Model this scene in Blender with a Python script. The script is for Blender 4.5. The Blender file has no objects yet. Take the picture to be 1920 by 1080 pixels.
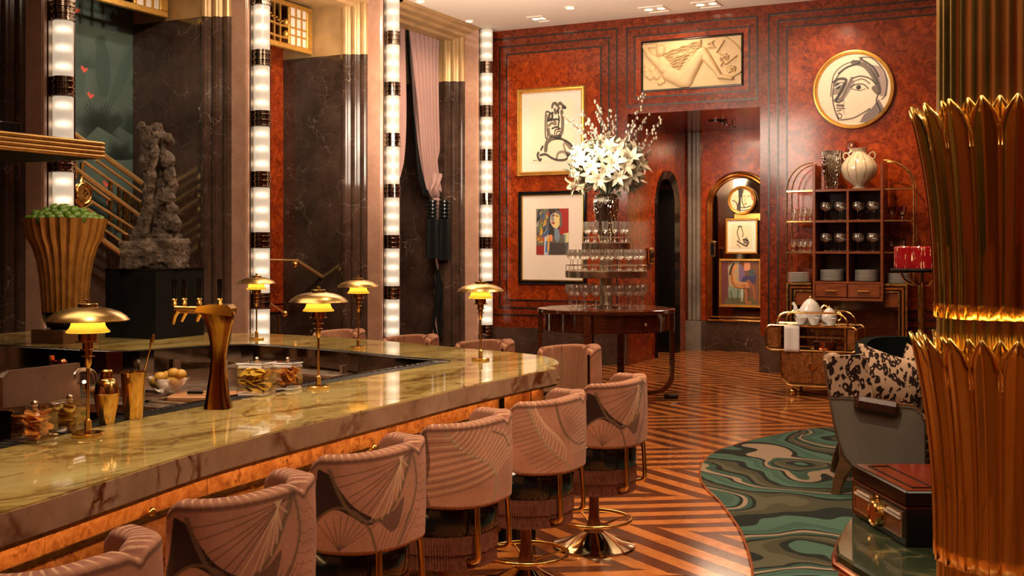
import bpy, bmesh, math, random
import numpy as np
from mathutils import Vector, Matrix, noise
from mathutils.geometry import tessellate_polygon
random.seed(7); rng = np.random.default_rng(7)
PI = math.pi
C = bpy.context.scene.collection
# ------------------------------------------------------------------ camera, world, exposure, main lights
EYE = 1.7; F = 2100.0; CX = 960.0; YH = 468.0
cc, ss = 2/math.sqrt(5), 1/math.sqrt(5)
cam_d = bpy.data.cameras.new('camera'); cam = bpy.data.objects.new('camera', cam_d); C.objects.link(cam)
cam.location = (0, 0, EYE); cam.rotation_euler = (PI/2, 0, math.atan2(ss, cc))
cam_d.sensor_width = 36; cam_d.lens = 36*F/1920; cam_d.shift_y = -(540-YH)/1920; cam_d.clip_start = .05
bpy.context.scene.camera = cam
w = bpy.data.worlds.new('world'); bpy.context.scene.world = w; w.use_nodes = True
w.node_tree.nodes['Background'].inputs[0].default_value = (1, .72, .45, 1)
w.node_tree.nodes['Background'].inputs[1].default_value = .05
vs = bpy.context.scene.view_settings
vs.view_transform = 'Standard'; vs.look = 'None'; vs.gamma = 1; vs.exposure = -0.1; vs.use_curve_mapping = False
cy = bpy.context.scene.cycles
cy.max_bounces = 8; cy.transparent_max_bounces = 24; cy.diffuse_bounces = 3; cy.glossy_bounces = 4; cy.transmission_bounces = 6
cy.sample_clamp_indirect = 4.0; cy.caustics_reflective = False; cy.caustics_refractive = False; cy.blur_glossy = 0.6

WARM = (1.0, .66, .36); WARM2 = (1.0, .76, .52)
CEIL = 5.1; XL = -8.2; YF = 15.5
def spot(p, target, power, cone=60, blend=.6, color=WARM, size=.05):
    l = bpy.data.lights.new('spot', 'SPOT'); l.energy = power; l.color = color; l.spot_size = math.radians(cone); l.spot_blend = blend; l.shadow_soft_size = size
    o = bpy.data.objects.new('spot', l); C.objects.link(o); o.location = p
    d = Vector(target)-Vector(p); o.rotation_euler = d.to_track_quat('-Z', 'Y').to_euler(); return o
def point(p, power, color=WARM, size=.02):
    l = bpy.data.lights.new('bulb_light', 'POINT'); l.energy = power; l.color = color; l.shadow_soft_size = size
    o = bpy.data.objects.new('bulb_light', l); C.objects.link(o); o.location = p; return o
ZL = CEIL-.06
def area(p, target, power, sx, sy, color=WARM2):
    l = bpy.data.lights.new('soft_fill', 'AREA'); l.shape = 'RECTANGLE'; l.size = sx; l.size_y = sy; l.energy = power; l.color = color
    o = bpy.data.objects.new('soft_fill', l); C.objects.link(o); o.location = p
    d = Vector(target)-Vector(p); o.rotation_euler = d.to_track_quat('-Z', 'Y').to_euler(); return o
# broad unseen fills added below the ceiling to raise the general light
area((-5.0, 4.0, 5.0), (-5.0, 4.0, 0), 71.5, 2.5, 2.5)
area((-5.6, 9.0, 5.0), (-5.6, 9.0, 0), 93.5, 2.2, 2.2)
area((-1.0, 8.0, 5.0), (-1.0, 8.0, 0), 60.5, 2.2, 2.2)
area((-1.0, 1.5, 5.0), (-1.0, 1.5, 0), 71.5, 2.2, 2.2)
area((1.8, 4.5, 5.0), (1.8, 4.5, 0), 49.5, 2.0, 2.0)
area((-5.2, 10.5, 3.3), (-4.6, 13.5, 5.1), 300, 2.0, 2.0, (1, .80, .62))  # this and the next: unseen uplights added to brighten the ceiling
area((-7.2, 11.0, 3.4), (-7.6, 13.0, 5.1), 90, 1.0, 2.0, (1, .80, .62))
# art and wall washers
spot((-7.2, 14.3, ZL), (-7.3, 15.5, 3.3), 50, 80)
spot((-7.0, 13.9, ZL), (-7.3, 15.5, 1.6), 170, 60)
spot((-5.0, 14.9, ZL), (-5.0, 15.5, 3.9), 60, 100, color=WARM2, size=.15)
spot((-2.9, 14.2, ZL), (-2.9, 15.5, 3.6), 152.0, 70, color=WARM2)
spot((-2.6, 13.6, ZL), (-2.6, 15.4, 1.5), 416.0, 46)
spot((-1.2, 14.1, ZL), (-1.4, 15.5, 1.5), 136.0, 60)
# flowers and table
spot((-3.8, 9.6, ZL), (-4.75, 11.9, 2.5), 90, 30, color=WARM2)
spot((-5.6, 10.2, ZL), (-4.75, 11.9, 1.5), 130, 34, color=WARM2)
# recess
spot((-4.6, 16.2, 3.6), (-4.5, 18.4, 1.4), 184.0, 110, color=WARM)
spot((-4.9, 17.2, 3.6), (-5.0, 17.2, 0), 208.0, 120)
area((-4.8, 16.9, 3.6), (-4.8, 16.9, 0), 40.0, .8, .8)  # unseen fill added to brighten the recess
spot((1.5, 4.0, ZL), (3.3, 4.2, 1.8), 300, 90)  # this and next two: unseen spots added to light walls the column reflects
spot((-1.5, -.8, ZL), (-1.5, -2.5, 1.8), 300, 90)
spot((-5.0, -.8, ZL), (-5.0, -2.5, 1.8), 250, 90)
# floor pools
spot((-3.4, 13.0, ZL), (-3.6, 13.2, 0), 442.0, 70)
spot((-2.6, 10.4, ZL), (-2.7, 10.2, 0), 357.0, 60)
spot((-1.9, 7.6, ZL), (-2.0, 7.4, 0), 357.0, 60)
# bar top, well and stools
spot((-3.4, 6.0, ZL), (-3.4, 5.9, 1), 187.2, 70)
spot((-3.2, 3.2, ZL), (-3.2, 3.3, 1), 216.0, 70, color=WARM2)
spot((-5.2, 7.4, ZL), (-5.2, 7.0, 1), 237.6, 80)
spot((-4.6, 3.6, ZL), (-5.0, 5.5, .8), 520, 50, color=WARM2)
spot((-1.0, 5.4, 4.9), (-2.3, 4.9, .8), 403.2, 60, color=WARM2)
spot((-.9, 2.6, 4.9), (-2.3, 3.2, .8), 331.2, 60, color=WARM2)
spot((-1.2, 7.2, ZL), (-2.3, 6.2, .8), 302.4, 50, color=WARM2)
# left wall
spot((-6.2, 8.4, ZL), (-9.2, 9.7, 2.0), 384.4, 80, color=WARM2)
spot((-6.2, 11.1, ZL), (-9.2, 12.4, 2.2), 384.4, 80, color=WARM2)
spot((-6.4, 13.4, ZL), (-8.8, 14.6, 2.8), 384.4, 70, color=WARM2)
spot((-7.6, 8.2, ZL), (-9.6, 8.6, 2.6), 161.2, 80, color=(1, .86, .70))
spot((-4.6, 4.6, ZL), (-6.6, 7.0, 2.0), 434.0, 36, color=WARM2)
# right side: chair, rug, box, gold column
spot((-1.5, 5.4, ZL), (-1.2, 8.1, .7), 390.0, 40, color=WARM2)
spot((-.9, 8.8, ZL), (-.9, 9.0, .6), 195.0, 50, color=WARM2)
spot((-1.2, 3.4, ZL), (-.7, 4.8, .7), 60, 34, color=WARM2)
spot((-1.6, 1.8, ZL), (-.25, 3.7, 1.9), 420, 50, color=WARM)
spot((.9, 1.6, ZL), (-.2, 3.7, 1.2), 260, 50, color=WARM)

# ------------------------------------------------------------------ maths from the photograph's perspective
def PZ(px, py, z=0.0):
    d = (EYE-z)*F/(py-YH); l = (px-CX)/F*d; return Vector((l*cc-d*ss, d*cc+l*ss, z))
def PX(px, py, X):
    r = (px-CX)/F; d = X/(r*cc-ss); return Vector((X, d*(cc+r*ss), EYE-(py-YH)/F*d))
def PY(px, py, Y):
    r = (px-CX)/F; d = Y/(cc+r*ss); return Vector((d*(r*cc-ss), Y, EYE-(py-YH)/F*d))
def PD(px, py, d):
    l = (px-CX)/F*d; return Vector((l*cc-d*ss, d*cc+l*ss, EYE-(py-YH)/F*d))
def proj(x, y, z=0):
    l = cc*x+ss*y; d = -ss*x+cc*y; return CX+F*l/d, YH+(EYE-z)*F/d, d

# ------------------------------------------------------------------ mesh builder
class MB:
    def __init__(s): s.v = []; s.f = []; s.sm = []
    def add(s, vs, fs, smooth=False):
        n = len(s.v); s.v += [tuple(v) for v in vs]; s.f += [tuple(i+n for i in f) for f in fs]; s.sm += [smooth]*len(fs); return s
    def box(s, a, b, M=None, bev=0):
        x0, x1 = sorted((a[0], b[0])); y0, y1 = sorted((a[1], b[1])); z0, z1 = sorted((a[2], b[2]))
        if bev > 0:
            bev = min(bev, (x1-x0)*.45, (y1-y0)*.45, (z1-z0)*.45)
            vs = []; idx = {}
            for ix, X in enumerate((x0, x1)):
                for iy, Y in enumerate((y0, y1)):
                    for iz, Z in enumerate((z0, z1)):
                        sx, sy, sz = (bev, -bev)[ix], (bev, -bev)[iy], (bev, -bev)[iz]
                        for k, p in enumerate(((X, Y+sy, Z+sz), (X+sx, Y, Z+sz), (X+sx, Y+sy, Z))):
                            idx[ix, iy, iz, k] = len(vs); vs.append(p)
            g = lambda x, y, z, k: idx[x, y, z, k]
            fs = []
            for i in (0, 1):
                fs.append([g(i,0,0,0), g(i,1,0,0), g(i,1,1,0), g(i,0,1,0)]); fs.append([g(0,i,0,1), g(1,i,0,1), g(1,i,1,1), g(0,i,1,1)]); fs.append([g(0,0,i,2), g(1,0,i,2), g(1,1,i,2), g(0,1,i,2)])
                for j in (0, 1):
                    fs.append([g(i,j,0,0), g(i,j,1,0), g(i,j,1,1), g(i,j,0,1)]); fs.append([g(i,0,j,0), g(i,1,j,0), g(i,1,j,2), g(i,0,j,2)]); fs.append([g(0,i,j,1), g(1,i,j,1), g(1,i,j,2), g(0,i,j,2)])
                    for k in (0, 1): fs.append([g(i,j,k,0), g(i,j,k,1), g(i,j,k,2)])
        else:
            vs = [(x, y, z) for x in (x0, x1) for y in (y0, y1) for z in (z0, z1)]
            fs = [(0,1,3,2), (4,6,7,5), (0,4,5,1), (2,3,7,6), (0,2,6,4), (1,5,7,3)]
        if M is not None: vs = [M @ Vector(v) for v in vs]
        return s.add(vs, fs)
    def prism(s, poly, z0, z1, bev=0):
        n = len(poly); A = sum(poly[i][0]*poly[(i+1) % n][1]-poly[(i+1) % n][0]*poly[i][1] for i in range(n))
        if A < 0: poly = list(poly)[::-1]
        rings = [(poly, z0)]
        if bev: rings += [(poly, z1-bev), (offset(poly, -bev), z1)]
        else: rings += [(poly, z1)]
        base = len(s.v)
        for p, z in rings: s.v += [(x, y, z) for x, y in p]
        for r in range(len(rings)-1):
            for i in range(n):
                j = (i+1) % n; s.f.append((base+r*n+i, base+r*n+j, base+(r+1)*n+j, base+(r+1)*n+i)); s.sm.append(False)
        tri = tessellate_polygon([[Vector((x, y, 0)) for x, y in rings[-1][0]]])
        for t in tri:
            s.f.append(tuple(base+(len(rings)-1)*n+i for i in t)); s.sm.append(False)
            s.f.append(tuple(base+i for i in t[::-1])); s.sm.append(False)
        return s
    def lathe(s, prof, c=(0, 0, 0), seg=32, smooth=True, M=None, a0=0, a1=2*PI):
        full = abs(a1-a0-2*PI) < 1e-6; m = seg if full else seg+1; vs = []; fs = []
        for r, z in prof:
            for k in range(m):
                a = a0+(a1-a0)*k/seg; vs.append((c[0]+r*math.cos(a), c[1]+r*math.sin(a), c[2]+z))
        for i in range(len(prof)-1):
            for k in range(seg):
                k2 = (k+1) % m if full else k+1
                fs.append((i*m+k, i*m+k2, (i+1)*m+k2, (i+1)*m+k))
        if M is not None: vs = [M @ Vector(v) for v in vs]
        return s.add(vs, fs, smooth)
    def tube(s, pts, r, seg=8, closed=False, smooth=True, cap=True):
        pts = [Vector(p) for p in pts]; n = len(pts); rr = r if hasattr(r, '__len__') else [r]*n
        T = []
        for i in range(n):
            a = pts[(i-1) % n] if closed or i > 0 else pts[i]; b = pts[(i+1) % n] if closed or i < n-1 else pts[i]
            t = (b-a); T.append(t.normalized() if t.length > 1e-9 else Vector((0, 0, 1)))
        up = Vector((0, 0, 1)) if abs(T[0].z) < .9 else Vector((1, 0, 0))
        nrm = (up-T[0]*up.dot(T[0])).normalized(); vs = []; fs = []
        for i in range(n):
            nrm = (nrm-T[i]*nrm.dot(T[i])); nrm = nrm.normalized() if nrm.length > 1e-6 else T[i].orthogonal().normalized()
            bn = T[i].cross(nrm)
            for k in range(seg):
                a = 2*PI*k/seg; vs.append(pts[i]+nrm*math.cos(a)*rr[i]+bn*math.sin(a)*rr[i])
        for i in range(n if closed else n-1):
            j = (i+1) % n
            for k in range(seg): fs.append((i*seg+k, i*seg+(k+1) % seg, j*seg+(k+1) % seg, j*seg+k))
        if cap and not closed: fs.append(tuple(range(seg))[::-1]); fs.append(tuple((n-1)*seg+k for k in range(seg)))
        return s.add(vs, fs, smooth)
    def sphere(s, c, r, seg=12, rings=8, sc=(1, 1, 1), M=None):
        vs = []; fs = []
        for i in range(rings+1):
            ph = PI*i/rings
            for k in range(seg):
                a = 2*PI*k/seg; vs.append((c[0]+r*sc[0]*math.sin(ph)*math.cos(a), c[1]+r*sc[1]*math.sin(ph)*math.sin(a), c[2]+r*sc[2]*math.cos(ph)))
        for i in range(rings):
            for k in range(seg): fs.append((i*seg+k, (i+1)*seg+k, (i+1)*seg+(k+1) % seg, i*seg+(k+1) % seg))
        if M is not None: vs = [M @ Vector(v) for v in vs]
        return s.add(vs, fs, True)
    def grid(s, fn, nu, nv, smooth=True):
        vs = [fn(i/(nu-1), j/(nv-1)) for j in range(nv) for i in range(nu)]
        fs = [(j*nu+i, j*nu+i+1, (j+1)*nu+i+1, (j+1)*nu+i) for j in range(nv-1) for i in range(nu-1)]
        return s.add(vs, fs, smooth)
    def plate(s, pts, thick):
        """flat polygon (3-D points in order) thickened along its normal (towards the camera side given by thick's sign)"""
        P = [Vector(p) for p in pts]; n = Vector((0, 0, 0))
        for i in range(len(P)): n += P[i].cross(P[(i+1) % len(P)])
        n.normalize(); Q = [p+n*thick for p in P]; k = len(P)
        t = n.orthogonal().normalized(); b = n.cross(t)
        tri = tessellate_polygon([[Vector((p.dot(t), p.dot(b), 0)) for p in P]])
        fs = [tuple(t_) for t_ in tri]+[tuple(i+k for i in t_[::-1]) for t_ in tri]+[(i, (i+1) % k, k+(i+1) % k, k+i) for i in range(k)]
        return s.add(P+Q, fs)
def offset(poly, d):
    n = len(poly); out = []
    for i in range(n):
        p0 = Vector(poly[i-1]); p = Vector(poly[i]); p1 = Vector(poly[(i+1) % n])
        e0 = (p-p0).normalized(); e1 = (p1-p).normalized(); n0 = Vector((e0.y, -e0.x)); n1 = Vector((e1.y, -e1.x))
        m = n0+n1; L = m.length; m = m/L if L > 1e-6 else n0
        k = d/max(.4, m.dot(n0)); out.append((p.x+m.x*k, p.y+m.y*k))
    return out
def arc(c, r, a0, a1, n): return [(c[0]+r*math.cos(a0+(a1-a0)*i/n), c[1]+r*math.sin(a0+(a1-a0)*i/n)) for i in range(n+1)]
def smoothpath(pts, n=6, closed=False):
    """Catmull-Rom"""
    P = [Vector(p) for p in pts]; out = []; m = len(P)
    for i in range(m if closed else m-1):
        g = lambda j: P[j % m] if closed else P[min(max(j, 0), m-1)]
        a, b, c_, d = g(i-1), g(i), g(i+1), g(i+2)
        for k in range(n):
            t = k/n; out.append(.5*((2*b)+(c_-a)*t+(2*a-5*b+4*c_-d)*t*t+(3*b-a-3*c_+d)*t**3))
    if not closed: out.append(P[-1])
    return out

def obj(name, mb, mat=None, parent=None, world=False, fix=True, autosm=None, **kw):
    me = bpy.data.meshes.new(name); v = mb.v
    o = bpy.data.objects.new(name, me); C.objects.link(o)
    if parent is not None:
        o.parent = parent
        if world:
            chain = []; p = parent
            while p: chain.append(p); p = p.parent
            M = Matrix()
            for p in reversed(chain): M = M @ p.matrix_basis
            Mi = M.inverted(); v = [Mi @ Vector(q) for q in v]
    me.from_pydata([tuple(q) for q in v], [], mb.f)
    if fix:
        bm = bmesh.new(); bm.from_mesh(me); bmesh.ops.recalc_face_normals(bm, faces=bm.faces); bm.to_mesh(me); bm.free()
    me.polygons.foreach_set('use_smooth', mb.sm if len(mb.sm) == len(me.polygons) else [False]*len(me.polygons))
    if any(mb.sm): me.set_sharp_from_angle(angle=math.radians(38))
    if mat: me.materials.append(mat)
    for k, val in kw.items(): o[k] = val
    return o
def thing(name, label, cat, loc=(0, 0, 0), rz=0, group=None):
    o = bpy.data.objects.new(name, None); C.objects.link(o); o.empty_display_size = .05
    o.location = loc; o.rotation_euler = (0, 0, rz); o['label'] = label; o['category'] = cat
    if group: o['group'] = group
    return o
def solo(name, mb, mat, label, cat, group=None, loc=None, **kw):
    o = obj(name, mb, mat, **kw); o['label'] = label; o['category'] = cat
    if group: o['group'] = group
    if loc is not None: o.location = loc
    return o
def struct(name, mb, mat, **kw):
    o = obj(name, mb, mat, **kw); o['kind'] = 'structure'; return o
def dup(root, loc, rz=None, label=None, group=None, scale=None):
    r = root.copy(); C.objects.link(r); r.location = loc
    if rz is not None: r.rotation_euler = (0, 0, rz)
    if scale: r.scale = scale
    if label: r['label'] = label
    if group: r['group'] = group
    for ch in KIDS.setdefault(root.name, [c_ for c_ in bpy.data.objects if c_.parent == root]):
        c_ = ch.copy(); C.objects.link(c_); c_.parent = r
        for g in KIDS.setdefault(ch.name, [q for q in bpy.data.objects if q.parent == ch]):
            d = g.copy(); C.objects.link(d); d.parent = c_
    return r
KIDS = {}
def sweep_frame(corners, w_, t_, normal, mat, name, parent, world=True):
    """picture frame: corners of outer rectangle in order; w_ width inward, t_ thickness along normal"""
    P = [Vector(p) for p in corners]; c0 = sum(P, Vector())/4; mb = MB(); nn = Vector(normal)
    def inn(k, wd): 
        p = P[k]; u = (P[(k+1) % 4]-p).normalized(); v = (P[k-1]-p).normalized(); return p+u*wd+v*wd
    prof = [(0, 0), (0, .8), (.12, 1), (.35, .75), (.6, .8), (.75, 1), (.88, .7), (1, .45), (1, 0)]
    vs = []; fs = []; m = len(prof)
    for k in range(4):
        for a, b in prof: vs.append(inn(k, a*w_)+nn*(b*t_))
    for k in range(4):
        j = (k+1) % 4
        for q in range(m-1): fs.append((k*m+q, k*m+q+1, j*m+q+1, j*m+q))
    mb.add(vs, fs); return obj(name, mb, mat, parent, world=world)

# ------------------------------------------------------------------ materials
def lin(r, g, b): return tuple(((c_/255)/12.92 if c_/255 <= .04045 else ((c_/255+.055)/1.055)**2.4) for c_ in (r, g, b))
class NT:
    def __init__(s, name):
        s.m = bpy.data.materials.new(name); s.m.use_nodes = True; s.t = s.m.node_tree; s.b = s.t.nodes['Principled BSDF']; s.out = s.t.nodes['Material Output']
    def n(s, ty, **kw):
        nd = s.t.nodes.new(ty)
        for k, v in kw.items():
            if k.startswith('i_'):
                key = k[2:]; key = int(key) if key.isdigit() else key.replace('_', ' ')
                s.set(nd.inputs[key], v)
            else: setattr(nd, k, v)
        return nd
    def set(s, sock, v):
        if isinstance(v, bpy.types.NodeSocket): s.t.links.new(v, sock)
        elif isinstance(v, tuple) and len(v) == 3 and sock.type == 'RGBA': sock.default_value = (*v, 1)
        else: sock.default_value = v
    def co(s, scale=(1, 1, 1), kind='Object', rot=(0, 0, 0)):
        tc = s.n('ShaderNodeTexCoord'); mp = s.n('ShaderNodeMapping'); s.set(mp.inputs['Vector'], tc.outputs[kind])
        mp.inputs['Scale'].default_value = scale; mp.inputs['Rotation'].default_value = rot; return mp.outputs[0]
    def noise(s, vec, scale, detail=4, rough=.55, dist=0): return s.n('ShaderNodeTexNoise', i_Vector=vec, i_Scale=scale, i_Detail=detail, i_Roughness=rough, i_Distortion=dist)
    def warp(s, vec, scale, amt, detail=3):
        nz = s.noise(vec, scale, detail); sub = s.n('ShaderNodeVectorMath', operation='SUBTRACT', i_0=nz.outputs['Color'], i_1=(.5, .5, .5))
        sc = s.n('ShaderNodeVectorMath', operation='SCALE', i_0=sub.outputs[0]); sc.inputs['Scale'].default_value = amt
        return s.n('ShaderNodeVectorMath', operation='ADD', i_0=vec, i_1=sc.outputs[0]).outputs[0]
    def ramp(s, fac, stops, interp='LINEAR'):
        r = s.n('ShaderNodeValToRGB', i_Fac=fac); cr = r.color_ramp; cr.interpolation = interp
        while len(cr.elements) < len(stops): cr.elements.new(.5)
        for e, (p, c_) in zip(cr.elements, stops): e.position = p; e.color = (*c_, 1) if len(c_) == 3 else c_
        return r.outputs[0]
    def math(s, op, a, b=0.0, clamp=False): return s.n('ShaderNodeMath', operation=op, i_0=a, i_1=b, use_clamp=clamp).outputs[0]
    def mr(s, v, a, b, c_=0, d=1): return s.n('ShaderNodeMapRange', i_0=v, i_1=a, i_2=b, i_3=c_, i_4=d).outputs[0]
    def mix(s, f, a, b, blend='MIX'):
        nd = s.n('ShaderNodeMix', data_type='RGBA', blend_type=blend)
        s.set(nd.inputs[0], f); s.set(nd.inputs[6], a); s.set(nd.inputs[7], b); return nd.outputs[2]
    def bump(s, h, strength=.2, dist=.01):
        b = s.n('ShaderNodeBump', i_Height=h, i_Strength=strength, i_Distance=dist); s.set(s.b.inputs['Normal'], b.outputs[0])
    def P(s, **kw):
        for k, v in kw.items(): s.set(s.b.inputs[k.replace('_', ' ')], v)
        return s.m
def basic(name, col, rough=.5, metal=0, var=.12, vscale=8, **kw):
    """plain surface with a little procedural variation in tone and roughness"""
    t = NT(name); v = t.co(); nz = t.noise(v, vscale, 3)
    f = t.mr(nz.outputs[0], .3, .7, 0, 1)
    c0 = tuple(x*(1-var) for x in col); c1 = tuple(min(1, x*(1+var)) for x in col)
    t.P(Base_Color=t.mix(f, c0, c1), Roughness=t.mr(nz.outputs[0], .3, .7, max(.02, rough*.85), min(1, rough*1.15)), Metallic=metal)
    return t.P(**kw)
def marble(name, base, base2, vein, vs_=1.6, thr=.012, rough=.12, amount=.8, coat=.3):
    t = NT(name); v = t.co(); wv = t.warp(v, 1.3, .9, 5); wv2 = t.warp(v, 5, .25, 4)
    n1 = t.noise(v, 1.7, 6, .6); n2 = t.noise(v, 9, 5, .7)
    c_ = t.mix(t.mr(n1.outputs[0], .35, .65), base, base2)
    c_ = t.mix(t.mr(n2.outputs[0], .3, .75, 0, .45), c_, tuple(x*.45 for x in base))
    for vec, sc, th, msk in ((wv, vs_, thr, 2.3), (wv2, vs_*2.7, thr*1.3, 4.1)):
        vo = t.n('ShaderNodeTexVoronoi', feature='DISTANCE_TO_EDGE', i_Vector=vec, i_Scale=sc)
        line = t.mr(vo.outputs['Distance'], 0, th, 1, 0)
        mk = t.mr(t.noise(v, msk, 3).outputs[0], .48, .68, 0, amount)
        c_ = t.mix(t.math('MULTIPLY', line, mk, True), c_, vein)
    return t.P(Base_Color=c_, Roughness=rough, Coat_Weight=coat, Coat_Roughness=.05)
def burl(name, dark, mid, light, scale=1.0, rough=.16, coat=.6, spots=.8):
    t = NT(name); v = t.co(); wv = t.warp(v, 3.5*scale, .35/scale, 4)
    n1 = t.noise(wv, 5*scale, 8, .65, 1.2); big = t.noise(v, .9*scale, 3)
    c_ = t.ramp(n1.outputs[0], [(.3, dark), (.47, mid), (.66, light)])
    c_ = t.mix(t.mr(big.outputs[0], .3, .7, 0, .5), c_, mid)
    vo = t.n('ShaderNodeTexVoronoi', i_Vector=t.warp(v, 16*scale, .06/scale, 3), i_Scale=22*scale)
    sp = t.mr(vo.outputs['Distance'], .12, .42, 1, 0); mk = t.mr(t.noise(v, 2.6*scale, 3).outputs[0], .46, .62, 0, spots)
    c_ = t.mix(t.math('MULTIPLY', sp, mk, True), c_, tuple(x*.35 for x in dark))
    return t.P(Base_Color=c_, Roughness=rough, Coat_Weight=coat, Coat_Roughness=.1, Specular_IOR_Level=.35)
def wood(name, c0, c1, stretch=(1, 14, 14), rough=.25, coat=.4, scale=3):
    t = NT(name); v = t.co(stretch); n1 = t.noise(v, scale, 6, .6, .6)
    return t.P(Base_Color=t.ramp(n1.outputs[0], [(.3, c0), (.7, c1)]), Roughness=rough, Coat_Weight=coat, Coat_Roughness=.08)
def attrmat(name, rough=.7, **kw):
    t = NT(name); a = t.n('ShaderNodeAttribute', attribute_name='Col'); v = t.co(); nz = t.noise(v, 60, 2)
    t.P(Base_Color=t.mix(t.mr(nz.outputs[0], .3, .7, 0, .12), a.outputs['Color'], (.0, .0, .0)), Roughness=rough); return t.P(**kw)
def emis(name, col, st):
    t = NT(name); return t.P(Base_Color=col, Emission_Color=col, Emission_Strength=st, Roughness=.4)

M = {}
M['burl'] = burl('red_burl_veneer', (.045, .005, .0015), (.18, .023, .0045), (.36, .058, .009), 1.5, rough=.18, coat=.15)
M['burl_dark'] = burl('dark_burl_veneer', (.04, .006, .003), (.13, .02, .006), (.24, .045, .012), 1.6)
M['burl_border'] = burl('border_burl_veneer', (.028, .004, .002), (.11, .015, .004), (.25, .04, .010), 2.8, rough=.18, coat=.15, spots=.5)
M['burl_bar'] = burl('amber_burl_veneer', (.14, .034, .008), (.48, .17, .04), (.74, .34, .09), 2.3, rough=.2, spots=1.0)
M['burl_cart'] = burl('brown_burl_veneer', (.06, .02, .006), (.19, .065, .018), (.34, .13, .035), 3.0)
M['marble'] = marble('dark_brown_marble', (.032, .017, .011), (.078, .044, .031), (.50, .38, .30), 1.9, .006, amount=.6, coat=.08)
M['marble_rib'] = marble('dark_ribbed_marble', (.017, .012, .009), (.042, .028, .020), (.4, .3, .22), 1.2, .008, rough=.16, amount=.4)
M['pink'] = marble('pink_marble', (.40, .21, .14), (.50, .29, .20), (.22, .09, .05), 1.5, .008, rough=.16, amount=.5, coat=.5)
M['grey_stone'] = marble('grey_stone', (.12, .10, .085), (.20, .17, .14), (.5, .42, .35), 1.2, .008, rough=.2, amount=.3)
def onyx():
    t = NT('honey_onyx'); v = t.co((1, .55, 1), rot=(0, 0, math.radians(24))); wv = t.warp(v, 1.4, .9, 5); wv2 = t.warp(v, 4, .28, 4)
    st = t.n('ShaderNodeMapping', i_Vector=wv); st.inputs['Scale'].default_value = (1, .3, 1)
    n1 = t.noise(st.outputs[0], 4.2, 9, .66, .6); n2 = t.noise(wv, 1.3, 4)
    c_ = t.ramp(n1.outputs[0], [(.30, (.10, .045, .010)), (.40, (.30, .18, .045)), (.48, (.47, .33, .10)), (.58, (.56, .42, .15)), (.74, (.66, .54, .26))])
    c_ = t.mix(t.mr(n2.outputs[0], .46, .62, 0, .55), c_, (.50, .38, .15))
    for vec, sc, th, am in ((wv, 2.2, .028, 1.0), (wv2, 4.5, .030, .8), (st.outputs[0], 5.5, .05, .7)):
        vo = t.n('ShaderNodeTexVoronoi', feature='DISTANCE_TO_EDGE', i_Vector=vec, i_Scale=sc)
        ln = t.math('MULTIPLY', t.mr(vo.outputs[0], 0, th, 1, 0), t.mr(t.noise(v, 3+sc, 3).outputs[0], .44, .6, 0, am), True)
        c_ = t.mix(ln, c_, (.13, .05, .010))
    return t.P(Base_Color=c_, Roughness=.06, Coat_Weight=.3, Coat_Roughness=.02)
M['onyx'] = onyx()
M['fascia'] = marble('rose_marble_edge', (.34, .17, .09), (.52, .32, .20), (.12, .03, .008), 1.9, .07, rough=.12, amount=1.5)
M['green_marble'] = marble('green_marble', (.020, .034, .018), (.055, .062, .035), (.30, .26, .10), 1.4, .05, rough=.1, amount=.7)
M['plaster'] = basic('gilded_plaster', (.42, .26, .11), .38, .25, .22, 3)
M['ceiling'] = basic('ceiling_plaster', (.78, .68, .58), .8, 0, .02)
M['brass'] = basic('polished_brass', (.84, .54, .18), .17, 1, .08)
M['brass_rail'] = basic('satin_brass_rail', (.85, .58, .25), .34, .85, .08)
M['brass_dark'] = basic('aged_brass', (.42, .24, .07), .28, 1, .2, 20)
M['gold'] = basic('gold_leaf_metal', (.92, .64, .20), .2, 1, .06, 3)
M['gold_matte'] = basic('matte_gold', (.52, .28, .08), .40, .85, .2, 12)
M['frame_gold'] = basic('gilt_frame', (.66, .38, .09), .32, .8, .12, 20)
M['bronze_light'] = basic('bronze_grille', (.42, .22, .06), .4, .7, .15)
M['chrome'] = basic('smoked_chrome', (.34, .28, .23), .08, 1, .1)
M['steel'] = basic('brushed_steel', (.60, .47, .38), .32, 1, .1, 14)
M['nickel'] = basic('champagne_nickel', (.66, .55, .42), .24, 1, .1)
M['silver'] = basic('hammered_silver', (.5, .44, .37), .16, 1, .2, 30)
M['black'] = basic('black_lacquer', (.006, .005, .005), .12)
M['black_matte'] = basic('black_matte', (.003, .003, .003), .7, Specular_IOR_Level=.15)
M['inlay'] = basic('black_inlay', (.012, .010, .008), .25)
M['leather'] = basic('black_patent_leather', (.007, .008, .007), .16, 0, .2, 10, Coat_Weight=.5)
M['brown_leather'] = basic('oxblood_leather', (.045, .014, .009), .28, 0, .3, 30, Coat_Weight=.3)
M['mahogany'] = wood('dark_mahogany', (.045, .010, .004), (.11, .024, .008), rough=.1, coat=.8)
M['mahogany2'] = wood('red_mahogany', (.10, .025, .009), (.20, .055, .018), (2, 12, 12), rough=.2)
M['brass_tap'] = basic('dark_gold_tap', (.55, .32, .07), .14, 1, .1)
M['walnut'] = wood('walnut_frame', (.10, .045, .018), (.20, .095, .042), rough=.35)
M['plank_light'] = wood('pale_cherry_plank', (.36, .11, .024), (.54, .19, .048), (6, 6, 6), rough=.15, coat=.12, scale=2)
M['plank_dark'] = wood('dark_walnut_plank', (.075, .022, .009), (.13, .040, .015), (6, 6, 6), rough=.15, coat=.12, scale=2)
M['post'] = wood('reddish_post', (.24, .06, .02), (.36, .11, .04), (10, 10, 2), rough=.2)
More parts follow.
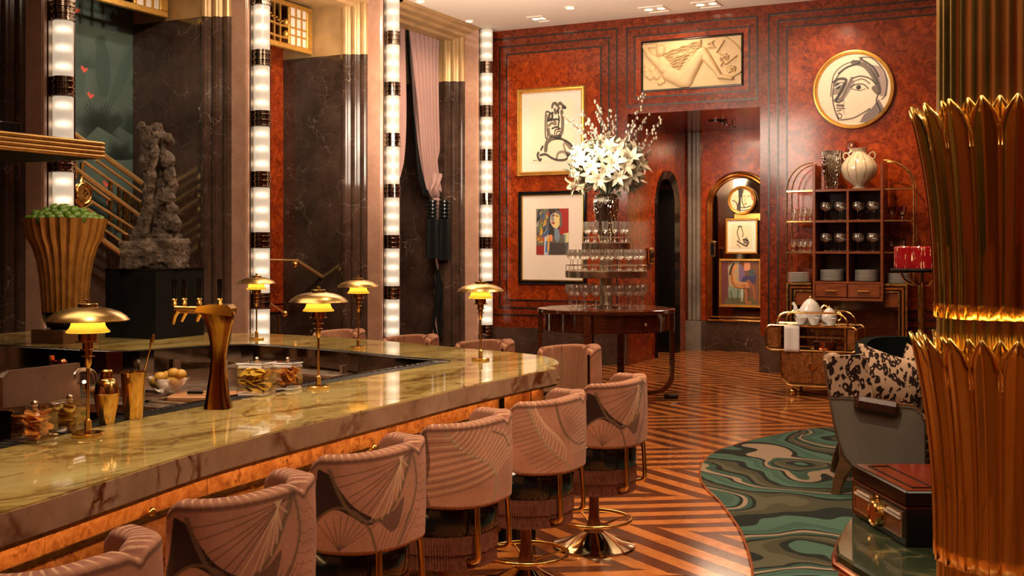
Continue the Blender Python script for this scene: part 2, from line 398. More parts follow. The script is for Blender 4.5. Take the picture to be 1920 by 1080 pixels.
M['fringe'] = basic('rose_brown_fringe', (.20, .07, .042), .7, 0, .3, 60, Specular_IOR_Level=.2)
M['velvet'] = attrmat('printed_rose_velvet', .8, Sheen_Weight=.06, Specular_IOR_Level=.2)
M['print'] = attrmat('printed_art', .55)
M['mural'] = attrmat('painted_mural', .5)
M['mat_board'] = basic('cream_mat_board', (.66, .56, .47), .8, 0, .02)
M['white_china'] = basic('white_china', (.72, .68, .64), .2, 0, .02, Coat_Weight=.4)
M['linen'] = basic('white_linen', (.70, .65, .60), .9, 0, .04)
M['lime'] = basic('lime_peel', (.07, .14, .006), .4, 0, .45, 25)
M['lemon'] = basic('lemon_peel', (.58, .30, .035), .4, 0, .15, 40)
M['orange_slice'] = basic('dried_orange', (.85, .28, .03), .5, 0, .35, 40)
M['lemon_slice'] = basic('dried_lemon', (.90, .50, .04), .5, 0, .25, 40)
M['petal'] = basic('lily_petal', (.40, .34, .23), .6, 0, .08, 20, Subsurface_Weight=.1)
M['leaf'] = basic('dark_leaf', (.035, .05, .02), .4, 0, .3, 20)
M['bud'] = basic('willow_bud', (.19, .155, .11), .7, 0, .2, 60)
M['twig'] = basic('dark_twig', (.06, .03, .018), .7)
M['grey_panel'] = basic('grey_lacquered_leather', (.20, .17, .14), .35, 0, .05, 4, Coat_Weight=.2)
M['mirror'] = basic('antique_mirror', (.33, .24, .16), .04, 1, .05)
M['copper'] = basic('copper', (.55, .19, .08), .2, 1, .1)
M['cork'] = wood('chopping_board_wood', (.33, .14, .05), (.45, .21, .08), rough=.5, coat=0)
M['velvet_dark'] = basic('black_green_velvet', (.004, .006, .005), .9, 0, .2, 10, Specular_IOR_Level=.1)
M['relief'] = basic('carved_cream_stone', (.52, .36, .18), .6, 0, .06, 6)
M['curtain'] = basic('mauve_curtain', (.33, .19, .165), .8, 0, .06, 6, Sheen_Weight=.06)
M['ceramic'] = None
def glassmat(name, tint=(1, 1, 1), base=.06, edge=.75, milk=0):
    """thin clear glass: mostly see-through, mirrors towards its silhouette"""
    t = NT(name); t.t.nodes.remove(t.b); lw = t.n('ShaderNodeLayerWeight', i_Blend=.35); nz = t.noise(t.co(), 30, 2)
    f = t.mr(lw.outputs['Facing'], 0, 1, base, edge); f = t.math('MULTIPLY', f, t.mr(nz.outputs[0], .3, .7, .8, 1.1), True)
    tr = t.n('ShaderNodeBsdfTransparent', i_Color=tint); gl = t.n('ShaderNodeBsdfGlossy', i_Roughness=.03, i_Color=(.95, .93, .9))
    if milk: gl = t.n('ShaderNodeMixShader', i_0=milk, i_1=gl.outputs[0], i_2=t.n('ShaderNodeBsdfDiffuse', i_Color=(.8, .72, .62)).outputs[0])
    mx = t.n('ShaderNodeMixShader', i_0=f, i_1=tr.outputs[0], i_2=gl.outputs[0]); t.set(t.out.inputs[0], mx.outputs[0]); return t.m
M['glass'] = glassmat('clear_glass', (.97, .96, .94), .05, .8)
M['clearstem'] = glassmat('crystal_glass', (.96, .94, .9), .10, .9)
M['stemglass'] = glassmat('stemware_glass', (.94, .92, .88), .20, .95, .2)
M['glass_dark'] = glassmat('mulberry_glass', (.45, .25, .25), .08, .5)
M['amber_glass'] = glassmat('amber_glass', (.8, .38, .12), .1, .6)
def bulbshade():
    t = NT('amber_lamp_glass'); t.t.nodes.remove(t.b)
    nz = t.noise(t.co(), 20, 2)
    tr = t.n('ShaderNodeBsdfTranslucent', i_Color=(1, .56, .10)); gl = t.n('ShaderNodeBsdfGlossy', i_Roughness=.12, i_Color=(1, .62, .2)); em = t.n('ShaderNodeEmission', i_Color=(1, .48, .05), i_Strength=t.mr(nz.outputs[0], .3, .7, .02, .2))
    m1 = t.n('ShaderNodeMixShader', i_0=.35, i_1=tr.outputs[0], i_2=gl.outputs[0]); m2 = t.n('ShaderNodeAddShader', i_0=m1.outputs[0], i_1=em.outputs[0]); t.set(t.out.inputs[0], m2.outputs[0]); return t.m
M['shade'] = bulbshade()
def tubelight():
    """frosted tube with three bulbs behind each length of glass"""
    t = NT('frosted_light_tube'); tc = t.n('ShaderNodeTexCoord'); sp = t.n('ShaderNodeSeparateXYZ', i_0=tc.outputs['Object'])
    z = t.math('MULTIPLY', sp.outputs[2], 3/.49); fr = t.math('FRACT', z); a = t.math('SUBTRACT', fr, .5); a = t.math('MULTIPLY', a, a)
    g = t.math('EXPONENT', t.math('MULTIPLY', a, -26.0)); lw = t.n('ShaderNodeLayerWeight', i_Blend=.5)
    face = t.math('SUBTRACT', 1.0, lw.outputs['Facing']); face = t.math('POWER', face, 2.0)
    st = t.math('ADD', .60, t.math('MULTIPLY', t.math('MULTIPLY', g, 1.5), face))
    return t.P(Base_Color=(.18, .15, .12), Roughness=.3, Emission_Color=(1, .76, .53), Emission_Strength=st)
M['tube'] = tubelight()
M['led'] = emis('warm_led', (1, .56, .24), 24)
M['led2'] = emis('warm_led_soft', (1, .62, .15), 30)
M['downlight'] = emis('downlight_lens', (1, .8, .55), 6)
def leopard():
    t = NT('leopard_print_fabric'); v = t.co((1, 1, .75)); wv = t.warp(v, 14, .05, 2)
    vo = t.n('ShaderNodeTexVoronoi', i_Vector=wv, i_Scale=24, i_Randomness=.85)
    d = vo.outputs['Distance']; nz = t.noise(wv, 26, 2).outputs[0]; dd = t.math('ADD', d, t.mr(nz, .3, .7, -.2, .2))
    ring = t.math('SUBTRACT', t.mr(dd, .47, .53, 1, 0), t.mr(dd, .10, .17, 1, 0), True)
    c_ = t.mix(ring, (.50, .33, .22), (.022, .009, .007))
    return t.P(Base_Color=c_, Roughness=.85, Specular_IOR_Level=.2)
M['leopard'] = leopard()
def rugmat():
    t = NT('malachite_swirl_rug'); v = t.co((1, .8, 1)); w1 = t.warp(v, .55, 2.0, 2); w2 = t.warp(w1, 1.6, .28, 2)
    n1 = t.noise(w2, .62, 1, .4); x = t.math('MULTIPLY', n1.outputs[0], 8.0); fr = t.math('FRACT', x)
    c_ = t.ramp(fr, [(0, (.038, .080, .060)), (.12, (.055, .112, .082)), (.26, (.010, .014, .012)), (.36, (.050, .048, .028)), (.50, (.078, .072, .045)), (.60, (.010, .012, .010)), (.66, (.030, .065, .048)), (.76, (.25, .18, .125)), (.86, (.012, .015, .012)), (.92, (.05, .10, .075))], 'CONSTANT')
    pile = t.noise(t.co(), 260, 2).outputs[0]
    c_ = t.mix(t.mr(pile, .3, .7, 0, .35), c_, (.01, .01, .01)); t.bump(pile, .4, .004)
    return t.P(Base_Color=c_, Roughness=.95, Specular_IOR_Level=.15)
M['rug'] = rugmat()
def stonebronze():
    t = NT('rough_bronze_stone'); v = t.co(); n1 = t.noise(v, 9, 8, .7); n2 = t.noise(v, 34, 5, .7)
    t.bump(t.math('ADD', n1.outputs[0], n2.outputs[0]), .9, .03)
    return t.P(Base_Color=t.ramp(n1.outputs[0], [(.3, (.025, .017, .012)), (.52, (.11, .075, .052)), (.75, (.30, .23, .17))]), Roughness=.38, Metallic=.35)
M['sculpt'] = stonebronze()
def hammered():
    t = NT('ribbed_silver_glass'); v = t.co(); wv = t.n('ShaderNodeTexWave', i_Vector=v, i_Scale=14, i_Distortion=5); t.bump(wv.outputs['Fac'], .9, .02)
    return t.P(Base_Color=(.5, .44, .36), Metallic=1, Roughness=.12)
M['vase_silver'] = hammered()
def stripedvase():
    t = NT('cream_striped_glass'); tc = t.n('ShaderNodeTexCoord'); sp = t.n('ShaderNodeSeparateXYZ', i_0=t.warp(tc.outputs['Object'], 6, .05, 2))
    a = t.math('ARCTAN2', sp.outputs[1], sp.outputs[0]); s_ = t.math('ABSOLUTE', t.math('SINE', t.math('MULTIPLY', a, 6.0)))
    c_ = t.mix(t.mr(s_, .0, .3, 1, 0), (.50, .42, .30), (.22, .10, .03)); return t.P(Base_Color=c_, Roughness=.15, Coat_Weight=.5)
M['ceramic'] = stripedvase()
def redshade():
    t = NT('crimson_lamp_shade'); nz = t.noise(t.co((9, 9, 1.2)), 9, 3); f = t.mr(nz.outputs[0], .60, .68, 0, 1)
    return t.P(Base_Color=(.30, .006, .008), Roughness=.2, Emission_Color=t.mix(f, (.30, .004, .006), (1, .62, .25)), Emission_Strength=t.math('ADD', .35, t.math('MULTIPLY', f, 1.0)), Coat_Weight=.5)
M['redshade'] = redshade()
def mesh_mat(): 
    t = NT('woven_black_bar_mat'); v = t.co(); ck = t.n('ShaderNodeTexVoronoi', i_Vector=v, i_Scale=90, i_Randomness=0.0)
    f = t.mr(ck.outputs['Distance'], .2, .45); t.bump(f, .6, .004)
    return t.P(Base_Color=t.mix(f, (.10, .085, .065), (.008, .008, .008)), Roughness=.3, Metallic=.5)
M['barmat'] = mesh_mat()

# ================================================================== ROOM SHELL
YR = 18.4; XO0, XO1, ZO = -5.85, -3.886, 3.69; XR = 3.4; YB = -2.6
flo = struct('floor', MB().box((-10.2, YB, -.06), (XR, YR+.1, -.006)), M['plank_dark'])
struct('ceiling', MB().box((-8.9, YB, CEIL), (XR, YF+.6, CEIL+.1)), M['ceiling'])
struct('wall_right', MB().box((XR, YB, 0), (XR+.1, YR, CEIL)), M['burl_dark'])
struct('wall_back', MB().box((-10, YB-.1, 0), (XR, YB, CEIL)), M['burl_dark'])
wf = struct('wall_far', MB().box((-8.4, YF, 0), (XO0, YF+.12, CEIL)).box((XO0, YF, ZO), (XO1, YF+.12, CEIL)).box((XO1, YF, 0), (XR, YF+.12, CEIL)), M['burl_border'])
struct('baseboard_far', MB().box((-8.4, YF-.05, 0), (XO0, YF, .5)).box((XO1, YF-.05, 0), (XR, YF, .5)), M['marble'])
def wallrect(px0, py0, px1, py1, Y=YF):   # wall rectangle from two opposite picture corners
    a = PY(px0, py0, Y); b = PY(px1, py1, Y); return min(a.x, b.x), max(a.x, b.x), min(a.z, b.z), max(a.z, b.z)
def inlay(x0, x1, z0, z1, t=.022, Y=YF, d=.008):
    for a, b in (((x0, z0), (x1, z0+t)), ((x0, z1-t), (x1, z1)), ((x0, z0+t), (x0+t, z1-t)), ((x1-t, z0+t), (x1, z1-t))):
        obj('inlay_strip', MB().box((a[0], Y-d, a[1]), (b[0], Y, b[1])), M['inlay'], wf)
def wpanel(x0, x1, z0, z1, mat='burl', d=.004):
    obj('veneer_panel', MB().box((x0, YF-d, z0), (x1, YF, z1)), M[mat], wf)
inlay(*(PY(921, 72, YF).x, PY(1158, 52, YF).x), .68, PY(1158, 52, YF).z)
inlay(PY(936, 86, YF).x, PY(1143, 69, YF).x, .79, PY(1143, 69, YF).z)
x0, x1, z1 = PY(949, 100, YF).x, PY(1128, 86, YF).x, PY(1128, 86, YF).z
inlay(x0, x1, .91, z1); wpanel(x0+.022, x1-.022, .932, z1-.022)
x0, x1, z0, z1 = wallrect(1174, 201, 1421, 29); inlay(x0, x1, z0, z1)
x0, x1, z0, z1 = wallrect(1189, 185, 1406, 48); inlay(x0, x1, z0, z1); wpanel(x0+.022, x1-.022, z0+.022, z1-.022)
xs = [PY(p, 300, YF).x for p in (1440, 1457, 1474)]; xe = [.42, .32, .22]
for k in range(3): inlay(xs[k], xe[k], .66+.11*k, 4.97-.1*k)
for k in range(2):   # the big field is veneered in matched leaves
    a = xs[2]+.022; b = xe[2]-.022; wpanel(a+(b-a)*k/2+.001, a+(b-a)*(k+1)/2-.001, .902, 4.748)
x0 = PY(1128, 300, YF).x
# the recess beyond the wide opening
struct('wall_recess_back', MB().box((XO0-.3, YR, 0), (XO1+.5, YR+.1, ZO+.1)), M['burl'])
struct('ceiling_recess', MB().box((XO0-.2, YF+.12, ZO), (XO1+.3, YR, ZO+.1)), M['burl'])
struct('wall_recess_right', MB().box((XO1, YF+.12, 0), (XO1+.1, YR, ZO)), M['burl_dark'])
ya, yb = 16.72, 17.82; ym, ra = (ya+yb)/2, (yb-ya)/2; zs = 2.97-ra
poly = [(YF+.12, 0), (ya, 0), (ya, zs)]+[(ym-ra*math.cos(a), zs+ra*math.sin(a)) for a in np.linspace(0, PI, 17)[1:-1]]+[(yb, zs), (yb, 0), (YR, 0), (YR, ZO), (YF+.12, ZO)]
struct('wall_recess_left', MB().plate([(XO0, y, z) for y, z in poly], -.18), M['burl'])
struct('baseboard_recess', MB().box((XO0, YR-.03, 0), (XO1, YR, .5)), M['marble'])
dr = struct('door_arched', MB().box((XO0-1.3, ya-.3, 0), (XO0-1.2, yb+.3, ZO)).box((XO0-1.3, ya-.32, 0), (XO0-.2, ya-.28, ZO)).box((XO0-1.3, yb+.28, 0), (XO0-.2, yb+.32, ZO)), M['black'])
mb = MB(); ring = [(ya, 0), (ya, zs)]+[(ym-ra*math.cos(a), zs+ra*math.sin(a)) for a in np.linspace(0, PI, 25)[1:-1]]+[(yb, zs), (yb, 0)]
rin = [(ya+.13, 0), (ya+.13, zs)]+[(ym-(ra-.13)*math.cos(a), zs+(ra-.13)*math.sin(a)) for a in np.linspace(0, PI, 25)[1:-1]]+[(yb-.13, zs), (yb-.13, 0)]
for i in range(len(ring)-1):
    a, b, c_, d = ring[i], ring[i+1], rin[i+1], rin[i]
    mb.add([(XO0+.05, *a), (XO0+.05, *b), (XO0-.0, *c_), (XO0-.0, *d), (XO0-.3, *c_), (XO0-.3, *d), (XO0, *a), (XO0, *b)], [(0, 1, 2, 3), (3, 2, 4, 5), (0, 6, 7, 1)])
obj('door_frame', mb, M['black'], dr)
obj('door_jamb', MB().box((XO0-.6, ya+.02, 0), (XO0-.3, ya+.18, ZO)), M['grey_stone'], dr)
# fluted grey stone pilaster in the corner of the recess
mb = MB()
for k in range(3):
    xx = XO0+.02+k*.075; mb.box((xx, YR-.10+.03*(k % 2), .5), (xx+.068, YR-.0, ZO), bev=.012)
tr = struct('trim_stone_pilaster', mb, M['grey_stone']); obj('pilaster_base', MB().box((XO0, YR-.14, 0), (XO0+.27, YR, .5)), M['grey_stone'], tr)

# ---- chevron marquetry
row_h = .9; sl = math.tan(math.radians(33)); p_ = .2; y_first = 5.64-row_h*9; cand = []
def inpoly(x, y, poly):
    c_ = False; n = len(poly)
    for i in range(n):
        x1, y1 = poly[i]; x2, y2 = poly[i-1]
        if (y1 > y) != (y2 > y) and x < (x2-x1)*(y-y1)/(y2-y1)+x1: c_ = not c_
    return c_
RUG = [tuple(PZ(*p)[:2]) for p in ((1545, 803), (1500, 808), (1419, 824.6), (1372, 837.6), (1341, 848), (1320, 866), (1312, 883), (1315, 903.7), (1328, 921.9), (1349, 941.3), (1372, 972.4), (1388, 997), (1401, 1030.8), (1408.5, 1059), (1411, 1080), (1409, 1120), (1400, 1180))]
RUG = [tuple(v) for v in smoothpath([Vector((x, y, 0)) for x, y in RUG], 3)]; RUG = [(v[0], v[1]) for v in RUG]
RUG += [(-1.15, 4.75), (-.7, 4.35), (.2, 4.15), (1.4, 4.3), (2.2, 5.0), (2.5, 7.0), (2.2, 9.2), (1.2, 10.7), (0.2, 11.4), (-1.0, 11.5)]
for r in range(24):
    y0 = y_first+r*row_h; y1 = y0+row_h
    if y0 > YR: break
    y1 = min(y1, YR); dirn = 1 if (r % 2 == 0) else -1; run = (y1-y0)/sl*dirn; shift = (r % 2)*p_ if False else 0
    nx = int(14.5/p_)
    for i in range(-8, nx):
        xa = -10.2+i*p_+(row_h/sl if dirn < 0 else 0)
        xa = round(xa/p_)*p_+(p_*.5 if dirn < 0 else 0)
        xm = xa+run/2+p_/2
        if xm < -9.9 or xm > XR: continue
        q = [(xa, y0), (xa+p_, y0), (xa+p_+run, y1), (xa+run, y1)]
        cand.append((q, i % 2 if dirn > 0 else (i+1) % 2, (xm, (y0+y1)/2)))
vis = []
for k, (q, dk, (xm, ymid)) in enumerate(cand):
    d = -ss*xm+cc*ymid
    if d > 3 and ymid > 4.6 and xm > -6 and xm < .6:
        px, py, d = proj(xm, ymid)
        if 880 < px < 1700 and py < 1120 and not inpoly(xm, ymid, RUG) and xm > -3.1-(max(0, ymid-12))*.6: vis.append((d, k))
vis.sort(); vis = {k for d, k in vis[:298]}
rest = {0: MB(), 1: MB()}
for k, (q, dk, c_) in enumerate(cand):
    zt = -.0012*random.random(); g = .0012; cx_ = sum(a for a, b in q)/4; cy_ = sum(b for a, b in q)/4
    q2 = [(cx_+(a-cx_)*.994, cy_+(b-cy_)*.9985) for a, b in q]
    if k in vis: obj('plank', MB().prism(q2, -.006, zt), M['plank_dark' if dk else 'plank_light'], flo)
    else: rest[dk].prism(q, -.006, -.0008)
for dk in (0, 1): obj('planks', rest[dk], M['plank_dark' if dk else 'plank_light'], flo, kind='stuff')

# ---- left wall: deep bays between piers, each pier carrying a tall light tube
YT = [4.43, 7.13, 9.86, 12.54, 15.2]; XB = -9.65; ZM = 4.28; XP = -8.12
def pier_poly(yt, inset=0):
    pts = [(XB-.3, yt-.30), (-8.68, yt-.30)]
    for k in range(3):   # three rounded reeds stepping forward
        bx, by = -8.66+k*.11, yt-.30+k*.055
        for a in np.linspace(-PI*.75, PI*.05, 6): pts.append((bx+.055+.05*math.cos(a), by+.02+.035*math.sin(a)))
    pts += [(-8.33, yt-.12), (-8.33, yt+.34), (-8.6, yt+.42), (XB-.3, yt+.42)]
    return pts
struct('wall_left', MB().box((XB-.4, YB, 0), (XB-.3, YR, CEIL)), M['black_matte'])
for i, yt in enumerate(YT):
    yt_ = yt
    pr = struct('wall_pier', MB().prism(pier_poly(yt), 0, ZM), M['marble_rib' if False else 'marble'])
    obj('plaster_pier_head', MB().prism(pier_poly(yt), ZM, CEIL), M['plaster'], pr)
    obj('pink_marble_pilaster', MB().box((-8.34, yt-.15, 0), (XP, yt+.14, CEIL), bev=.01), M['pink'], pr)
    for k in range(3): obj('pilaster_groove', MB().box((XP-.01, yt-.145+.05*k, 0), (XP+.012-.006*k, yt-.105+.05*k, CEIL), bev=.006), M['pink'], pr)
    if i:
        y0 = YT[i-1]+.36; y1 = yt-.12
        mb = MB(); prof = [(-8.10, CEIL), (-8.10, 5.06), (-8.16, 5.05), (-8.18, 5.01), (-8.30, 5.0), (-8.32, 4.96), (-8.45, 4.95), (-8.47, 4.91), (-8.66, 4.90), (-8.66, 4.94), (XB-.3, 4.95), (XB-.3, CEIL)]
        mb.plate([(x, y0, z) for x, z in prof], -(y1-y0)) if False else None
        vs_ = [(x, y0, z) for x, z in prof]+[(x, y1, z) for x, z in prof]; n = len(prof)
        mb.add(vs_, [(k, (k+1) % n, n+(k+1) % n, n+k) for k in range(n)])
        struct('trim_cornice', mb, M['plaster'])
struct('wall_left_bay_end', MB().box((XB-.3, YT[3]+.42, 0), (XB, YT[4]-.3, ZM)), M['marble'])
struct('baseboard_left', MB().box((-8.32, YT[1]-.14, 0), (-8.0, YT[1]+.3, .42), bev=.02).box((-8.32, YT[2]-.14, 0), (-8.0, YT[2]+.3, .42), bev=.02).box((-8.32, YT[3]-.14, 0), (-8.0, YT[3]+.3, .42), bev=.02).box((-8.32, YT[4]-.14, 0), (-8.0, YT[4]+.3, .42), bev=.02), M['marble'])

# light tubes
ZB = [.46+.672*k for k in range(8)]; XT = -8.03; RT = .088
def tube_light(yt, label):
    t = thing('light_tube', label, 'wall light', (XT, yt, .36), 0, 'stacked light tubes on the left wall')
    obj('back_strip', MB().box((-.09, .088, 0), (.03, .108, CEIL-.38)).box((-.092, -.1, 0), (-.07, .1, CEIL-.38)), M['chrome'], t)
    seg = obj('frosted_glass', MB().lathe([(RT, 0), (RT, .49)], seg=28), M['tube'], t); seg.location = (0, 0, ZB[0]+.09-.36)
    bb = MB()
    prof = []
    for k in range(3):
        z0 = -.09+k*.06; prof += [(RT+.003, z0), (RT+.014, z0+.004), (RT+.014, z0+.018), (RT+.004, z0+.022), (RT+.004, z0+.04), (RT+.012, z0+.044), (RT+.012, z0+.056), (RT+.003, z0+.06)]
    bb.lathe(prof, seg=28)
    band = obj('chrome_band', bb, M['chrome'], t); band.location = (0, 0, ZB[0]-.36)
    for k in range(1, 8):
        z = ZB[k]
        if z > CEIL: break
        b2 = band.copy(); C.objects.link(b2); b2.location.z = min(z, CEIL-.1)-.36
        if k < 7: s2 = seg.copy(); C.objects.link(s2); s2.location.z = z+.09-.36
    l = bpy.data.lights.new('tube_glow', 'AREA'); l.shape = 'RECTANGLE'; l.size = .15; l.size_y = 4.2; l.energy = 38; l.color = (1, .74, .5)
    return t
tube_light(YT[1], 'tall frosted light tube beside the bowl of limes, leftmost of the four')
tube_light(YT[2], 'frosted light tube between the two bays, second from the left')
tube_light(YT[3], 'frosted light tube just left of the mauve curtain')
tube_light(YT[4], 'shortest-looking light tube in the far corner by the red burl wall')

# ---- painted mural in the first two bays
def seg_d(X, Y, a, b):
    ax, ay = a; bx, by = b; dx, dy = bx-ax, by-ay; L = dx*dx+dy*dy+1e-9
    t = np.clip(((X-ax)*dx+(Y-ay)*dy)/L, 0, 1); return np.hypot(X-ax-t*dx, Y-ay-t*dy), t
def painted(name, fn, nu, nv, paint, mat, parent=None, world=False, **kw):
    """grid surface fn(u,v) with colours paint(U,V)->array(nv,nu,3) in linear rgb"""
    mb = MB().grid(fn, nu, nv, smooth=True); o = obj(name, mb, mat, parent, world=world, fix=False, **kw)
    U, V = np.meshgrid(np.linspace(0, 1, nu), np.linspace(0, 1, nv)); col = paint(U, V)
    ca = o.data.color_attributes.new('Col', 'FLOAT_COLOR', 'POINT'); a = np.ones((nu*nv, 4), 'f'); a[:, :3] = col.reshape(-1, 3); ca.data.foreach_set('color', a.ravel()); return o
def blend(col, mask, c_): col += (np.array(c_)-col)*np.clip(mask, 0, 1)[..., None]
def soft(d, w_, e=1.0): return np.clip((w_-d)/e+.5, 0, 1)
def fan(col, X, Y, c0, R, a0, a1, n, wd, color, op=.85):
    for a in np.linspace(a0, a1, n):
        r = R*(.85+.15*math.sin(a*7)); tip = (c0[0]+r*math.cos(a), c0[1]-r*math.sin(a)); d, t = seg_d(X, Y, c0, tip)
        blend(col, soft(d, wd*np.sin(np.clip(t*1.05+.12, 0, 1)*PI)**.7, .9)*op, color)
def mural_paint(U, V, Yr, Zr):
    y = Yr[0]+(Yr[1]-Yr[0])*U; z = Zr[0]+(Zr[1]-Zr[0])*V; l = cc*XB+ss*y; d = -ss*XB+cc*y; X = CX+F*l/d; Y = YH+(EYE-z)*F/d
    col = np.zeros(U.shape+(3,)); col[:] = lin(70, 84, 76)
    n_ = np.array([[noise.noise((a*.03, b*.02, 0)) for a in X[0, ::4]] for b in Y[::4, 0]]); n_ = np.repeat(np.repeat(n_, 4, 0), 4, 1)[:X.shape[0], :X.shape[1]]
    col *= (1+.3*n_)[..., None]
    for (a, b, w_, c_) in (((150, 175), (143, 70), 13, (58, 76, 66)), ((195, 175), (190, 72), 14, (52, 68, 60)), ((210, 190), (252, 84), 11, (58, 76, 67)), ((182, 80), (196, 68), 9, (50, 66, 58)), ((60, 200), (20, 60), 16, (50, 66, 58)),
                           ((510, 120), (524, 160), 9, (50, 66, 58)), ((528, 130), (530, 190), 10, (46, 62, 54)), ((515, 300), (526, 360), 11, (50, 68, 60)), ((508, 240), (530, 330), 8, (92, 112, 98)), ((508, 420), (528, 500), 10, (88, 108, 96)), ((520, 190), (515, 240), 9, (100, 118, 104))):
        dd, t = seg_d(X, Y, a, b); blend(col, soft(dd, w_*np.sin(np.clip(t*.9+.1, 0, 1)*PI)**.5, 3)*.85, lin(*c_))
    dk = lin(16, 26, 22); dk2 = lin(30, 42, 37)
    fan(col, X, Y, (160, 126), 34, -.1, 3.2, 20, 1.3, lin(46, 62, 54), .7)
    fan(col, X, Y, (183, 236), 64, -.5, 3.9, 34, 1.7, dk); fan(col, X, Y, (206, 250), 58, .7, 1.5, 12, 1.6, dk2)
    fan(col, X, Y, (268, 160), 36, 1.2, 3.3, 14, 1.4, dk2); fan(col, X, Y, (262, 260), 80, 1.2, 2.6, 24, 1.5, dk2); fan(col, X, Y, (225, 300), 52, .1, 3.0, 26, 1.5, dk)
    fan(col, X, Y, (225, 420), 80, .3, 2.9, 40, 1.6, lin(48, 72, 62), .8); fan(col, X, Y, (160, 400), 70, .3, 2.8, 34, 1.6, lin(44, 66, 57), .8); fan(col, X, Y, (230, 500), 70, .3, 2.8, 34, 1.6, lin(60, 84, 74), .8)
    fan(col, X, Y, (500, 420), 60, -.6, 1.5, 24, 1.6, lin(84, 104, 92), .7); fan(col, X, Y, (520, 560), 70, .4, 2.5, 24, 1.6, lin(50, 66, 58), .7)
    for (bx, by) in ((144, 22), (170, 182), (158, 133), (199, 348), (511, 138), (206, 385)):
        for s_ in (-1, 1):
            dd, t = seg_d(X, Y, (bx, by), (bx+4*s_, by-5+s_*2)); blend(col, soft(dd, 2.4, 1), lin(205, 84, 66))
    return col
for i in (1, 2):
    y0, y1 = YT[i]+.42, YT[i+1]-.3
    if i == 2: y1 = 12.2
    Yr, Zr = (y0+.0, y1), (.0, 4.95)
    res = (260, 560)
    o = painted('wall_mural' , lambda u, v, Yr=Yr, Zr=Zr: (XB, Yr[0]+(Yr[1]-Yr[0])*u, Zr[0]+(Zr[1]-Zr[0])*v), *res, lambda U, V, Yr=Yr, Zr=Zr: mural_paint(U, V, Yr, Zr), M['mural'], kind='structure')
t = struct('trim_mural_frame', MB().box((XB-.02, 11.98, .95), (XB+.05, 12.25, 4.95)), M['burl'])
obj('frame_rail', MB().box((XB-.02, 10.3, .86), (XB+.05, 12.25, .97)), M['burl'], t)
struct('wall_stair_base', MB().box((XB-.02, 10.25, 0), (XB+.02, 12.3, .86)).plate([(XB+.03, 7.5, 0), (XB+.03, 9.58, 0), (XB+.03, 9.58, 1.55), (XB+.03, 7.5, 3.35)], -.04), M['marble'])

# gilded transoms with glass panes hanging in the bays
def transom(px_end, y_lo, label, i):
    X = -9.12; yE = YT[i+1]-.32; yS = YT[i]+.44; z0, z1 = 4.30, 4.92
    t = thing('transom_grille', label, 'grille', (X, yE, z0))
    for nm, a, b in (('bottom_rail', (X-.03, yS, z0), (X+.03, yE, z0+.075)), ('top_rail', (X-.03, yS, z1-.06), (X+.03, yE, z1)), ('end_stile', (X-.03, yE-.12, z0+.07), (X+.03, yE, z1-.06)), ('middle_stile', (X-.02, yE-.50, z0+.07), (X+.02, yE-.45, z1-.06))):
        obj(nm, MB().box(a, b, bev=.01), M['frame_gold'], t, world=True)
    for k, yy in enumerate((yE-.34, yE-.22)): obj('vertical_bar', MB().box((X-.015, yy-.015, z0+.07), (X+.015, yy+.015, z1-.06)), M['frame_gold'], t, world=True)
    for zz in (z0+.20, z0+.30, z0+.44): obj('horizontal_bar', MB().box((X-.013, yE-.45, zz-.011), (X+.013, yE-.12, zz+.011)), M['frame_gold'], t, world=True)
    obj('pane', MB().box((X-.004, yE-.45, z0+.07), (X+.004, yE-.12, z1-.06)), M['mat_board'], t, world=True)
    for zb, am in ((z0+.15, .16), (z0+.30, .2)):   # scrolling fretwork
        pts = [(X, yE-.50-1.2*k/14, zb+am*(.5-.5*math.cos(k/14*PI))*(1 if k < 9 else 1)-.1*(k/14)) for k in range(15)]
        obj('scroll', MB().tube(pts, .018, 6), M['frame_gold'], t, world=True)
        obj('finial', MB().sphere((X, yE-.54, zb+.05), .045, 10, 8), M['frame_gold'], t, world=True)
    for k in range(4):
        yy = yE-.66-.12*k; obj('fret_post', MB().box((X-.012, yy-.012, z0+.07), (X+.012, yy+.012, z1-.06)).box((X-.012, yy-.06, z0+.34+.03*k), (X+.012, yy+.06, z0+.36+.03*k)), M['frame_gold'], t, world=True)
transom(325, 37, 'gilded transom grille above the palm mural', 1)
transom(600, 105, 'gilded fretwork transom with cream panes between two light tubes', 2)

# stair balustrade crossing the first bay
t = thing('stair_balustrade', 'brass stair balustrade with a round medallion in front of the palm mural', 'balustrade', PX(200, 470, -9.3))
XS = -9.3
def rail(p, q, w_, name='rail', mt='brass_rail', ext=0):
    a, b = PX(*p, XS), PX(*q, XS); a = a+(a-b)*ext; obj(name, MB().tube([a, b], w_, 8), M[mt], t, world=True)
rail((136, 249), (266, 343), .030, 'handrail'); rail((180, 300), (266, 361), .016); rail((157, 303), (263, 378), .018)
rail((133, 310), (262, 405), .026, 'middle_rail'); rail((155, 338), (206, 375), .016); rail((175, 380), (262, 436), .018, ext=.2)
rail((196, 413), (250, 448), .018, ext=.6); rail((188, 425), (240, 462), .014); rail((178, 440), (236, 482), .032, 'bottom_rail', ext=.4)
for px, y0, y1, w_ in ((207, 338, 425, .020), (223, 351, 436, .018), (236, 358, 440, .045), (248, 370, 455, .018), (262, 380, 462, .018), (154, 305, 330, .018), (141, 303, 335, .018)):
    a, b = PX(px, y0, XS), PX(px, y1, XS); obj('baluster', MB().box((XS-.012, a.y-w_, b.z), (XS+.012, a.y+w_, a.z)), M['brass_dark'], t, world=True)
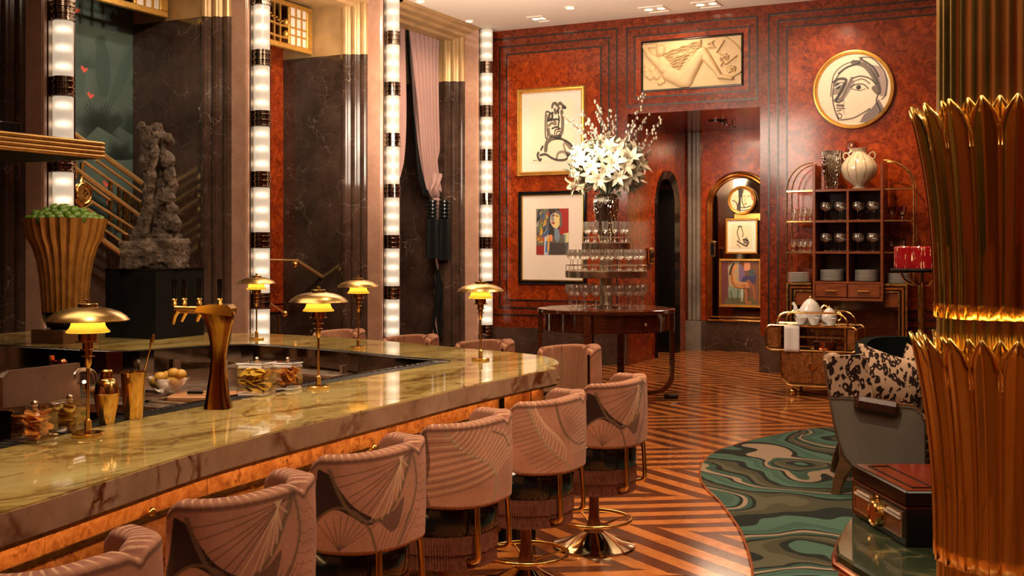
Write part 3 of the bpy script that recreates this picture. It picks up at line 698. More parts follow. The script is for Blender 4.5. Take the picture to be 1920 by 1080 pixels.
for px in (236, 160): a = PX(px, 440, XS); obj('newel', MB().box((XS-.03, a.y-.03, 0), (XS+.03, a.y+.03, a.z)), M['brass_dark'], t, world=True)
ctr = PX(155, 363, XS); Rm = 17.5/2100*(-ss*XS+cc*ctr.y)
rot = Matrix.Translation(ctr) @ Matrix.Rotation(PI/2, 4, 'Y')
md = obj('medallion', MB().lathe([(0, .02), (Rm*.8, .02), (Rm*.82, .012), (Rm, .012)], seg=32, M=rot), M['brass_dark'], t, world=True)
obj('medallion_ring', MB().tube([(XS+.01, ctr.y+Rm*math.cos(a), ctr.z+Rm*1.08*math.sin(a)) for a in np.linspace(0, 2*PI, 33)[:-1]], .018, 8, closed=True), M['brass'], md, world=True)
obj('medallion_relief', MB().tube([(XS+.03, ctr.y+Rm*.5*math.cos(a)*math.sin(a*1.5), ctr.z+Rm*.6*math.sin(a)) for a in np.linspace(0, 5.5, 24)], .012, 6), M['brass'], md, world=True)
for s_ in (1, -1): obj('scroll', MB().tube([PX(154+(141-154)*(s_ < 0), 330, XS), PX(150, 345, XS), PX(134, 352, XS)] if s_ > 0 else [PX(140, 375, XS), PX(156, 390, XS), PX(172, 380, XS)], .016, 6), M['brass'], t, world=True)

# brass stair rail in the second bay
XS = -8.95
t = thing('handrail_stand', 'jointed brass handrail running in front of the dark marble of the second bay', 'handrail', PX(600, 560, XS))
for p, q, w_ in (((505, 487), (556, 488), .012), ((556, 488), (690, 574), .024), ((503, 566), (537, 590), .014)):
    rail(p, q, w_)
for px, y0, y1 in ((522, 590, 640), (682, 575, 640)):
    a, b = PX(px, y0, XS), PX(px, y1, XS); obj('post', MB().tube([a, b], .014, 8), M['brass'], t, world=True)
for p in ((553, 496), (690, 574), (640, 545), (534, 588), (681, 585)): obj('joint', MB().sphere(PX(*p, XS), .045, 10, 8), M['brass'], t, world=True)

# small framed notice on the marble of the third bay
a = PX(748, 488, -9.58); t = thing('wall_plaque', 'small black plaque with gold rim beside the third light tube', 'plaque', a)
obj('plate', MB().box((XB-.0, a.y-.1, a.z-.13), (XB+.04, a.y+.1, a.z+.13), bev=.01), M['black'], t, world=True)
obj('rim', MB().box((XB, a.y-.115, a.z-.145), (XB+.03, a.y+.115, a.z+.145), bev=.01), M['frame_gold'], t, world=True)

# ================================================================== THE BAR
ZC = 1.0; TH = .092
outer = [PZ(*p, ZC) for p in ((0, 960), (200, 899), (406, 836), (619, 784), (760, 751), (874, 724), (985, 701), (1040, 690))]
outer = [(-2.38, .2), (-2.44, 1.1)]+[(v.x, v.y) for v in outer]
tip = [(-2.80, 6.10), (-2.85, 6.34), (-3.02, 6.60), (-3.28, 6.78)]
far = [(-3.83, 6.95), (-4.64, 7.22), (-5.3, 7.38), (-5.97, 7.42), (-6.6, 7.30), (-7.5, 7.05), (-8.0, 6.9)]
out_path = [(v.x, v.y) for v in smoothpath([Vector((x, y, 0)) for x, y in outer+tip+far], 5)]
inn = [(-8.0, 5.66), (-7.06, 5.68), (-6.1, 5.70)]+arc((-6.0, 5.9), .2, -PI/2, -.2, 4)+[(-5.66, 6.35), (-5.5, 6.52), (-5.35, 6.6), (-4.77, 6.5), (-4.34, 6.39), (-3.87, 6.24)]+arc((-3.62, 6.03), .16, 1.3, 0, 4)+[(-3.48, 5.2), (-3.48, 4.6), (-3.475, 3.9), (-3.46, 3.4), (-3.36, 2.7), (-3.2, 2.0), (-3.05, 1.1), (-2.95, .2)]
island = out_path+inn
bar = thing('bar_counter', 'long bar with a polished honey onyx top and a glowing burl front', 'bar', (-3.1, 4.0, 0))
def ribbon(mb, path, z0, z1, flip=False):
    n = len(path); vs_ = [(x, y, z0) for x, y in path]+[(x, y, z1) for x, y in path]; return mb.add(vs_, [(i, i+1, n+i+1, n+i) for i in range(n-1)])
mb = MB(); mb.prism(island, ZC-.03, ZC); obj('countertop', mb, M['onyx'], bar, world=True)
def slab_between(pa, pb, z0, z1):
    """solid strip between two open paths"""
    return MB().prism(list(pa)+list(pb)[::-1], z0, z1)
def off_open(path, d):
    P = [Vector((x, y)) for x, y in path]; out = []
    for i in range(len(P)):
        a = P[max(i-1, 0)]; b = P[min(i+1, len(P)-1)]; t_ = (b-a).normalized(); n_ = Vector((-t_.y, t_.x)); out.append((P[i].x+n_.x*d, P[i].y+n_.y*d))
    return out
o_in = off_open(out_path, .05); o_out = off_open(out_path, -.006)
obj('marble_edge', slab_between(o_out, o_in, ZC-TH, ZC-.006), M['fascia'], bar, world=True)
obj('underside', slab_between(off_open(out_path, .05), off_open(out_path, .42), ZC-TH, ZC-.03), M['walnut'], bar, world=True)
obj('brass_drip_line', slab_between(off_open(out_path, -.009), off_open(out_path, .03), ZC-TH-.012, ZC-TH), M['brass_dark'], bar, world=True)
pf = off_open(out_path, .15)
def between_y(path, k0, k1): return path[k0:k1+1]
N_ = len(pf); cuts = list(range(0, N_, 7)); cuts = cuts if cuts[-1] == N_-1 else cuts+[N_-1]
for a, b in zip(cuts[:-1], cuts[1:]):   # veneer panels, seam between each
    for z0, z1 in ((.785, ZC-TH), (.45, .765), (.135, .445)):
        A = pf[a:b+1]; A = [tuple(Vector(A[0]).lerp(Vector(A[1]), .02))]+A[1:-1]+[tuple(Vector(A[-1]).lerp(Vector(A[-2]), .02))]
        obj('veneer_panel', slab_between(A, off_open(A, .05), z0, z1), M['burl_bar'], bar, world=True)
obj('front_rail', slab_between(off_open(out_path, .142), off_open(out_path, .2), .768, .785), M['brass_dark'], bar, world=True)
obj('foot_rail_strip', slab_between(off_open(out_path, .12), off_open(out_path, .2), .115, .135), M['brass_dark'], bar, world=True)
obj('plinth', slab_between(off_open(out_path, .16), off_open(out_path, .3), 0, .115), M['marble'], bar, world=True)
obj('carcass', slab_between(off_open(out_path, .2), off_open(out_path, .45), .02, ZC-TH), M['black_matte'], bar, world=True)
obj('led_strip', slab_between(off_open(out_path, .052), off_open(out_path, .068), ZC-TH-.008, ZC-TH-.001), M['led'], bar, world=True)
for px, py in ((222, 973), (470, 892), (655, 838)):    # brass bag hooks under the edge
    a = PX(px, py, -2.93); a.z = .80
    obj('bag_hook', MB().tube([(a.x, a.y-.05, .775), (a.x+.05, a.y-.03, .76), (a.x+.10, a.y+.05, .80)], .006, 6).sphere((a.x+.10, a.y+.05, .80), .017, 10, 8), M['brass'], bar, world=True)
# bar mat channel and inner apron
ipath = inn
obj('drip_mat', slab_between(off_open(ipath[13:], .0), off_open(ipath[13:], -.0) if False else [(x-.13, y) for x, y in ipath[13:]], ZC-.03, ZC-.004), M['barmat'], bar, world=True) if False else None
def chan(path, d0, d1, z0, z1, name, mt): return obj(name, slab_between(off_open(path, d0), off_open(path, d1), z0, z1), M[mt], bar, world=True)
chan(ipath, 0.0, -.12, ZC-.03, ZC-.003, 'drip_mat', 'barmat'); chan(ipath, -.12, -.128, ZC-.05, ZC+.003, 'mat_lip', 'chrome')
chan(ipath, .0, -.006, ZC-.05, ZC+.001, 'inner_trim', 'chrome')
chan(ipath, -.12, -.126, ZC-.15, ZC-.05, 'inner_apron', 'chrome')
# little raised ribs along the mat
mb = MB(); Pm = smoothpath([Vector((x, y, 0)) for x, y in off_open(ipath, -.06)], 14); last = None
for i in range(1, len(Pm)):
    q = Pm[i]
    if last is None or (q-last).length > .028:
        tdir = (Pm[i]-Pm[i-1]).normalized(); nn = Vector((-tdir.y, tdir.x, 0))
        mb.tube([q+nn*.055+Vector((0, 0, ZC-.004)), q-nn*.055+Vector((0, 0, ZC-.003))], .003, 4, smooth=False, cap=False); last = q
obj('mat_ribs', mb, M['inlay'], bar, world=True, kind='stuff')

# stainless back-bar station inside the island
st = thing('back_bar_sink_unit', 'stainless steel sink station along the inside of the bar', 'sink', (-5.2, 5.4, 0))
wall_path = off_open(ipath[:14], -.10)
obj('splashback', slab_between(wall_path, off_open(wall_path, .03), .5, ZC-.15), M['steel'], st, world=True)
zw = .76
obj('worktop', MB().prism([(-8, 5.62), (-6.05, 5.62), (-5.75, 5.75), (-5.55, 6.45), (-5.3, 6.5), (-3.9, 6.1), (-3.66, 5.9), (-3.66, 5.2), (-4.2, 5.05), (-5.2, 5.0), (-5.9, 4.75), (-8, 4.75)], zw-.05, zw), M['steel'], st, world=True)
obj('front_face', MB().prism([(-8, 4.82), (-5.95, 4.82), (-5.2, 5.06), (-4.2, 5.1), (-3.7, 5.25), (-3.7, 5.5), (-8, 5.5)], .05, zw-.05), M['black_matte'], st, world=True)
for x0, x1 in ((-5.75, -5.2), (-5.1, -4.5)):
    obj('basin', MB().box((x0, 5.15, zw-.02), (x1, 5.19, zw+.012)).box((x0, 5.55, zw-.02), (x1, 5.59, zw+.012)).box((x0, 5.15, zw-.02), (x0+.03, 5.59, zw+.012)).box((x1-.03, 5.15, zw-.02), (x1, 5.59, zw+.012)), M['steel'], st, world=True)
    obj('basin_floor', MB().box((x0+.03, 5.19, zw), (x1-.03, 5.55, zw+.003)), M['chrome'], st, world=True)
# rounded upright panel at the left
P0 = [PD(5, 765, 5.6), PD(5, 708, 5.6), PD(9, 699, 5.62), PD(18, 695, 5.65), PD(150, 680, 6.3), PD(150, 750, 6.3)]
obj('side_panel', MB().plate(P0, .02), M['steel'], st, world=True)
for k, (a, b) in enumerate(((-5.62, 6.1), (-4.9, 6.45), (-4.35, 6.3))): obj('splash_rib', MB().box((a, b-.16, .76), (a+.02, b-.1, .93)), M['steel'], st, world=True)
obj('upper_shelf', MB().prism([(-5.45, 6.4), (-4.3, 6.22), (-4.3, 6.0), (-5.35, 6.15)], .86, .875), M['steel'], st, world=True)
f = PD(158, 722, 6.4)
t = thing('sink_tap', 'chrome swan-neck tap above the steel sink', 'tap', (f.x, f.y, zw))
obj('spout', MB().tube(smoothpath([PD(177, 742, 6.45), PD(178, 706, 6.45), PD(168, 694, 6.42), PD(148, 694, 6.3), PD(139, 702, 6.25), PD(138, 708, 6.25)], 5), .013, 8), M['nickel'], t, world=True)
obj('spout_valve', MB().tube([PD(160, 728, 6.4), PD(190, 728, 6.4)], .022, 8), M['nickel'], t, world=True)
obj('handle', MB().tube([PD(160, 728, 6.35), PD(158, 716, 6.3)], .012, 6).tube([PD(186, 728, 6.35), PD(188, 716, 6.3)], .012, 6), M['nickel'], t, world=True)
f = PD(100, 682, 7.2); t = thing('copper_pipe_tap', 'little copper pipe elbow under the back bar edge', 'pipe', f)
obj('elbow', MB().tube([PD(98, 666, 7.2), PD(98, 680, 7.2), PD(118, 682, 7.0)], .02, 8), M['copper'], t, world=True)
obj('nozzle', MB().sphere(PD(117, 681, 7.0), .03, 8, 6), M['copper'], t, world=True)
# chopping board, knife, bowl of lemons
cb = PZ(400, 745, zw+.0)
t = thing('chopping_board', 'wooden chopping board on the steel worktop behind the beer tap', 'chopping board', (cb.x, cb.y, zw), .5)
obj('board', MB().prism(arc((.22, .12), .04, 0, PI/2, 3)+arc((-.22, .12), .04, PI/2, PI, 3)+arc((-.22, -.12), .04, PI, 1.5*PI, 3)+arc((.22, -.12), .04, 1.5*PI, 2*PI, 3), 0, .022, bev=.004), M['cork'], t)
kn = PZ(372, 741, zw+.022)
t = thing('paring_knife', 'black-handled paring knife lying on the chopping board', 'knife', (kn.x, kn.y, zw+.03), .45)
obj('handle', MB().box((-.07, -.012, 0), (.03, .012, .018), bev=.004), M['black_matte'], t); obj('blade', MB().plate([(.03, -.012, .008), (.14, .0, .008), (.13, .012, .008), (.03, .012, .008)], .002), M['steel'], t)
bw = PZ(314, 742, zw)
t = thing('glass_bowl', 'footed cut-glass bowl holding yellow lemons', 'bowl', (bw.x, bw.y, zw))
RB = 40/2100*(-ss*bw.x+cc*bw.y)
obj('bowl', MB().lathe([(RB*.25, .02), (RB*.5, .03), (RB*.8, .075), (RB, .115), (RB*.97, .12), (RB*.76, .08), (RB*.45, .04), (0, .032)], seg=28), M['glass'], t)
for k in range(3): obj('foot', MB().sphere((RB*.3*math.cos(k*2.1), RB*.3*math.sin(k*2.1), .014), .016, 8, 6), M['glass'], t)
for k, (dx, dz) in enumerate(((-.078, .085), (-.04, .12), (.0, .125), (.045, .145), (.085, .135), (.04, .10), (-.055, .075))):
    r_ = .036; q = Vector((bw.x+dx*cc, bw.y+dx*ss, zw+dz)); q += Vector((ss, -cc, 0))*(.02*(k % 2))
    solo('lemon', MB().sphere((0, 0, 0), r_, 14, 10, (1.15, 1, 1)), M['lemon'], 'whole yellow lemon piled in the cut-glass bowl', 'lemon', 'lemons in the glass bowl', loc=q)

# ---- table lamps along the bar
def bar_lamp(pos, label, first=[None]):
    if first[0] is None:
        t = thing('table_lamp', label, 'lamp', pos, 0, 'brass dome lamps on the bar'); s_ = 40
        obj('base', MB().lathe([(0, 0), (.056, 0), (.058, .004), (.058, .011), (.054, .015), (.02, .016), (0, .016)], seg=s_), M['brass'], t)
        obj('socket', MB().lathe([(.013, .015), (.013, .058), (.009, .062), (.006, .066)], seg=20), M['brass'], t)
        obj('stem', MB().lathe([(.0062, .06), (.0062, .262)], seg=14), M['brass'], t)
        obj('neck', MB().lathe([(.006, .255), (.013, .272), (.013, .296), (.024, .297), (.024, .301), (.015, .303), (.015, .322), (.028, .323), (.028, .327), (.020, .329), (.020, .352), (.034, .353)], seg=s_), M['brass'], t)
        obj('lower_shade', MB().lathe([(.034, .353), (.044, .354), (.044, .358), (.035, .36), (.035, .392), (.05, .394)], seg=s_), M['brass'], t)
        obj('glass_shade', MB().lathe([(.078, .390), (.079, .394), (.070, .402), (.062, .416), (.058, .436)], seg=s_), M['shade'], t)
        obj('dome_shade', MB().lathe([(.148, .434), (.149, .437), (.138, .450), (.115, .465), (.082, .477), (.045, .484), (.036, .486), (.036, .496), (.034, .498), (.0, .499)], seg=64).lathe([(.147, .435), (.113, .461), (.08, .473), (.04, .48), (0, .482)], seg=64), M['brass_lamp'], t)
        obj('finial', MB().lathe([(.006, .498), (.006, .505), (.011, .507), (.011, .512), (0, .514)], seg=16), M['brass'], t)
        KIDS.clear(); first[0] = t
    else: t = dup(first[0], pos, 0, label)
    point((pos[0], pos[1], pos[2]+.415), .7, (1, .72, .25), .02)
M['brass_lamp'] = basic('warm_brass_dome', (.58, .38, .13), .26, 1, .1)
for (px, py), lb in (((165, 818), 'largest-looking brass dome lamp at the near left of the bar'), ((597, 728), 'brass dome lamp beside the pair of glass jars mid bar'), ((672, 653), 'brass dome lamp on the far counter under the jointed handrail'), ((901, 675), 'brass dome lamp nearest the rounded end of the bar'), ((481, 636), 'smallest-looking brass dome lamp on the far counter by the second light tube')):
    a = PZ(px, py, ZC); bar_lamp((a.x, a.y, ZC), lb)

# ---- beer tap column
bt = PZ(409, 765, ZC); ux = Vector((-cc, -ss, 0))*1.0; dd_ = -ss*bt.x+cc*bt.y; pxm = dd_/2100
t = thing('beer_tap_column', 'tall curved brass beer tap column with black levers', 'beer tap', (bt.x, bt.y, ZC))
def TP(px, py, back=0): # point in the plane of the column
    return Vector((bt.x, bt.y, 0))+Vector((cc, ss, 0))*((px-409)*pxm)+Vector((-ss, cc, 0))*back+Vector((0, 0, EYE-(py-YH)*pxm))
left = [(384, 769), (388, 745), (394, 700), (397, 670), (395, 640), (390, 615), (381, 592), (372, 583)]
right = [(434, 764), (428, 740), (424, 700), (425, 665), (430, 635), (437, 605), (440, 588), (436, 576)]
vs_ = []; n_ = len(left)
dep = [.062, .055, .04, .036, .038, .045, .05, .05]
for i in range(n_):
    a, b = TP(*left[i]), TP(*right[i]); m_ = (a+b)/2; hw = (b-a)/2; dpt = Vector((-ss, cc, 0))*dep[i]
    for an in np.linspace(0, 2*PI, 21)[:-1]:
        cx_, sx_ = math.cos(an), math.sin(an); e = .55
        vs_.append(m_+hw*(math.copysign(abs(cx_)**e, cx_))+dpt*(math.copysign(abs(sx_)**e, sx_)))
fs_ = [(i*20+k, i*20+(k+1) % 20, (i+1)*20+(k+1) % 20, (i+1)*20+k) for i in range(n_-1) for k in range(20)]+[tuple(range(20)), tuple((n_-1)*20+k for k in range(20))]
obj('column', MB().add(vs_, fs_, True), M['brass_tap'] if 'brass_tap' in M else M['gold'], t, world=True)
obj('column_head', MB().add([TP(*q, b_) for b_ in (-.05, .05) for q in ((371, 584), (374, 574), (398, 570), (432, 571), (439, 578), (438, 592))], [(0, 1, 2, 3, 4, 5), (6, 7, 8, 9, 10, 11)]+[(i, (i+1) % 6, 6+(i+1) % 6, 6+i) for i in range(6)]), M['gold'], t, world=True)
obj('cross_arm', MB().tube([TP(328, 580), TP(374, 581)], .017, 12), M['brass'], t, world=True)
for px, off, hx in ((331, -.03, 331), (342, .02, 343), (370, .03, 370), (412, 0, 412)):
    lv = obj('tap_lever', MB().lathe([(.008, 0), (.013, .01), (.009, .02), (.013, .028), (.006, .035)], c=TP(hx, 573, off)-Vector((0, 0, .0)), seg=12), M['brass'], t, world=True)
    b0 = TP(hx, 559, off); obj('lever_grip', MB().tube([b0, b0+Vector((0, 0, .055)), b0+Vector((0, 0, .085))], [.009, .012, .0125], 10), M['black'], lv, world=True)
    if px < 400: obj('spout', MB().tube([TP(px+6, 582, off), TP(px, 592, off), TP(px-5+random.random()*2, 607 if px < 340 else 603, off)], [.011, .010, .008], 8), M['brass'], t, world=True)

# ---- shaker, mixing tin, spoon
a = PZ(200, 795, ZC); t = thing('cocktail_shaker', 'brass cocktail shaker standing on the bar mat', 'shaker', (a.x, a.y, ZC)); k_ = (-ss*a.x+cc*a.y)/2100
obj('body', MB().lathe([(0, 0), (13*k_, 0), (14*k_, 2*k_), (22*k_, 45*k_), (23*k_, 58*k_), (20*k_, 60*k_)], seg=36), M['brass'], t)
obj('shoulder', MB().lathe([(22.5*k_, 59*k_), (22*k_, 62*k_), (20*k_, 76*k_), (14*k_, 84*k_), (12*k_, 85*k_)], seg=36), M['brass'], t)
obj('cap', MB().lathe([(11.5*k_, 84*k_), (12*k_, 88*k_), (11*k_, 93*k_), (10*k_, 97*k_), (10.5*k_, 100*k_), (8*k_, 102*k_), (0, 102.5*k_)], seg=30), M['brass'], t)
a = PZ(250, 785, ZC); t = thing('mixing_tin', 'tall open brass mixing tin beside the shaker', 'cup', (a.x, a.y, ZC)); k_ = (-ss*a.x+cc*a.y)/2100
obj('body', MB().lathe([(0, 0), (15.5*k_, 0), (17*k_, 3*k_), (23*k_, 87*k_), (24*k_, 88*k_), (22.5*k_, 88*k_), (16*k_, 4*k_), (0, 3*k_)], seg=40), M['brass'], t)
s0 = Vector((a.x, a.y, ZC+.02)); tipv = PD(288, 627, -ss*a.x+cc*a.y)
t = thing('bar_spoon', 'twisted brass bar spoon leaning in the mixing tin', 'spoon', s0)
obj('shaft', MB().tube([s0, s0.lerp(tipv, .84)], .0032, 6), M['brass'], t, world=True); obj('bowl', MB().tube([s0.lerp(tipv, .82), s0.lerp(tipv, .92), tipv], [.003, .008, .006], 8), M['brass_dark'], t, world=True)

# ---- glass jars of dried fruit
def jar(px, py, wpx, hpx, what, label, short):
    a = PZ(px, py, ZC); d = -ss*a.x+cc*a.y; k_ = d/2100; W = wpx*k_*.5*.86; Hh = hpx*k_
    t = thing('glass_jar', label, 'jar', (a.x, a.y, ZC+.001), math.radians(12))
    obj('body', MB().box((-W, -W, 0), (W, W, Hh*.93), bev=.012), M['glass'], t); obj('thick_base', MB().box((-W*.93, -W*.93, .002), (W*.93, W*.93, .012), bev=.004), M['glass'], t)
    ld = obj('lid', MB().box((-W*1.02, -W*1.02, Hh*.93), (W*1.02, W*1.02, Hh), bev=.006), M['glass'], t); obj('lid_knob', MB().sphere((0, 0, Hh+.012), .013, 10, 8), M['nickel'], ld)
    for i in range(34):
        z = .02+Hh*.62*i/34; r_ = W*.42; wx = W-r_*.9
        x, y = random.uniform(-wx, wx), random.uniform(-wx, wx)
        R_ = Matrix.Rotation(random.uniform(0, 6), 4, 'Z') @ Matrix.Rotation(random.uniform(-.9, .9), 4, 'X')
        mb = MB(); vs_ = [(0, 0, .004)]+[(r_*math.cos(a_)*(1+.06*math.sin(5*a_)), r_*math.sin(a_), .004*math.sin(2*a_+i)) for a_ in np.linspace(0, 2*PI, 15)[:-1]]; n0 = len(vs_)
        vs_ += [(v[0], v[1], v[2]-.003) for v in vs_]
        fs_ = [(0, 1+k, 1+(k+1) % 14) for k in range(14)]+[(n0, n0+1+(k+1) % 14, n0+1+k) for k in range(14)]+[(1+k, 1+(k+1) % 14, n0+1+(k+1) % 14, n0+1+k) for k in range(14)]
        mb.add(vs_, fs_, True)
        s_ = solo(what, mb, M[what] if what in M else M['lemon_slice'], 'dried fruit slice inside the '+short, 'fruit slice', 'slices in the '+short)
        s_.matrix_world = Matrix.Translation((a.x+x, a.y+y, ZC+z+.01)) @ R_
jar(65, 828, 74, 64, 'orange_slice', 'square glass jar of dried orange wheels, nearest jar', 'nearest jar of orange wheels')
jar(131, 808, 56, 56, 'lemon_slice', 'square glass jar of dried lemon wheels behind the first lamp', 'jar of lemon wheels behind the first lamp')
jar(481, 741, 66, 62, 'lemon_slice', 'square glass jar of pale lemon crisps left of the second lamp', 'jar of lemon crisps left of the second lamp')
jar(539, 731, 52, 52, 'orange_slice', 'smaller glass jar of orange crisps right beside the second lamp', 'jar of orange crisps beside the second lamp')

# ---- black plinth with the sculpture
t = thing('sculpture_plinth', 'square matt black plinth on the far counter under the sculpture', 'plinth', (-6.63, 6.81, ZC))
obj('block', MB().box((-.27, -.27, 0), (.27, .27, .535), bev=.004), M['black_matte'], t); obj('top_cap', MB().box((-.272, -.272, .535), (.272, .272, .55)), M['black'], t)
def noisy(v, sc, amt): 
    n_ = noise.noise_vector(Vector(v)*sc); return Vector(v)+n_*amt
mb = MB(); dS = -ss*-6.63+cc*6.81; kS = dS/2100
def SP(px, py): return ((px-287)*kS*1.0, 1.55+(503-py)*kS*1.0-1.55)
def slabS(x0, x1, y0, y1, dpt, zc=0, tilt=0):
    a, b = SP(x0, y1), SP(x1, y0); mb.box((a[0], zc-dpt, a[1]), (b[0], zc+dpt, b[1]))
for q in ((235, 340, 455, 503, .19, 0), (242, 275, 470, 503, .22, -.05), (300, 338, 450, 503, .2, 0), (250, 325, 440, 460, .15, 0)): slabS(*q)
pl = [((262, 455), 24, .12), ((272, 420), 20, .11), ((284, 380), 17, .10), ((284, 340), 17, .10), ((280, 300), 18, .10), ((276, 262), 18, .09), ((275, 236), 15, .08)]
mb.tube([(SP(*p)[0], 0, SP(*p)[1]) for p, r_, d in pl], [r_*kS for p, r_, d in pl], 12)
for (px, py, r_) in ((292, 240, 9), (300, 262, 13), (312, 262, 10), (308, 300, 15), (314, 330, 13), (318, 345, 12), (310, 370, 14), (318, 395, 13), (314, 415, 17), (322, 420, 12), (305, 440, 13), (262, 240, 10), (270, 300, 12)): mb.sphere((SP(px, py)[0], -.02, SP(px, py)[1]), r_*kS, 10, 8, (1, 1, 1.35))
mb.tube([(SP(296, 250)[0], -.12, SP(296, 250)[1]), (SP(290, 340)[0], -.14, SP(290, 340)[1]), (SP(278, 445)[0], -.13, SP(278, 445)[1])], .04, 6, smooth=False)
scp = solo('abstract_sculpture', mb, M['sculpt'], 'rough upright bronze and stone sculpture on the black plinth', 'sculpture', loc=(-6.63, 6.81, ZC+.548)); scp.rotation_euler.z = math.atan2(ss, cc)
rm = scp.modifiers.new('r', 'REMESH'); rm.mode = 'VOXEL'; rm.voxel_size = .012
for sz, stn in ((.16, .07), (.05, .035)):
    tx = bpy.data.textures.new('n', 'CLOUDS'); tx.noise_scale = sz; dm = scp.modifiers.new('d', 'DISPLACE'); dm.texture = tx; dm.strength = stn; dm.texture_coords = 'LOCAL'
dg = bpy.context.evaluated_depsgraph_get(); me2 = bpy.data.meshes.new_from_object(scp.evaluated_get(dg)); zmin = min(v.co.z for v in me2.vertices)
for v in me2.vertices:
    if v.co.z < .03: v.co.z = max(v.co.z, 0.0)
scp.modifiers.clear(); scp.data = me2

# ---- fluted urn of limes on its wooden block
ub = Vector((-6.85, 6.08, ZC)); kU = (-ss*ub.x+cc*ub.y)/2100
cU = PD(122, 600, -ss*ub.x+cc*ub.y); 
t = thing('fluted_urn', 'tall fluted gilded urn heaped with limes', 'urn', (cU.x, cU.y, ZC))
obj('foot_block', MB().box((-.17, -.17, 0), (.17, .17, .10), bev=.004), M['walnut'], t)
obj('black_foot', MB().lathe([(0, .10), (.10, .10), (.13, .12), (.155, .17), (.165, .23)], seg=48), M['black'], t)
NF = 26; mb = MB(); zr = (EYE-(410-YH)*kU)-ZC; prof = [(.165, .23), (.172, .34), (.185, .5), (.205, .62), (.235, .72), (.275, .79), (.305, zr-.01), (.31, zr)]
vs_ = []; m_ = NF*8
for r_, z in prof:
    for k in range(m_):
        a_ = 2*PI*k/m_; ph = (k % 8)/8; vs_.append(((r_*(1-.055*abs(math.cos(PI*ph))))*math.cos(a_), (r_*(1-.055*abs(math.cos(PI*ph))))*math.sin(a_), z))
n1 = len(prof)
vs_ += [(.27*math.cos(2*PI*k/m_), .27*math.sin(2*PI*k/m_), zr-.03) for k in range(m_)]
fs_ = [(i*m_+k, i*m_+(k+1) % m_, (i+1)*m_+(k+1) % m_, (i+1)*m_+k) for i in range(n1) for k in range(m_)]+[tuple(n1*m_+k for k in range(m_))]
obj('fluted_body', mb.add(vs_, fs_, True), M['gold_matte'], t)
lm = None; pts_l = []
for ringr, zz, nn_ in ((.255, .0, 22), (.20, .028, 18), (.14, .055, 12), (.075, .075, 7), (.0, .09, 1)):
    for k in range(nn_):
        a_ = 2*PI*k/nn_+ringr*9; pts_l.append((ringr*math.cos(a_)+random.uniform(-.008, .008), ringr*math.sin(a_)+random.uniform(-.008, .008), zr-.01+zz+random.uniform(-.006, .01)))
for x, y, z in pts_l:
    q = Vector((cU.x+x, cU.y+y, ZC+z))
    if lm is None: lm = solo('lime', MB().sphere((0, 0, 0), .035, 14, 10, (1, 1, 1.18)).lathe([(.008, .036), (.004, .046), (0, .047)], seg=8), M['lime'], 'glossy green lime heaped in the fluted gold urn', 'lime', 'limes in the urn', loc=q)
    else: o = lm.copy(); C.objects.link(o); o.location = q
    (lm if x == pts_l[0][0] else o).rotation_euler = (random.uniform(-1.4, 1.4), random.uniform(-1.4, 1.4), 0)

# ---- ribbed gold gantry above the back bar
a = PX(206, 281, -5.75)
t = thing('ribbed_gantry', 'ribbed gold shelf end hanging over the back bar', 'shelf', (-5.75, a.y, 2.3)); zt_ = PX(206, 266, -5.75).z; zb_ = PX(206, 298, -5.75).z; hh = (zt_-zb_)/4
for k in range(4):
    zc_ = zb_+hh*(k+.5); obj('gold_rib', MB().tube([(-5.80, a.y-3.4, zc_), (-5.80, a.y-.02, zc_), (-5.80, a.y, zc_)], [hh*.52, hh*.52, hh*.3], 12), M['gold_matte'], t, world=True)
    obj('end_rib', MB().tube([(-5.80, a.y-.02, zc_), (-6.6, a.y-.02, zc_)], hh*.52, 12), M['gold_matte'], t, world=True)
obj('shelf_board', MB().box((-6.6, a.y-3.4, zb_), (-5.82, a.y-.03, zt_-.01)), M['black_matte'], t, world=True)
for yy in (a.y-3.2, a.y-2.3):
    obj('hanger_rod', MB().tube([(-6.2, yy, zt_), (-6.2, yy, CEIL)], .015, 8), M['brass_dark'], t, world=True)
b_ = PX(12, 236, -5.9); t = thing('shelf_spotlight', 'small black spotlight clipped on top of the ribbed gold shelf', 'spotlight', (b_.x, b_.y, zt_))
obj('housing', MB().box((-.05, -.08, 0), (.05, .08, .07), bev=.01), M['black'], t); obj('lens', MB().box((-.03, .078, .015), (.03, .084, .055)), M['downlight'], t)

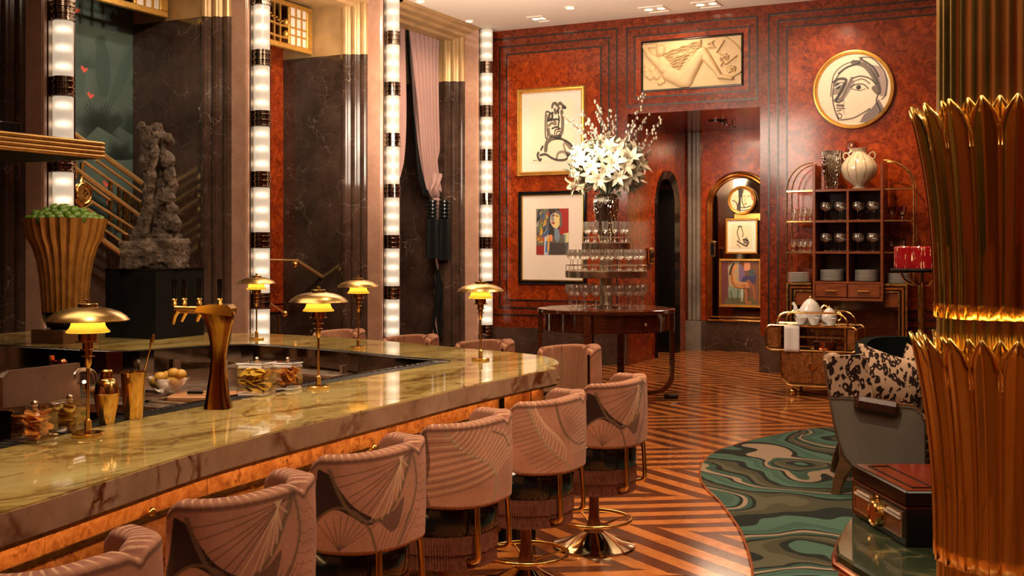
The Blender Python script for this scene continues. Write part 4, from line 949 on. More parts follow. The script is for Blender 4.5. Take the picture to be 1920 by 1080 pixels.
# ================================================================== BAR STOOLS
def back_paint(variant):
    def paint(U, V):
        # U 0..1 along the wrap (near end -> far end), V 0..1: outer face bottom->top (0-.62), over the top, inner face
        X = 50+U*318; Y = (1-np.clip(V/.60, 0, 1))*170   # picture-like coordinates of the outer face
        base = np.array(lin(186, 130, 102)); col = np.zeros(U.shape+(3,)); col[:] = base
        nz = np.array([[noise.noise((x*.02, y*.02, variant)) for x in X[0, ::4]] for y in Y[::3, 0]]); nz = np.repeat(np.repeat(nz, 3, 0)[:U.shape[0]], 4, 1)[:U.shape[0], :U.shape[1]]
        col *= (1+.25*nz)[..., None]
        vein = lin(226, 186, 148); dark = lin(96, 66, 50); bg = lin(58, 34, 26); olive = lin(120, 92, 68)
        def line(pts, w_, c_, op=.9, e=1.5):
            m = np.full(U.shape, 1e9)
            for a, b in zip(pts[:-1], pts[1:]): m = np.minimum(m, seg_d(X, Y, a, b)[0])
            blend(col, soft(m, w_, e)*op, c_)
        def polymask(pts):
            ins = np.zeros(U.shape, bool); n = len(pts)
            for i in range(n):
                x1, y1 = pts[i]; x2, y2 = pts[i-1]
                cnd = ((y1 > Y) != (y2 > Y)); xx = (x2-x1)*(Y-y1)/((y2-y1) if abs(y2-y1) > 1e-9 else 1e-9)+x1; ins ^= cnd & (X < xx)
            return ins
        def sp(pts): return [(v.x, v.y) for v in smoothpath([Vector((a, b, 0)) for a, b in pts], 5)]
        if variant == 0:
            reg = sp([(62, 8), (58, 60), (52, 120), (60, 110), (85, 88), (110, 100), (135, 120), (150, 112), (120, 88), (100, 60), (80, 20)]); blend(col, polymask(reg).astype(float), bg)
            blend(col, polymask(sp([(150, 110), (180, 100), (200, 80), (190, 130), (175, 140)])).astype(float)*.8, dark)
            edge = sp([(78, 10), (92, 55), (108, 90), (135, 112), (165, 108), (190, 75), (205, 30), (212, 0)]); line(edge, 3.0, olive)
            for k in range(13): line([(210-1.5*k, 2), edge[int((k+1)/15*len(edge))]], .9, dark if k < 6 else vein, .8)
            line(sp([(52, 130), (70, 98), (92, 84), (120, 96), (140, 130), (150, 170)]), 2.2, olive)
            for k in range(9): line([(92, 168), (60+12*k, 95+abs(k-4)*5)], .8, dark, .7)
            for k in range(8): line([(150+7*k, 170), (165+9*k, 120-2*k)], .8, dark, .6)
            line(sp([(215, 0), (222, 60), (205, 130), (190, 170)]), 2.0, olive)
            for k in range(8): line(sp([(218, 20+18*k), (245, 30+17*k), (262, 55+16*k)]), .8, dark, .6)
        elif variant == 1:
            mid = sp([(95, 0), (120, 40), (160, 68), (190, 95), (200, 130), (190, 170)]); line(mid, 4.2, lin(170, 136, 106))
            for k in range(16):
                p = mid[min(len(mid)-1, 2+k*int(len(mid)/17))]
                line(sp([p, (p[0]-45, p[1]+2+k*1.0), (p[0]-100-3*k, p[1]+18+k*2)]), 1.0, dark if k % 2 else vein, .75)
                line(sp([p, (p[0]+20, p[1]-22), (p[0]+30+2*k, p[1]-60)]), 1.1, vein, .8)
            line(sp([(60, 0), (66, 70), (60, 130), (66, 170)]), 3.4, dark, .8)
            line(sp([(190, 12), (215, 28), (235, 50), (262, 40)]), 2.0, olive)
        else:
            st_ = sp([(85, 0), (100, 50), (125, 100), (165, 145), (190, 170)]); line(st_, 3.6, lin(176, 140, 110))
            for k in range(15):
                p = st_[min(len(st_)-1, 1+k*int(len(st_)/16))]
                line(sp([p, (p[0]+5, p[1]-30), (p[0]-4-k, p[1]-70)]), 1.0, vein, .75); line([p, (p[0]-50, p[1]+16+k)], .9, dark, .7)
            line(sp([(145, 0), (155, 45), (172, 80), (210, 110), (240, 100), (262, 80)]), 2.8, olive)
            for k in range(11): line([(158+5*k, 22+8*k), (175+13*k, 4+6*k)], .8, dark, .65)
            for k in range(6): line([(180, 90+8*k), (250, 60+12*k)], .8, vein, .5)
        blend(col, soft(np.abs(V-.605)*100, .7, .8)*.8, lin(96, 60, 46))
        # printed bars across the rolled top, plain darker inner face
        top = np.clip((V-.60)/.06, 0, 1)*np.clip((.74-V)/.05, 0, 1)
        stripe = (np.abs(((U*26+V*9) % 1)-.5) < .13).astype(float); blend(col, top*.8, lin(128, 76, 58)); blend(col, top*stripe, lin(196, 150, 116))
        inner = np.clip((V-.74)/.04, 0, 1)
        c2 = np.array(lin(176, 130, 106)); blend(col, inner*.6, c2); fanv = (np.abs(((U*34+np.sin(V*9)) % 1)-.5) < .09).astype(float); blend(col, inner*fanv, lin(196, 158, 124))
        return col
    return paint
def back_fn(u, v, th0=-1.62, th1=1.62):
    th = th0+(th1-th0)*u; end = min(u, 1-u); er = min(1, end/.05); th_w = (.034+.008/(1+math.exp(-(th-.25)*14)))*(.25+.75*math.sqrt(max(0, 1-(1-er)**2)))
    a, b = .222, .215; e = .80; px0_ = .032; cx_, sx_ = math.cos(th), math.sin(th)
    px_ = px0_+a*math.copysign(abs(cx_)**e, cx_); py_ = b*math.copysign(abs(sx_)**e, sx_)
    nx_, ny_ = cx_/a, sx_/b; L = math.hypot(nx_, ny_); nx_ /= L; ny_ /= L
    ztop = .955+.022*min(1, (th+1.62)/1.5)-.020*math.exp(-((th-.22)/.075)**2)+.012*math.exp(-((th-.62)/.25)**2)-.05*(1-er)**2; zbot = .60+.03*(1-er)**2
    if v < .6: s_ = v/.6; off = th_w*(1+.10*math.sin(PI*s_)); z = zbot+.02+(ztop-.03-zbot-.02)*s_
    elif v < .74: s_ = (v-.6)/.14; k1, k2 = math.cos(PI*s_), math.sin(PI*s_); off = th_w*math.copysign(abs(k1)**.6, k1); z = ztop-.03+.03*k2**.6
    elif v < .94: s_ = (v-.74)/.20; off = -th_w; z = ztop-.03+(zbot+.02-ztop+.03)*s_
    else: s_ = (v-.94)/.06; off = -th_w*math.cos(PI*s_); z = zbot+.02-.02*math.sin(PI*s_)
    return (px_+nx_*off, py_+ny_*off, z)
STOOL = []
def make_stool(variant):
    t = thing('bar_stool', 'x', 'stool', (0, 0, 0), 0, 'rose velvet bar stools round the bar')
    painted('backrest', back_fn, 330, 190, back_paint(variant), M['velvet'], t)
    obj('seat', MB().lathe([(0, .46), (.20, .46), (.236, .475), (.243, .50), (.243, .57), (.232, .595), (.20, .607), (0, .612)], seg=48), M['leather'], t)
    for nm, r0, z0, z1 in (('upper_fringe', .238, .40, .478), ('lower_fringe', .232, .335, .42)):
        mb = MB(); n = 240; vs_ = []
        for j, z in enumerate((z1, (z0+z1)/2, z0)):
            for k in range(n):
                a = 2*PI*k/n; r_ = r0+(.005 if k % 2 else -.003)+(.004*j*noise.noise((k*.3, z*9, 0))); vs_.append((r_*math.cos(a), r_*math.sin(a), z+(.010*noise.noise((k*.9, 0, 3)) if j == 2 else 0)))
        mb.add(vs_, [(j*n+k, j*n+(k+1) % n, (j+1)*n+(k+1) % n, (j+1)*n+k) for j in range(2) for k in range(n)], False); obj(nm, mb, M['fringe'], t, kind='stuff')
    obj('post', MB().lathe([(.033, .46), (.030, .35), (.028, .25), (.031, .17), (.042, .12), (.055, .10), (.058, .085)], seg=28), M['post'], t)
    obj('base', MB().lathe([(.05, .092), (.09, .07), (.16, .032), (.215, .018), (.235, .012), (.238, .004), (.235, 0), (0, 0)], seg=56), M['brass_pale'], t)
    fr = obj('foot_ring', MB().tube([(.212*math.cos(a), .212*math.sin(a), .16) for a in np.linspace(0, 2*PI, 57)[:-1]], .0105, 10, closed=True), M['brass'], t)
    for k in range(4):
        a = PI/4+k*PI/2; obj('spoke', MB().tube([(.035*math.cos(a), .035*math.sin(a), .115), (.212*math.cos(a), .212*math.sin(a), .16)], .006, 8), M['brass'], fr)
    for s_ in (-1, 1):
        pts = smoothpath([(.245, s_*.13, .64), (.252, s_*.14, .52), (.256, s_*.14, .42), (.25, s_*.14, .385), (.21, s_*.13, .372), (.12, s_*.09, .372)], 5)
        obj('back_strut', MB().tube(pts, .0125, 10), M['brass'], t)
    KIDS.clear(); return t
M['brass_pale'] = basic('pale_polished_brass', (.78, .62, .36), .1, 1, .05)
protos = [make_stool(k) for k in range(3)]; used = [False]*3
def stool(x, y, rz, v, label):
    global used
    if not used[v]: o = protos[v]; used[v] = True; o.location = (x, y, 0); o.rotation_euler = (0, 0, rz); o['label'] = label
    else: o = dup(protos[v], (x, y, 0), rz, label)
    o['group'] = 'rose velvet bar stools round the bar'
XS_ = -2.53
stool(-2.45, 5.95, .0, 0, 'rose velvet bar stool at the rounded end of the bar, base fully in view')
stool(-2.48, 5.12, .0, 2, 'leaf-printed rose stool, second from the rounded end along the near side')
stool(-2.50, 4.32, -.02, 1, 'rose velvet stool with a fan of pale veins, third from the rounded end')
stool(-2.48, 3.54, -.03, 0, 'rose velvet stool with a dark brown patch on its back, half way along the bar')
stool(-2.42, 2.76, -.05, 0, 'large-looking rose stool in the lower left, its back filling the bottom edge')
stool(-2.30, 1.96, -.05, 2, 'nearest rose velvet stool, only its rolled top corner in view')
for (px, py, rz, v, lb) in ((1080, 643, 1.45, 2, 'rose stool behind the rounded tip of the bar, front of its backrest in view'), (924, 634, 1.5, 1, 'rose stool across the bar behind the fourth brass lamp'), (787, 625, 1.55, 2, 'rose stool across the bar in front of the mauve curtain'), (654, 615, 1.6, 1, 'farthest rose stool across the bar, by the jointed handrail post')):
    a = PZ(px, py, .985); o_ = dup(protos[v], (a.x, a.y-.25, 0), rz, lb); o_.scale = (1, -1, 1)

# ================================================================== CENTRE TABLE WITH GLASS TOWER AND LILIES
TX, TY, TZ, TR = -4.74, 11.88, 1.04, .78
t = thing('round_table', 'round glossy dark mahogany table carrying the tiers of glasses', 'table', (TX, TY, 0), math.atan2(ss, cc))
obj('table_top', MB().lathe([(0, TZ), (TR-.02, TZ), (TR, TZ-.008), (TR, TZ-.04), (TR-.015, TZ-.05), (0, TZ-.05)], seg=72), M['mahogany'], t)
obj('top_inset', MB().lathe([(0, TZ+.002), (TR-.08, TZ+.002), (TR-.08, TZ)], seg=64), M['mahogany2'], t)
obj('apron', MB().lathe([(TR-.08, TZ-.05), (TR-.08, TZ-.25), (TR-.12, TZ-.255)], seg=72), M['mahogany'], t)
for a in (-1.95, -1.05): obj('drawer_front', MB().lathe([(TR-.07, TZ-.07), (TR-.07, TZ-.235), (TR-.078, TZ-.237)], seg=12, a0=a, a1=a+.8).lathe([(TR-.078, TZ-.068), (TR-.07, TZ-.07)], seg=12, a0=a, a1=a+.8), M['mahogany'], t)
obj('drawer_knob', MB().sphere((.68*math.cos(-1.0), .70*math.sin(-1.15)-.03, TZ-.15), .018, 12, 8), M['nickel'], t)
for a in (0.03, 1.25, 1.75, 3.10, 4.36):
    ca_, sa_ = math.cos(a), math.sin(a); pts = [(TR-.03, TZ-.28), (TR-.03, .30), (TR-.06, .18), (TR-.14, .10), (TR-.25, .075), (TR-.42, .07)]
    mb = MB(); wd = .042; vs_ = []
    P2 = smoothpath([Vector((r_, 0, z)) for r_, z in pts], 4)
    for i, p in enumerate(P2):
        tt = (P2[min(i+1, len(P2)-1)]-P2[max(i-1, 0)]).normalized(); nn = Vector((tt.z, 0, -tt.x))
        for s1, s2 in ((-1, -1), (1, -1), (1, 1), (-1, 1)):
            q = p+nn*(.022*s1); vs_.append((q.x*ca_-wd*s2*sa_, q.x*sa_+wd*s2*ca_, q.z))
    n = len(P2); mb.add(vs_, [(i*4+k, i*4+(k+1) % 4, (i+1)*4+(k+1) % 4, (i+1)*4+k) for i in range(n-1) for k in range(4)]+[(0, 1, 2, 3), tuple((n-1)*4+k for k in range(4))])
    lg = obj('leg', mb, M['mahogany'], t)
    R_ = Matrix.Rotation(a, 4, 'Z'); obj('leg_cap', MB().box((TR-.06, -.045, TZ-.28), (TR-.005, .045, TZ-.05), R_, bev=.006), M['mahogany'], lg); obj('toe', MB().box((TR-.12, -.03, 0), (TR+.04, .03, .05), R_, bev=.01), M['black'], lg)
obj('low_shelf', MB().lathe([(0, .09), (.42, .09), (.42, .055), (0, .055)], seg=48), M['mahogany'], t)

t = thing('glass_tower', 'three-tier nickel stand for glasses in the middle of the round table', 'stand', (TX, TY, TZ+.003))
obj('pole', MB().lathe([(.14, 0), (.14, .02), (.085, .03), (.078, .05), (.078, .72)], seg=40), M['nickel'], t)
for nm, R_, z in (('middle_tier', .467, .42), ('top_tier', .279, .735)):
    p_t = obj(nm, MB().lathe([(0, z), (R_-.01, z), (R_, z-.005), (R_, z-.075), (R_-.01, z-.08), (0, z-.08)], seg=72), M['nickel'], t)
    obj('gallery_rail', MB().tube([(R_*.985*math.cos(a), R_*.985*math.sin(a), z+.06) for a in np.linspace(0, 2*PI, 49)[:-1]], .004, 6, closed=True), M['nickel'], p_t)
    for k in range(12): a = 2*PI*k/12; obj('gallery_post', MB().tube([(R_*.985*math.cos(a), R_*.985*math.sin(a), z), (R_*.985*math.cos(a), R_*.985*math.sin(a), z+.06)], .004, 6), M['nickel'], p_t)
def wineglass(h, r, kind):
    if kind == 'wine': pr = [(r*.8, 0), (r*.82, .003), (r*.25, .010), (.005, .02), (.004, h*.5), (.012, h*.53), (r*.75, h*.60), (r*.98, h*.70), (r, h*.78), (r*.88, h*.92), (r*.80, h)]
    elif kind == 'flute': pr = [(r*.9, 0), (r*.9, .003), (r*.3, .010), (.005, .02), (.004, h*.40), (.012, h*.43), (r*.85, h*.56), (r*.9, h*.7), (r*.95, h)]
    elif kind == 'cup': pr = [(r*.8, 0), (r*.8, .003), (.01, .012), (.006, h*.25), (r*.5, h*.36), (r*.9, h*.5), (r, h*.75), (r, h)]
    else: pr = [(r*.85, 0), (r*.85, .004), (.008, .02), (.006, h*.30), (r*.7, h*.40), (r*.95, h*.55), (r*.9, h)]
    return MB().lathe(pr, seg=16)
def glasses(name, h, r, kind, spots, label, group, mat='stemglass', cat='glass'):
    f = None
    for p in spots:
        if f is None: f = solo(name, wineglass(h, r, kind), M[mat], label(p) if callable(label) else label, cat, group, loc=p)
        else:
            o = f.copy(); C.objects.link(o); o.location = p; o.rotation_euler.z = random.random()*6
            if callable(label): o['label'] = label(p)
def ringspots(R_, n, z, ph=0): return [Vector((TX+R_*math.cos(2*PI*k/n+ph), TY+R_*math.sin(2*PI*k/n+ph), z)) for k in range(n)]
glasses('champagne_flute', .235, .038, 'flute', ringspots(.232, 13, TZ+.741, .2), 'slim champagne flute on the top tier of the glass tower', 'flutes on the top tier')
glasses('white_wine_glass', .235, .043, 'wine', ringspots(.41, 24, TZ+.426)+ringspots(.29, 14, TZ+.426, .2), 'stemmed wine glass on the middle tier of the glass tower', 'wine glasses on the middle tier')
glasses('red_wine_glass', .26, .052, 'wine', ringspots(.42, 20, TZ+.004, .1)+ringspots(.29, 12, TZ+.004), 'large round wine glass standing on the mahogany table', 'wine glasses on the table top')
# silver vase with lilies and pussy willow
zv = TZ+.738
vz = solo('silver_vase', MB().lathe([(0, 0), (.075, 0), (.08, .01), (.10, .10), (.125, .25), (.148, .40), (.15, .47), (.13, .53), (.11, .55), (.10, .54), (.11, .50)], seg=48), M['vase_silver'], 'ribbed silver glass vase full of white lilies on the top tier', 'vase', loc=(TX, TY, zv+.005))
FC = Vector((TX, TY, zv+.87)); FR = Vector((.46, .46, .40))
def lily_mesh(op):
    mb = MB(); vs_ = []; fs_ = []; L = .155; nseg = 5
    for k in range(6):
        a = 2*PI*k/6; lift = op*(.8 if k % 2 else 1.0); b0 = len(vs_)
        for i in range(nseg+1):
            s_ = i/nseg; r_ = L*s_*math.sin(lift*(.4+.75*s_)); z = L*s_*math.cos(lift*(.4+.75*s_)); wd = .028*math.sin(PI*min(1, s_*.93+.07))**.8+.001
            for q in (-1, 0, 1): vs_.append((r_*math.cos(a)-wd*q*math.sin(a), r_*math.sin(a)+wd*q*math.cos(a), z-(.008 if q == 0 else 0)))
        fs_ += [(b0+i*3+q, b0+i*3+q+1, b0+(i+1)*3+q+1, b0+(i+1)*3+q) for i in range(nseg) for q in (0, 1)]
    return mb.add(vs_, fs_, True)
lil = [None]*3
mats_l = [lily_mesh(1.35), lily_mesh(1.1), lily_mesh(.8)]
n_l = 64
for i in range(n_l):
    ph = math.acos(1-1.55*(i+.5)/n_l); a = i*2.39996; dv = Vector((math.sin(ph)*math.cos(a), math.sin(ph)*math.sin(a), math.cos(ph)))
    rr_ = random.uniform(.74, 1.0)
    q = FC+Vector((dv.x*FR.x, dv.y*FR.y, dv.z*FR.z))*rr_-Vector((0, 0, .05)); k = i % 3
    d2 = (dv+Vector((random.uniform(-.4, .4), random.uniform(-.4, .4), random.uniform(-.3, .3)))).normalized(); rot = d2.to_track_quat('Z', 'Y').to_euler()
    if lil[k] is None: o = lil[k] = solo('lily', mats_l[k], M['petal'], 'open white lily in the bouquet on the silver vase', 'flower', 'white lilies in the bouquet')
    else: o = lil[k].copy(); C.objects.link(o)
    o.location = q-d2*.06; o.rotation_euler = rot; sc_ = random.uniform(.85, 1.15); o.scale = (sc_,)*3
mb = MB()
for i in range(260):
    a = random.uniform(0, 2*PI); ph = math.acos(random.uniform(-.75, 1)); dv = Vector((math.sin(ph)*math.cos(a), math.sin(ph)*math.sin(a), math.cos(ph)))
    c0 = FC+Vector((dv.x*FR.x, dv.y*FR.y, dv.z*FR.z))*random.uniform(.35, .85)-Vector((0, 0, .05)); d2 = (dv+Vector((random.uniform(-.7, .7),)*3)).normalized(); s1 = d2.orthogonal().normalized()*.02; L = random.uniform(.08, .15)
    mb.add([c0, c0+d2*L*.5+s1, c0+d2*L, c0+d2*L*.5-s1], [(0, 1, 2), (0, 2, 3)])
for i in range(26):
    a = i*.9; mb.tube([Vector((TX, TY, zv+.42)), Vector((TX+.05*math.cos(a), TY+.05*math.sin(a), zv+.58)), FC+Vector((math.cos(a)*.3, math.sin(a)*.3, random.uniform(-.1, .25)))], .006, 5)
solo('bouquet_foliage', mb, M['leaf'], 'dark green leaves and stems among the white lilies', 'foliage', kind='stuff')
bmesh_bud = None
for i, (px, py, y_off, n_b) in enumerate(((1204, 175, .1, 22), (1212, 218, .2, 20), (1240, 222, -.1, 18), (1232, 253, .0, 14), (1226, 281, .15, 9), (1185, 235, -.2, 18), (1140, 210, .1, 18), (1115, 190, -.1, 20), (1120, 205, .25, 18), (1092, 207, 0, 20), (1105, 232, -.25, 16), (1100, 245, .2, 18), (1062, 224, .0, 14), (1049, 212, .15, 10), (1080, 236, -.2, 12), (1150, 222, .3, 16))):
    tipv = PD(px, py, 12.75+y_off*2); b0 = Vector((TX, TY, zv+.7)); midv = b0.lerp(tipv, .55)+Vector((0, 0, .05))-(tipv-b0).cross(Vector((-ss, cc, 0)))*.06
    P3 = smoothpath([b0, midv, tipv], 10); t = thing('pussy_willow_branch', 'thin dark willow branch with silvery buds rising from the bouquet', 'branch', b0, 0, 'willow branches above the lilies')
    obj('twig', MB().tube(P3, [.006*(1-.7*k/len(P3)) for k in range(len(P3))], 5), M['twig'], t, world=True); mb = MB()
    for j in range(n_b):
        q = P3[min(len(P3)-1, int(len(P3)*(.35+.65*j/n_b)))]+Vector((random.uniform(-.035, .035), random.uniform(-.03, .03), random.uniform(-.03, .03))); mb.sphere(q, .013, 6, 5, (1, 1, 1.5))
    obj('buds', mb, M['bud'], t, world=True, kind='stuff')

# ================================================================== PICTURES ON THE BURL WALL
def picture(name, label, c4, Y, fw, mat_frame, thick, art=None, mat_in=0, art_c4=None, inner_gold=False, res=(120, 150)):
    """c4: picture corners (tl, tr, br, bl) in the photograph on the plane y=Y"""
    P4 = [PY(*p, Y) for p in c4]; x0 = (P4[0].x+P4[3].x)/2; x1 = (P4[1].x+P4[2].x)/2; z1 = (P4[0].z+P4[1].z)/2; z0 = (P4[2].z+P4[3].z)/2
    t = thing(name, label, 'picture', ((x0+x1)/2, Y, z0))
    R4 = [(x0, Y, z1), (x1, Y, z1), (x1, Y, z0), (x0, Y, z0)]
    sweep_frame(R4, fw, thick, (0, -1, 0), mat_frame, 'frame', t)
    if inner_gold: sweep_frame([(x0+fw*.85, Y, z1-fw*.85), (x1-fw*.85, Y, z1-fw*.85), (x1-fw*.85, Y, z0+fw*.85), (x0+fw*.85, Y, z0+fw*.85)], fw*.3, thick*.7, (0, -1, 0), M['frame_gold'], 'gold_slip', t)
    obj('mount', MB().box((x0+fw*.5, Y-.012, z0+fw*.5), (x1-fw*.5, Y-.0, z1-fw*.5)), M['mat_board'], t, world=True)
    if art:
        Q = [PY(*p, Y) for p in art_c4]; a0 = (Q[0].x+Q[3].x)/2; a1 = (Q[1].x+Q[2].x)/2; b1 = (Q[0].z+Q[1].z)/2; b0 = (Q[2].z+Q[3].z)/2
        painted('artwork', lambda u, v: (a0+(a1-a0)*u, Y-.016, b0+(b1-b0)*v), res[0], res[1], art, M['print'], t, world=True)
    return t
def strokes(bg, items, tex=.06):
    """items: ('line', pts, width, colour[, opacity]) / ('poly', pts, colour) in 0-100 picture units, y down"""
    def paint(U, V):
        X = U*100; Y = (1-V)*100; col = np.zeros(U.shape+(3,)); col[:] = lin(*bg)
        for it in items:
            if it[0] == 'line':
                pts = [(v.x, v.y) for v in smoothpath([Vector((a, b, 0)) for a, b in it[1]], 5)] if len(it[1]) > 2 else it[1]; m = np.full(U.shape, 1e9)
                for a, b in zip(pts[:-1], pts[1:]): m = np.minimum(m, seg_d(X, Y, a, b)[0])
                blend(col, soft(m, it[2], .8)*(it[4] if len(it) > 4 else .95), lin(*it[3]))
            elif it[0] == 'poly':
                ins = np.zeros(U.shape, bool); pts = it[1]
                for i in range(len(pts)):
                    x1, y1 = pts[i]; x2, y2 = pts[i-1]; ins ^= ((y1 > Y) != (y2 > Y)) & (X < (x2-x1)*(Y-y1)/((y2-y1) or 1e-9)+x1)
                blend(col, ins*(it[3] if len(it) > 3 else 1.0), lin(*it[2]))
            elif it[0] == 'disc': blend(col, soft(np.hypot((X-it[1][0])/it[2][0], (Y-it[1][1])/it[2][1]), 1, .06), lin(*it[3]))
        return col
    return paint
INK = (16, 12, 11)
fig = [('line', [(35, 60), (34, 45), (35, 20), (40, 17), (47, 20), (52, 19)], 1.5, INK), ('line', [(38, 22), (38, 45), (40, 55), (37, 62)], 1.3, INK), ('line', [(72, 18), (74, 30), (73, 50), (66, 58)], 3.6, INK, .85), ('line', [(64, 17), (66, 30), (64, 42)], 2.0, INK),
       ('line', [(44, 22), (42, 30), (50, 28), (50, 20)], 2.6, INK), ('line', [(40, 32), (50, 31), (60, 30), (66, 32)], 1.8, INK), ('line', [(42, 40), (50, 36), (58, 38), (56, 32)], 2.6, INK, .8), ('line', [(42, 46), (44, 56), (50, 57)], 3.0, INK, .8),
       ('line', [(50, 45), (60, 43), (68, 46)], 1.8, INK), ('line', [(56, 56), (57, 48), (66, 47)], 1.3, INK), ('line', [(60, 56), (61, 51), (68, 50)], 1.2, INK),
       ('line', [(50, 10), (52, 5), (58, 4), (62, 8), (68, 4), (74, 8), (80, 12)], 2.6, INK, .9), ('line', [(56, 14), (58, 20), (66, 12)], 2.6, INK, .9), ('line', [(74, 12), (80, 12)], 2.4, INK),
       ('line', [(35, 80), (38, 68), (50, 61), (68, 60)], 4.2, INK, .85), ('line', [(55, 60), (75, 64), (92, 72), (97, 80), (92, 88), (85, 90)], 2.0, INK), ('line', [(80, 68), (90, 76), (94, 84), (86, 88)], 3.6, INK, .75), ('line', [(76, 72), (80, 82), (84, 86)], 2.0, INK, .7),
       ('line', [(22, 88), (35, 87), (48, 93), (62, 97), (80, 97), (86, 93)], 2.0, INK), ('line', [(60, 95), (64, 86), (76, 84), (84, 89)], 2.4, INK, .7), ('line', [(28, 74), (24, 79)], 2.2, INK), ('line', [(18, 84), (16, 88), (20, 96), (24, 95)], 2.4, INK), ('line', [(6, 97), (9, 96)], .7, INK), ('line', [(11, 96), (14, 97)], .7, INK)]
picture('ink_figure_picture', 'gilt-framed black ink drawing of a kneeling figure on the upper left wall', ((972, 168.5), (1098.5, 159.5), (1098.5, 327), (972, 331)), YF-.006, .068, M['frame_gold'], .06, strokes((222, 205, 180), fig), art_c4=((996, 191.5), (1077, 188), (1077, 303), (996, 305)), res=(150, 200))
cub = [('poly', [(0, 0), (38, 0), (38, 78), (0, 78)], (96, 92, 80)), ('poly', [(38, 0), (75, 0), (72, 60), (38, 60)], (48, 40, 36)), ('poly', [(72, 0), (100, 0), (100, 60), (72, 55)], (150, 26, 16)), ('poly', [(60, 2), (78, 8), (80, 40), (62, 42)], (92, 88, 80)),
       ('poly', [(0, 80), (25, 80), (25, 100), (0, 100)], (140, 30, 18)), ('poly', [(42, 74), (95, 74), (88, 100), (42, 100)], (62, 52, 46))]
for i in range(34):
    x = random.uniform(0, 34); y = random.uniform(0, 72); s_ = random.uniform(3, 9); cub.append(('poly', [(x, y), (x+s_, y-s_*.6), (x+s_*.8, y+s_*.9), (x-s_*.2, y+s_*1.2)], random.choice(((196, 150, 40), (52, 84, 130), (170, 60, 30), (120, 130, 70), (150, 146, 130), (30, 28, 26), (190, 170, 110)))))
for i in range(22): x = random.uniform(0, 36); y = random.uniform(0, 76); cub.append(('line', [(x, y), (x+random.uniform(-12, 12), y+random.uniform(-12, 12))], .7, (22, 20, 18)))
cub += [('poly', [(44, 14), (58, 8), (72, 14), (73, 34), (62, 46), (50, 38), (43, 28)], (206, 176, 132)), ('poly', [(44, 14), (56, 8), (54, 26), (46, 32)], (150, 146, 150)), ('poly', [(60, 14), (72, 16), (70, 36), (60, 44)], (212, 190, 120)), ('disc', (53, 31), (4, 2.6), (140, 20, 20)), ('line', [(48, 15), (56, 14)], 1.0, (20, 20, 24)), ('line', [(60, 15), (68, 17)], 1.0, (20, 20, 24)),
        ('line', [(56, 8), (51, 22), (54, 25)], .8, (60, 40, 40)), ('poly', [(56, 42), (70, 44), (74, 62), (66, 74), (56, 64)], (110, 128, 140)), ('poly', [(26, 62), (40, 56), (40, 84), (36, 100), (24, 100)], (180, 186, 196)), ('poly', [(32, 62), (42, 58), (40, 90), (32, 92)], (200, 150, 50)), ('poly', [(30, 70), (36, 70), (34, 96), (28, 94)], (60, 96, 150)), ('poly', [(84, 54), (100, 52), (100, 72), (90, 74)], (206, 196, 130)), ('poly', [(84, 56), (92, 56), (90, 80)], (120, 130, 140)), ('poly', [(42, 56), (50, 56), (50, 70), (43, 70)], (222, 130, 80))]
picture('cubist_portrait_picture', 'black-framed colourful cubist portrait in a wide cream mount, left of the glass tower', ((973.5, 360), (1101, 356.5), (1101, 534), (973.5, 532.5)), YF-.006, .062, M['black'], .05, strokes((90, 84, 74), cub), art_c4=((1006.3, 391.5), (1067, 391), (1067, 478), (1006.3, 478)), inner_gold=True, res=(130, 180))
